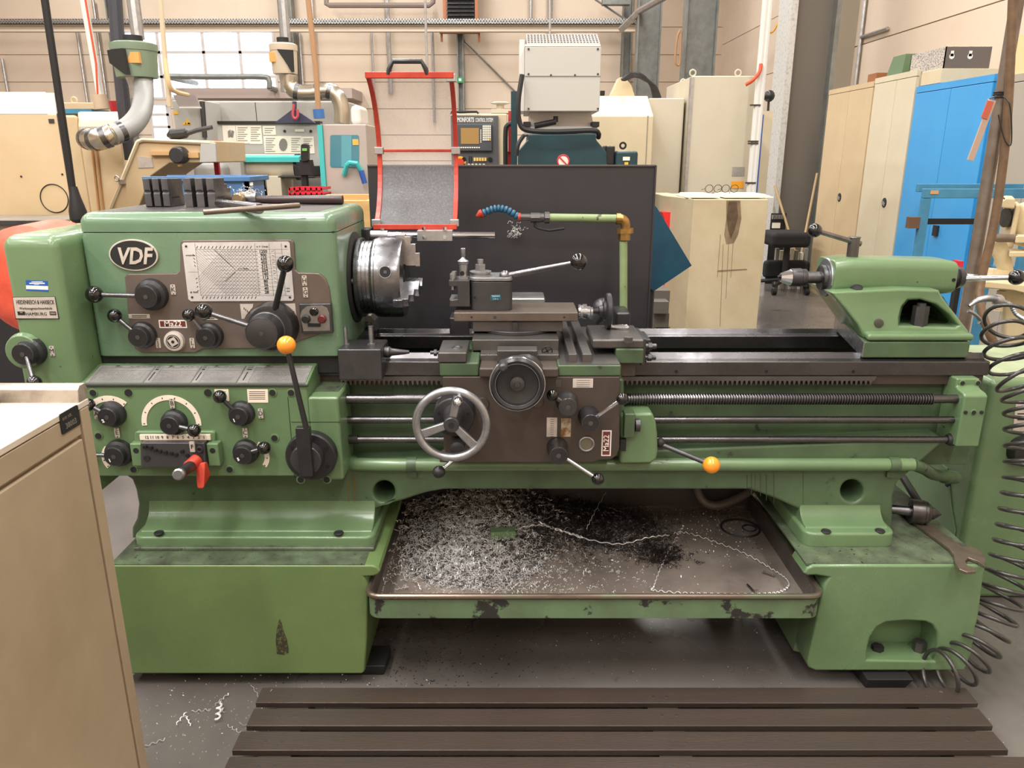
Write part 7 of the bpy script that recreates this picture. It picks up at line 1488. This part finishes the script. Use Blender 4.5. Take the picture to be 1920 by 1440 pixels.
m = MB(); m.rev(a, d, [(0, .008), (.004, .0115), ((b-a).length-.003, .014), ((b-a).length, .0125)], 20); m.build('key_body', STEELB, t)
a, b = WZ(381, 398, LT+.010), WZ(562, 385, LT+.019); m = MB(); m.rev(a, b-a, [(0, .006), (.002, .0073), ((b-a).length-.002, .0073), ((b-a).length, .006)], 14); m.build('cross_bar', M('dull bar steel', (128, 116, 106), .34, .8), t)
t = thing('hammer', 'small hammer with dark rubber handle at the back of the headstock', 'hammer', WZ(540, 380, LT))
yh_ = 2.40
a, b = W(478, 371, yh_), W(643, 375, yh_); a.z = b.z = LT+.014
m = MB(); m.rev(a, b-a, [(0, .011), (.05, .0125), ((b-a).length-.01, .0145), ((b-a).length, .013)], 16); m.build('handle', M('dark brown rubber', (58, 42, 42), .35), t)
m = MB(); m.rev(a+Vector((-.025, 0, .006)), (1, 0, 0), [(0, .014), (.01, .016), (.03, .014)], 14); m.build('handle_socket', CAST, t)
m = MB(); q = a+Vector((-.04, -.045, .004)); m.rev(q, (-.1, 1, 0), [(0, .014), (.004, .0175), (.03, .0175), (.034, .015), (.06, .015), (.064, .0175), (.09, .0175), (.094, .014)], 18); m.build('head', M('hammer head brass', (160, 140, 110), .35, .7), t)
m = MB()
for i in range(40): p = Vector((rnd.gauss(W(470, 365, yh_).x, .02), yh_-.02+rnd.gauss(0, .015), LT+.036+abs(rnd.gauss(0, .006)))); curl(m, p, Vector((rnd.gauss(0, 1), rnd.gauss(0, 1), rnd.gauss(0, .5))).normalized(), .02, .003, .0004, 1.5, 8)
tag(m.build('lid_swarf', SWARF), 'little tuft of bright swarf on the hammer head', 'swarf', kind='stuff')
m = MB()
for i in range(24): p = W(968, 433, 2.742)+Vector((rnd.gauss(0, .01), rnd.uniform(-.01, .008), rnd.gauss(0, .012))); curl(m, p, Vector((rnd.gauss(0, 1), rnd.gauss(0, .3), rnd.gauss(0, 1))).normalized(), .022, .006, .0005, 1.4, 10)
tag(m.build('panel_swarf', SWARF), 'little swarf curl caught on the dark splash panel', 'swarf', kind='stuff')
# ---------------------------------------------------------------- drill chuck and tool holder
t = thing('drill_chuck', 'keyless drill chuck held in the tailstock quill', 'drill chuck', (ux(1500), 2.3, AX.z))
x = ux(1462)
m = MB(); m.rev((x, 2.3, AX.z), (1, 0, 0), [(.004, .003), (.0, .009), (.001, .013), (.028, .0235), (.032, .0245)], 12); m.build('nose', CHROME, t, ang=20)
m = MB(); m.rev((x+.031, 2.3, AX.z), (1, 0, 0), [(0, .024), (.001, .0265), (.03, .0275), (.032, .0255), (.046, .025)], 36); m.build('sleeve', GUN, t)
m = MB(); m.rev((x+.046, 2.3, AX.z), (1, 0, 0), [(0, .02), (.0, .023), (.012, .022), (.0125, .0255), (.02, .0255), (.021, .018), (.036, .018), (ux(1540)-x-.046, .018)], 28); m.build('collar', STEELB, t)
m = MB(); 
for k in range(3): 
    a = k*2.094+.5; m.obox((x-.001, 2.3+.004*math.cos(a), AX.z+.004*math.sin(a)), (1, 0, 0), (0, math.cos(a), math.sin(a)), (0, -math.sin(a), math.cos(a)), .004, .004, .0012)
m.build('jaws', DARK, t)
t = thing('tool_holder', 'steel quick change tool holder on the left of the tool post', 'tool holder', W(860, 575, 2.14))
Yk2 = 2.128
m = MB(); zz = [W(860, v, Yk2).z for v in (526, 537, 562, 575)]; xx = [W(u, 550, Yk2).x for u in (842, 858, 881)]
m.box(xx[1], xx[2], Yk2, Yk2+.085, zz[3], zz[0]); m.box(xx[0], xx[1]+.001, Yk2, Yk2+.085, zz[1], zz[0]); m.prism([(xx[0], Yk2, zz[3]), (xx[1]+.001, Yk2, zz[3]), (xx[1]+.001, Yk2, zz[2]), (xx[0]+.002, Yk2, zz[2]-.002)], (0, .085, 0)); m.build('holder_body', GUN, t, .0015)
m = MB(); m.box(xx[0]+.001, xx[1], Yk2+.002, Yk2+.08, zz[2]-.0015, zz[2]+.001); m.build('slot_floor', CAST, t)
for i, (u, v, yy) in enumerate(((848.5, 526, 2.14), (851.5, 520, 2.165), (855, 514, 2.19))):
    q = Vector((W(848.5, 526, 2.14).x+.001*i, yy, zz[0])); m = MB(); m.cyl(q, q+Vector((0, 0, .004)), .0055, n=12); m.cyl(q+Vector((0, 0, .004)), q+Vector((0, 0, .017)), .0075, n=6); m.cyl(q-Vector((0, 0, .028)), q, .0045, n=10); m.build('clamp_screw', CAST, t)
q = Vector((W(869, 526, 2.16).x, 2.165, zz[0])); m = MB(); m.box(q.x-.013, q.x+.013, q.y-.012, q.y+.012, zz[0], zz[0]+.006); m.rev(q+Vector((0, 0, .006)), (0, 0, 1), [(0, .0115), (.015, .0105), (.028, .0125), (.034, .012), (.036, .015), (.043, .016), (.046, .012), (.05, .0065), (.054, .0045), (.058, .0068), (.078, .0068), (.079, .005)], 20); m.build('height_screw', CAST, t)
m = MB(); m.cyl(q+Vector((-.003, -.014, .016)), q+Vector((-.003, .01, .016)), .0065, n=16); m.build('stud_notch', BLACK, t)
# ---------------------------------------------------------------- on the right pedestal
wz = .3985
wo = [(1674, 952), (1680, 944), (1730, 976), (1790, 1020), (1803, 1030), (1820, 1029), (1838, 1038), (1848, 1052), (1845, 1067), (1832, 1057), (1815, 1051), (1809, 1057), (1812, 1065), (1828, 1070), (1829, 1076), (1812, 1078), (1797, 1072), (1789, 1060), (1787, 1046), (1778, 1034), (1720, 990)]
m = MB(); m.prism([WZ(u, v, wz-.009) for u, v in wo], (0, 0, .009)); tag(m.build('open_end_spanner', M('old spanner steel', (140, 126, 114), .36, .75, (108, 98, 86), 20, .35, .7), bev=.0018), 'large open end spanner lying on the right pedestal', 'wrench')
t = thing('live_centre', 'steel revolving lathe centre with conical point on the pedestal', 'lathe centre', WZ(1730, 975, .389))
a, b = WZ(1706, 958, .431), WZ(1767, 965, .431); d = (b-a).normalized(); L = (b-a).length
m = MB(); m.rev(a, d, [(0, .034), (.002, .0365), (L*.42, .0365), (L*.44, .034), (L*.52, .034), (L*.54, .031)], 32); m.build('centre_body', CONEN, t)
m = MB(); m.rev(a+d*L*.54, d, [(0, .0315), (L*.1, .024), (L*.12, .019), (L*.19, .018), (L*.44, .0008)], 28); m.build('conical_point', CONEN, t)
m = MB(); m.rev(a, -d, [(0, .016), (.09, .012)], 18); m.build('taper_shank', STEELB, t)
m = MB(); p0, p1 = W(1693, 895, 2.42), WZ(1726, 948, .4); m.cyl(p0, p1, .012, n=10); tag(m.build('leaning_bar', DARK), 'dark steel bar leaning behind the right bed foot', 'bar')
# ---------------------------------------------------------------- green switch cabinet at the right
t = thing('switch_cabinet', 'green steel switch cabinet at the right end of the lathe', 'cabinet', (1.9, 2.5, 0))
sx0, sx1, sy0, sy1, sz = 1.497, 2.15, 2.3, 2.78, .776
m = MB(); m.box(sx0, sx1, sy0, sy1, 0, sz); m.build('cabinet_body', GREEN, t, .022, seg=4)
m = MB(); m.box(sx0+.03, sx1-.02, sy0+.03, sy1-.02, sz-.002, sz+.0015); m.build('cabinet_top', M('pale worn green top', (172, 186, 152), .4, 0, (130, 142, 112), 5, .35, .7, (96, 100, 84), 12, .66, .05), t)
m = MB(); m.prism([(sx0-.006, y, z) for y, z in ((2.34, .12), (2.34, .24), (2.38, .30), (2.44, .42), (2.70, .44), (2.70, .12))], (.007, 0, 0)); m.build('side_cover', GREEN, t, .002)
m = MB(); q = (sx0-.012, 2.42, .37); m.cyl(q, (sx0, 2.42, .37), .008, n=6); m.build('cover_bolt', DARK, t)
m = MB(); m.poly([(1905, 757), (1955, 757), (1955, 810), (1899, 808)], sy0-.003, .003); lp_ = m.build('diagram_plate', PLATE, t); m = MB()
for k in range(4): m.pb(1908, 764+k*11, 1925, 766+k*11, sy0-.004, .001)
m.build('print', INK, lp_)
m = MB(); q = W(1916, 843, sy0); m.rev(q-Vector((0, .04, 0)), (0, 1, 0), [(0, .03), (.005, .044), (.04, .05)], 28); m.build('main_switch', HUB, t)
# ---------------------------------------------------------------- coiled air hose and blow gun
cp_ = [W(1893, 590, 2.2), W(1884, 625, 2.16), W(1898, 690, 2.1), W(1924, 745, 2.05), W(1930, 830, 2.0), W(1928, 900, 1.97), W(1918, 970, 1.95), W(1904, 1040, 1.93), W(1885, 1100, 1.91), W(1856, 1170, 1.88), W(1822, 1225, 1.84), W(1785, 1255, 1.81), W(1742, 1262, 1.80)]
sm = spline(cp_, 40); L_ = [0]
for a, b in zip(sm, sm[1:]): L_.append(L_[-1]+(b-a).length)
pts = []; N_ = 800; turns = 25; j = 0
for i in range(N_+1):
    s_ = L_[-1]*i/N_
    while j < len(L_)-2 and L_[j+1] < s_: j += 1
    f = (s_-L_[j])/max(1e-9, L_[j+1]-L_[j]); p = sm[j].lerp(sm[j+1], f); d = (sm[j+1]-sm[j]).normalized()
    e1 = Vector((1, 0, 0))-d*d.x; e1.normalize(); e2 = d.cross(e1); ph = 2*PI*turns*i/N_; R_ = .058
    q = p+(e1*math.cos(ph)+e2*math.sin(ph))*R_; q.z = max(q.z, .0055); pts.append(q)
m = MB(); m.tube(pts, .0058, 8); tag(m.build('coil_hose', HOSEM, ang=60), 'dark coiled air hose hanging down at the right edge', 'hose')
t = thing('blow_gun', 'silver air blow gun hanging by the steel pole', 'air gun', W(1850, 560, 2.24))
Yb2 = 2.24
m = MB(); m.tube(spline([W(1817, 574, Yb2), W(1835, 563, Yb2), W(1858, 559, Yb2), W(1876, 563, Yb2)], 6), [.006+.0005*min(i, 14) for i in range(19)], 12); m.build('gun_body', CAST, t)
m = MB(); m.tube(spline([W(1815, 583, Yb2), W(1826, 588, Yb2), W(1838, 600, Yb2), W(1834, 607, Yb2)], 5), .0055, 8); m.build('trigger', CAST, t)
m = MB(); q = W(1866, 561, Yb2); m.rev(q, W(1880, 565, Yb2)-q, [(0, .016), (.012, .017), (.022, .012)], 14); m.build('gun_collar', GALV, t)
m = MB(); p = spline([W(1878, 564, Yb2), W(1895, 572, Yb2), W(1907, 590, 2.22), pts[0]], 10); m.tube(p, [.0075 if k % 2 else .0062 for k in range(len(p))], 10); m.build('spring_guard', CAST, t)
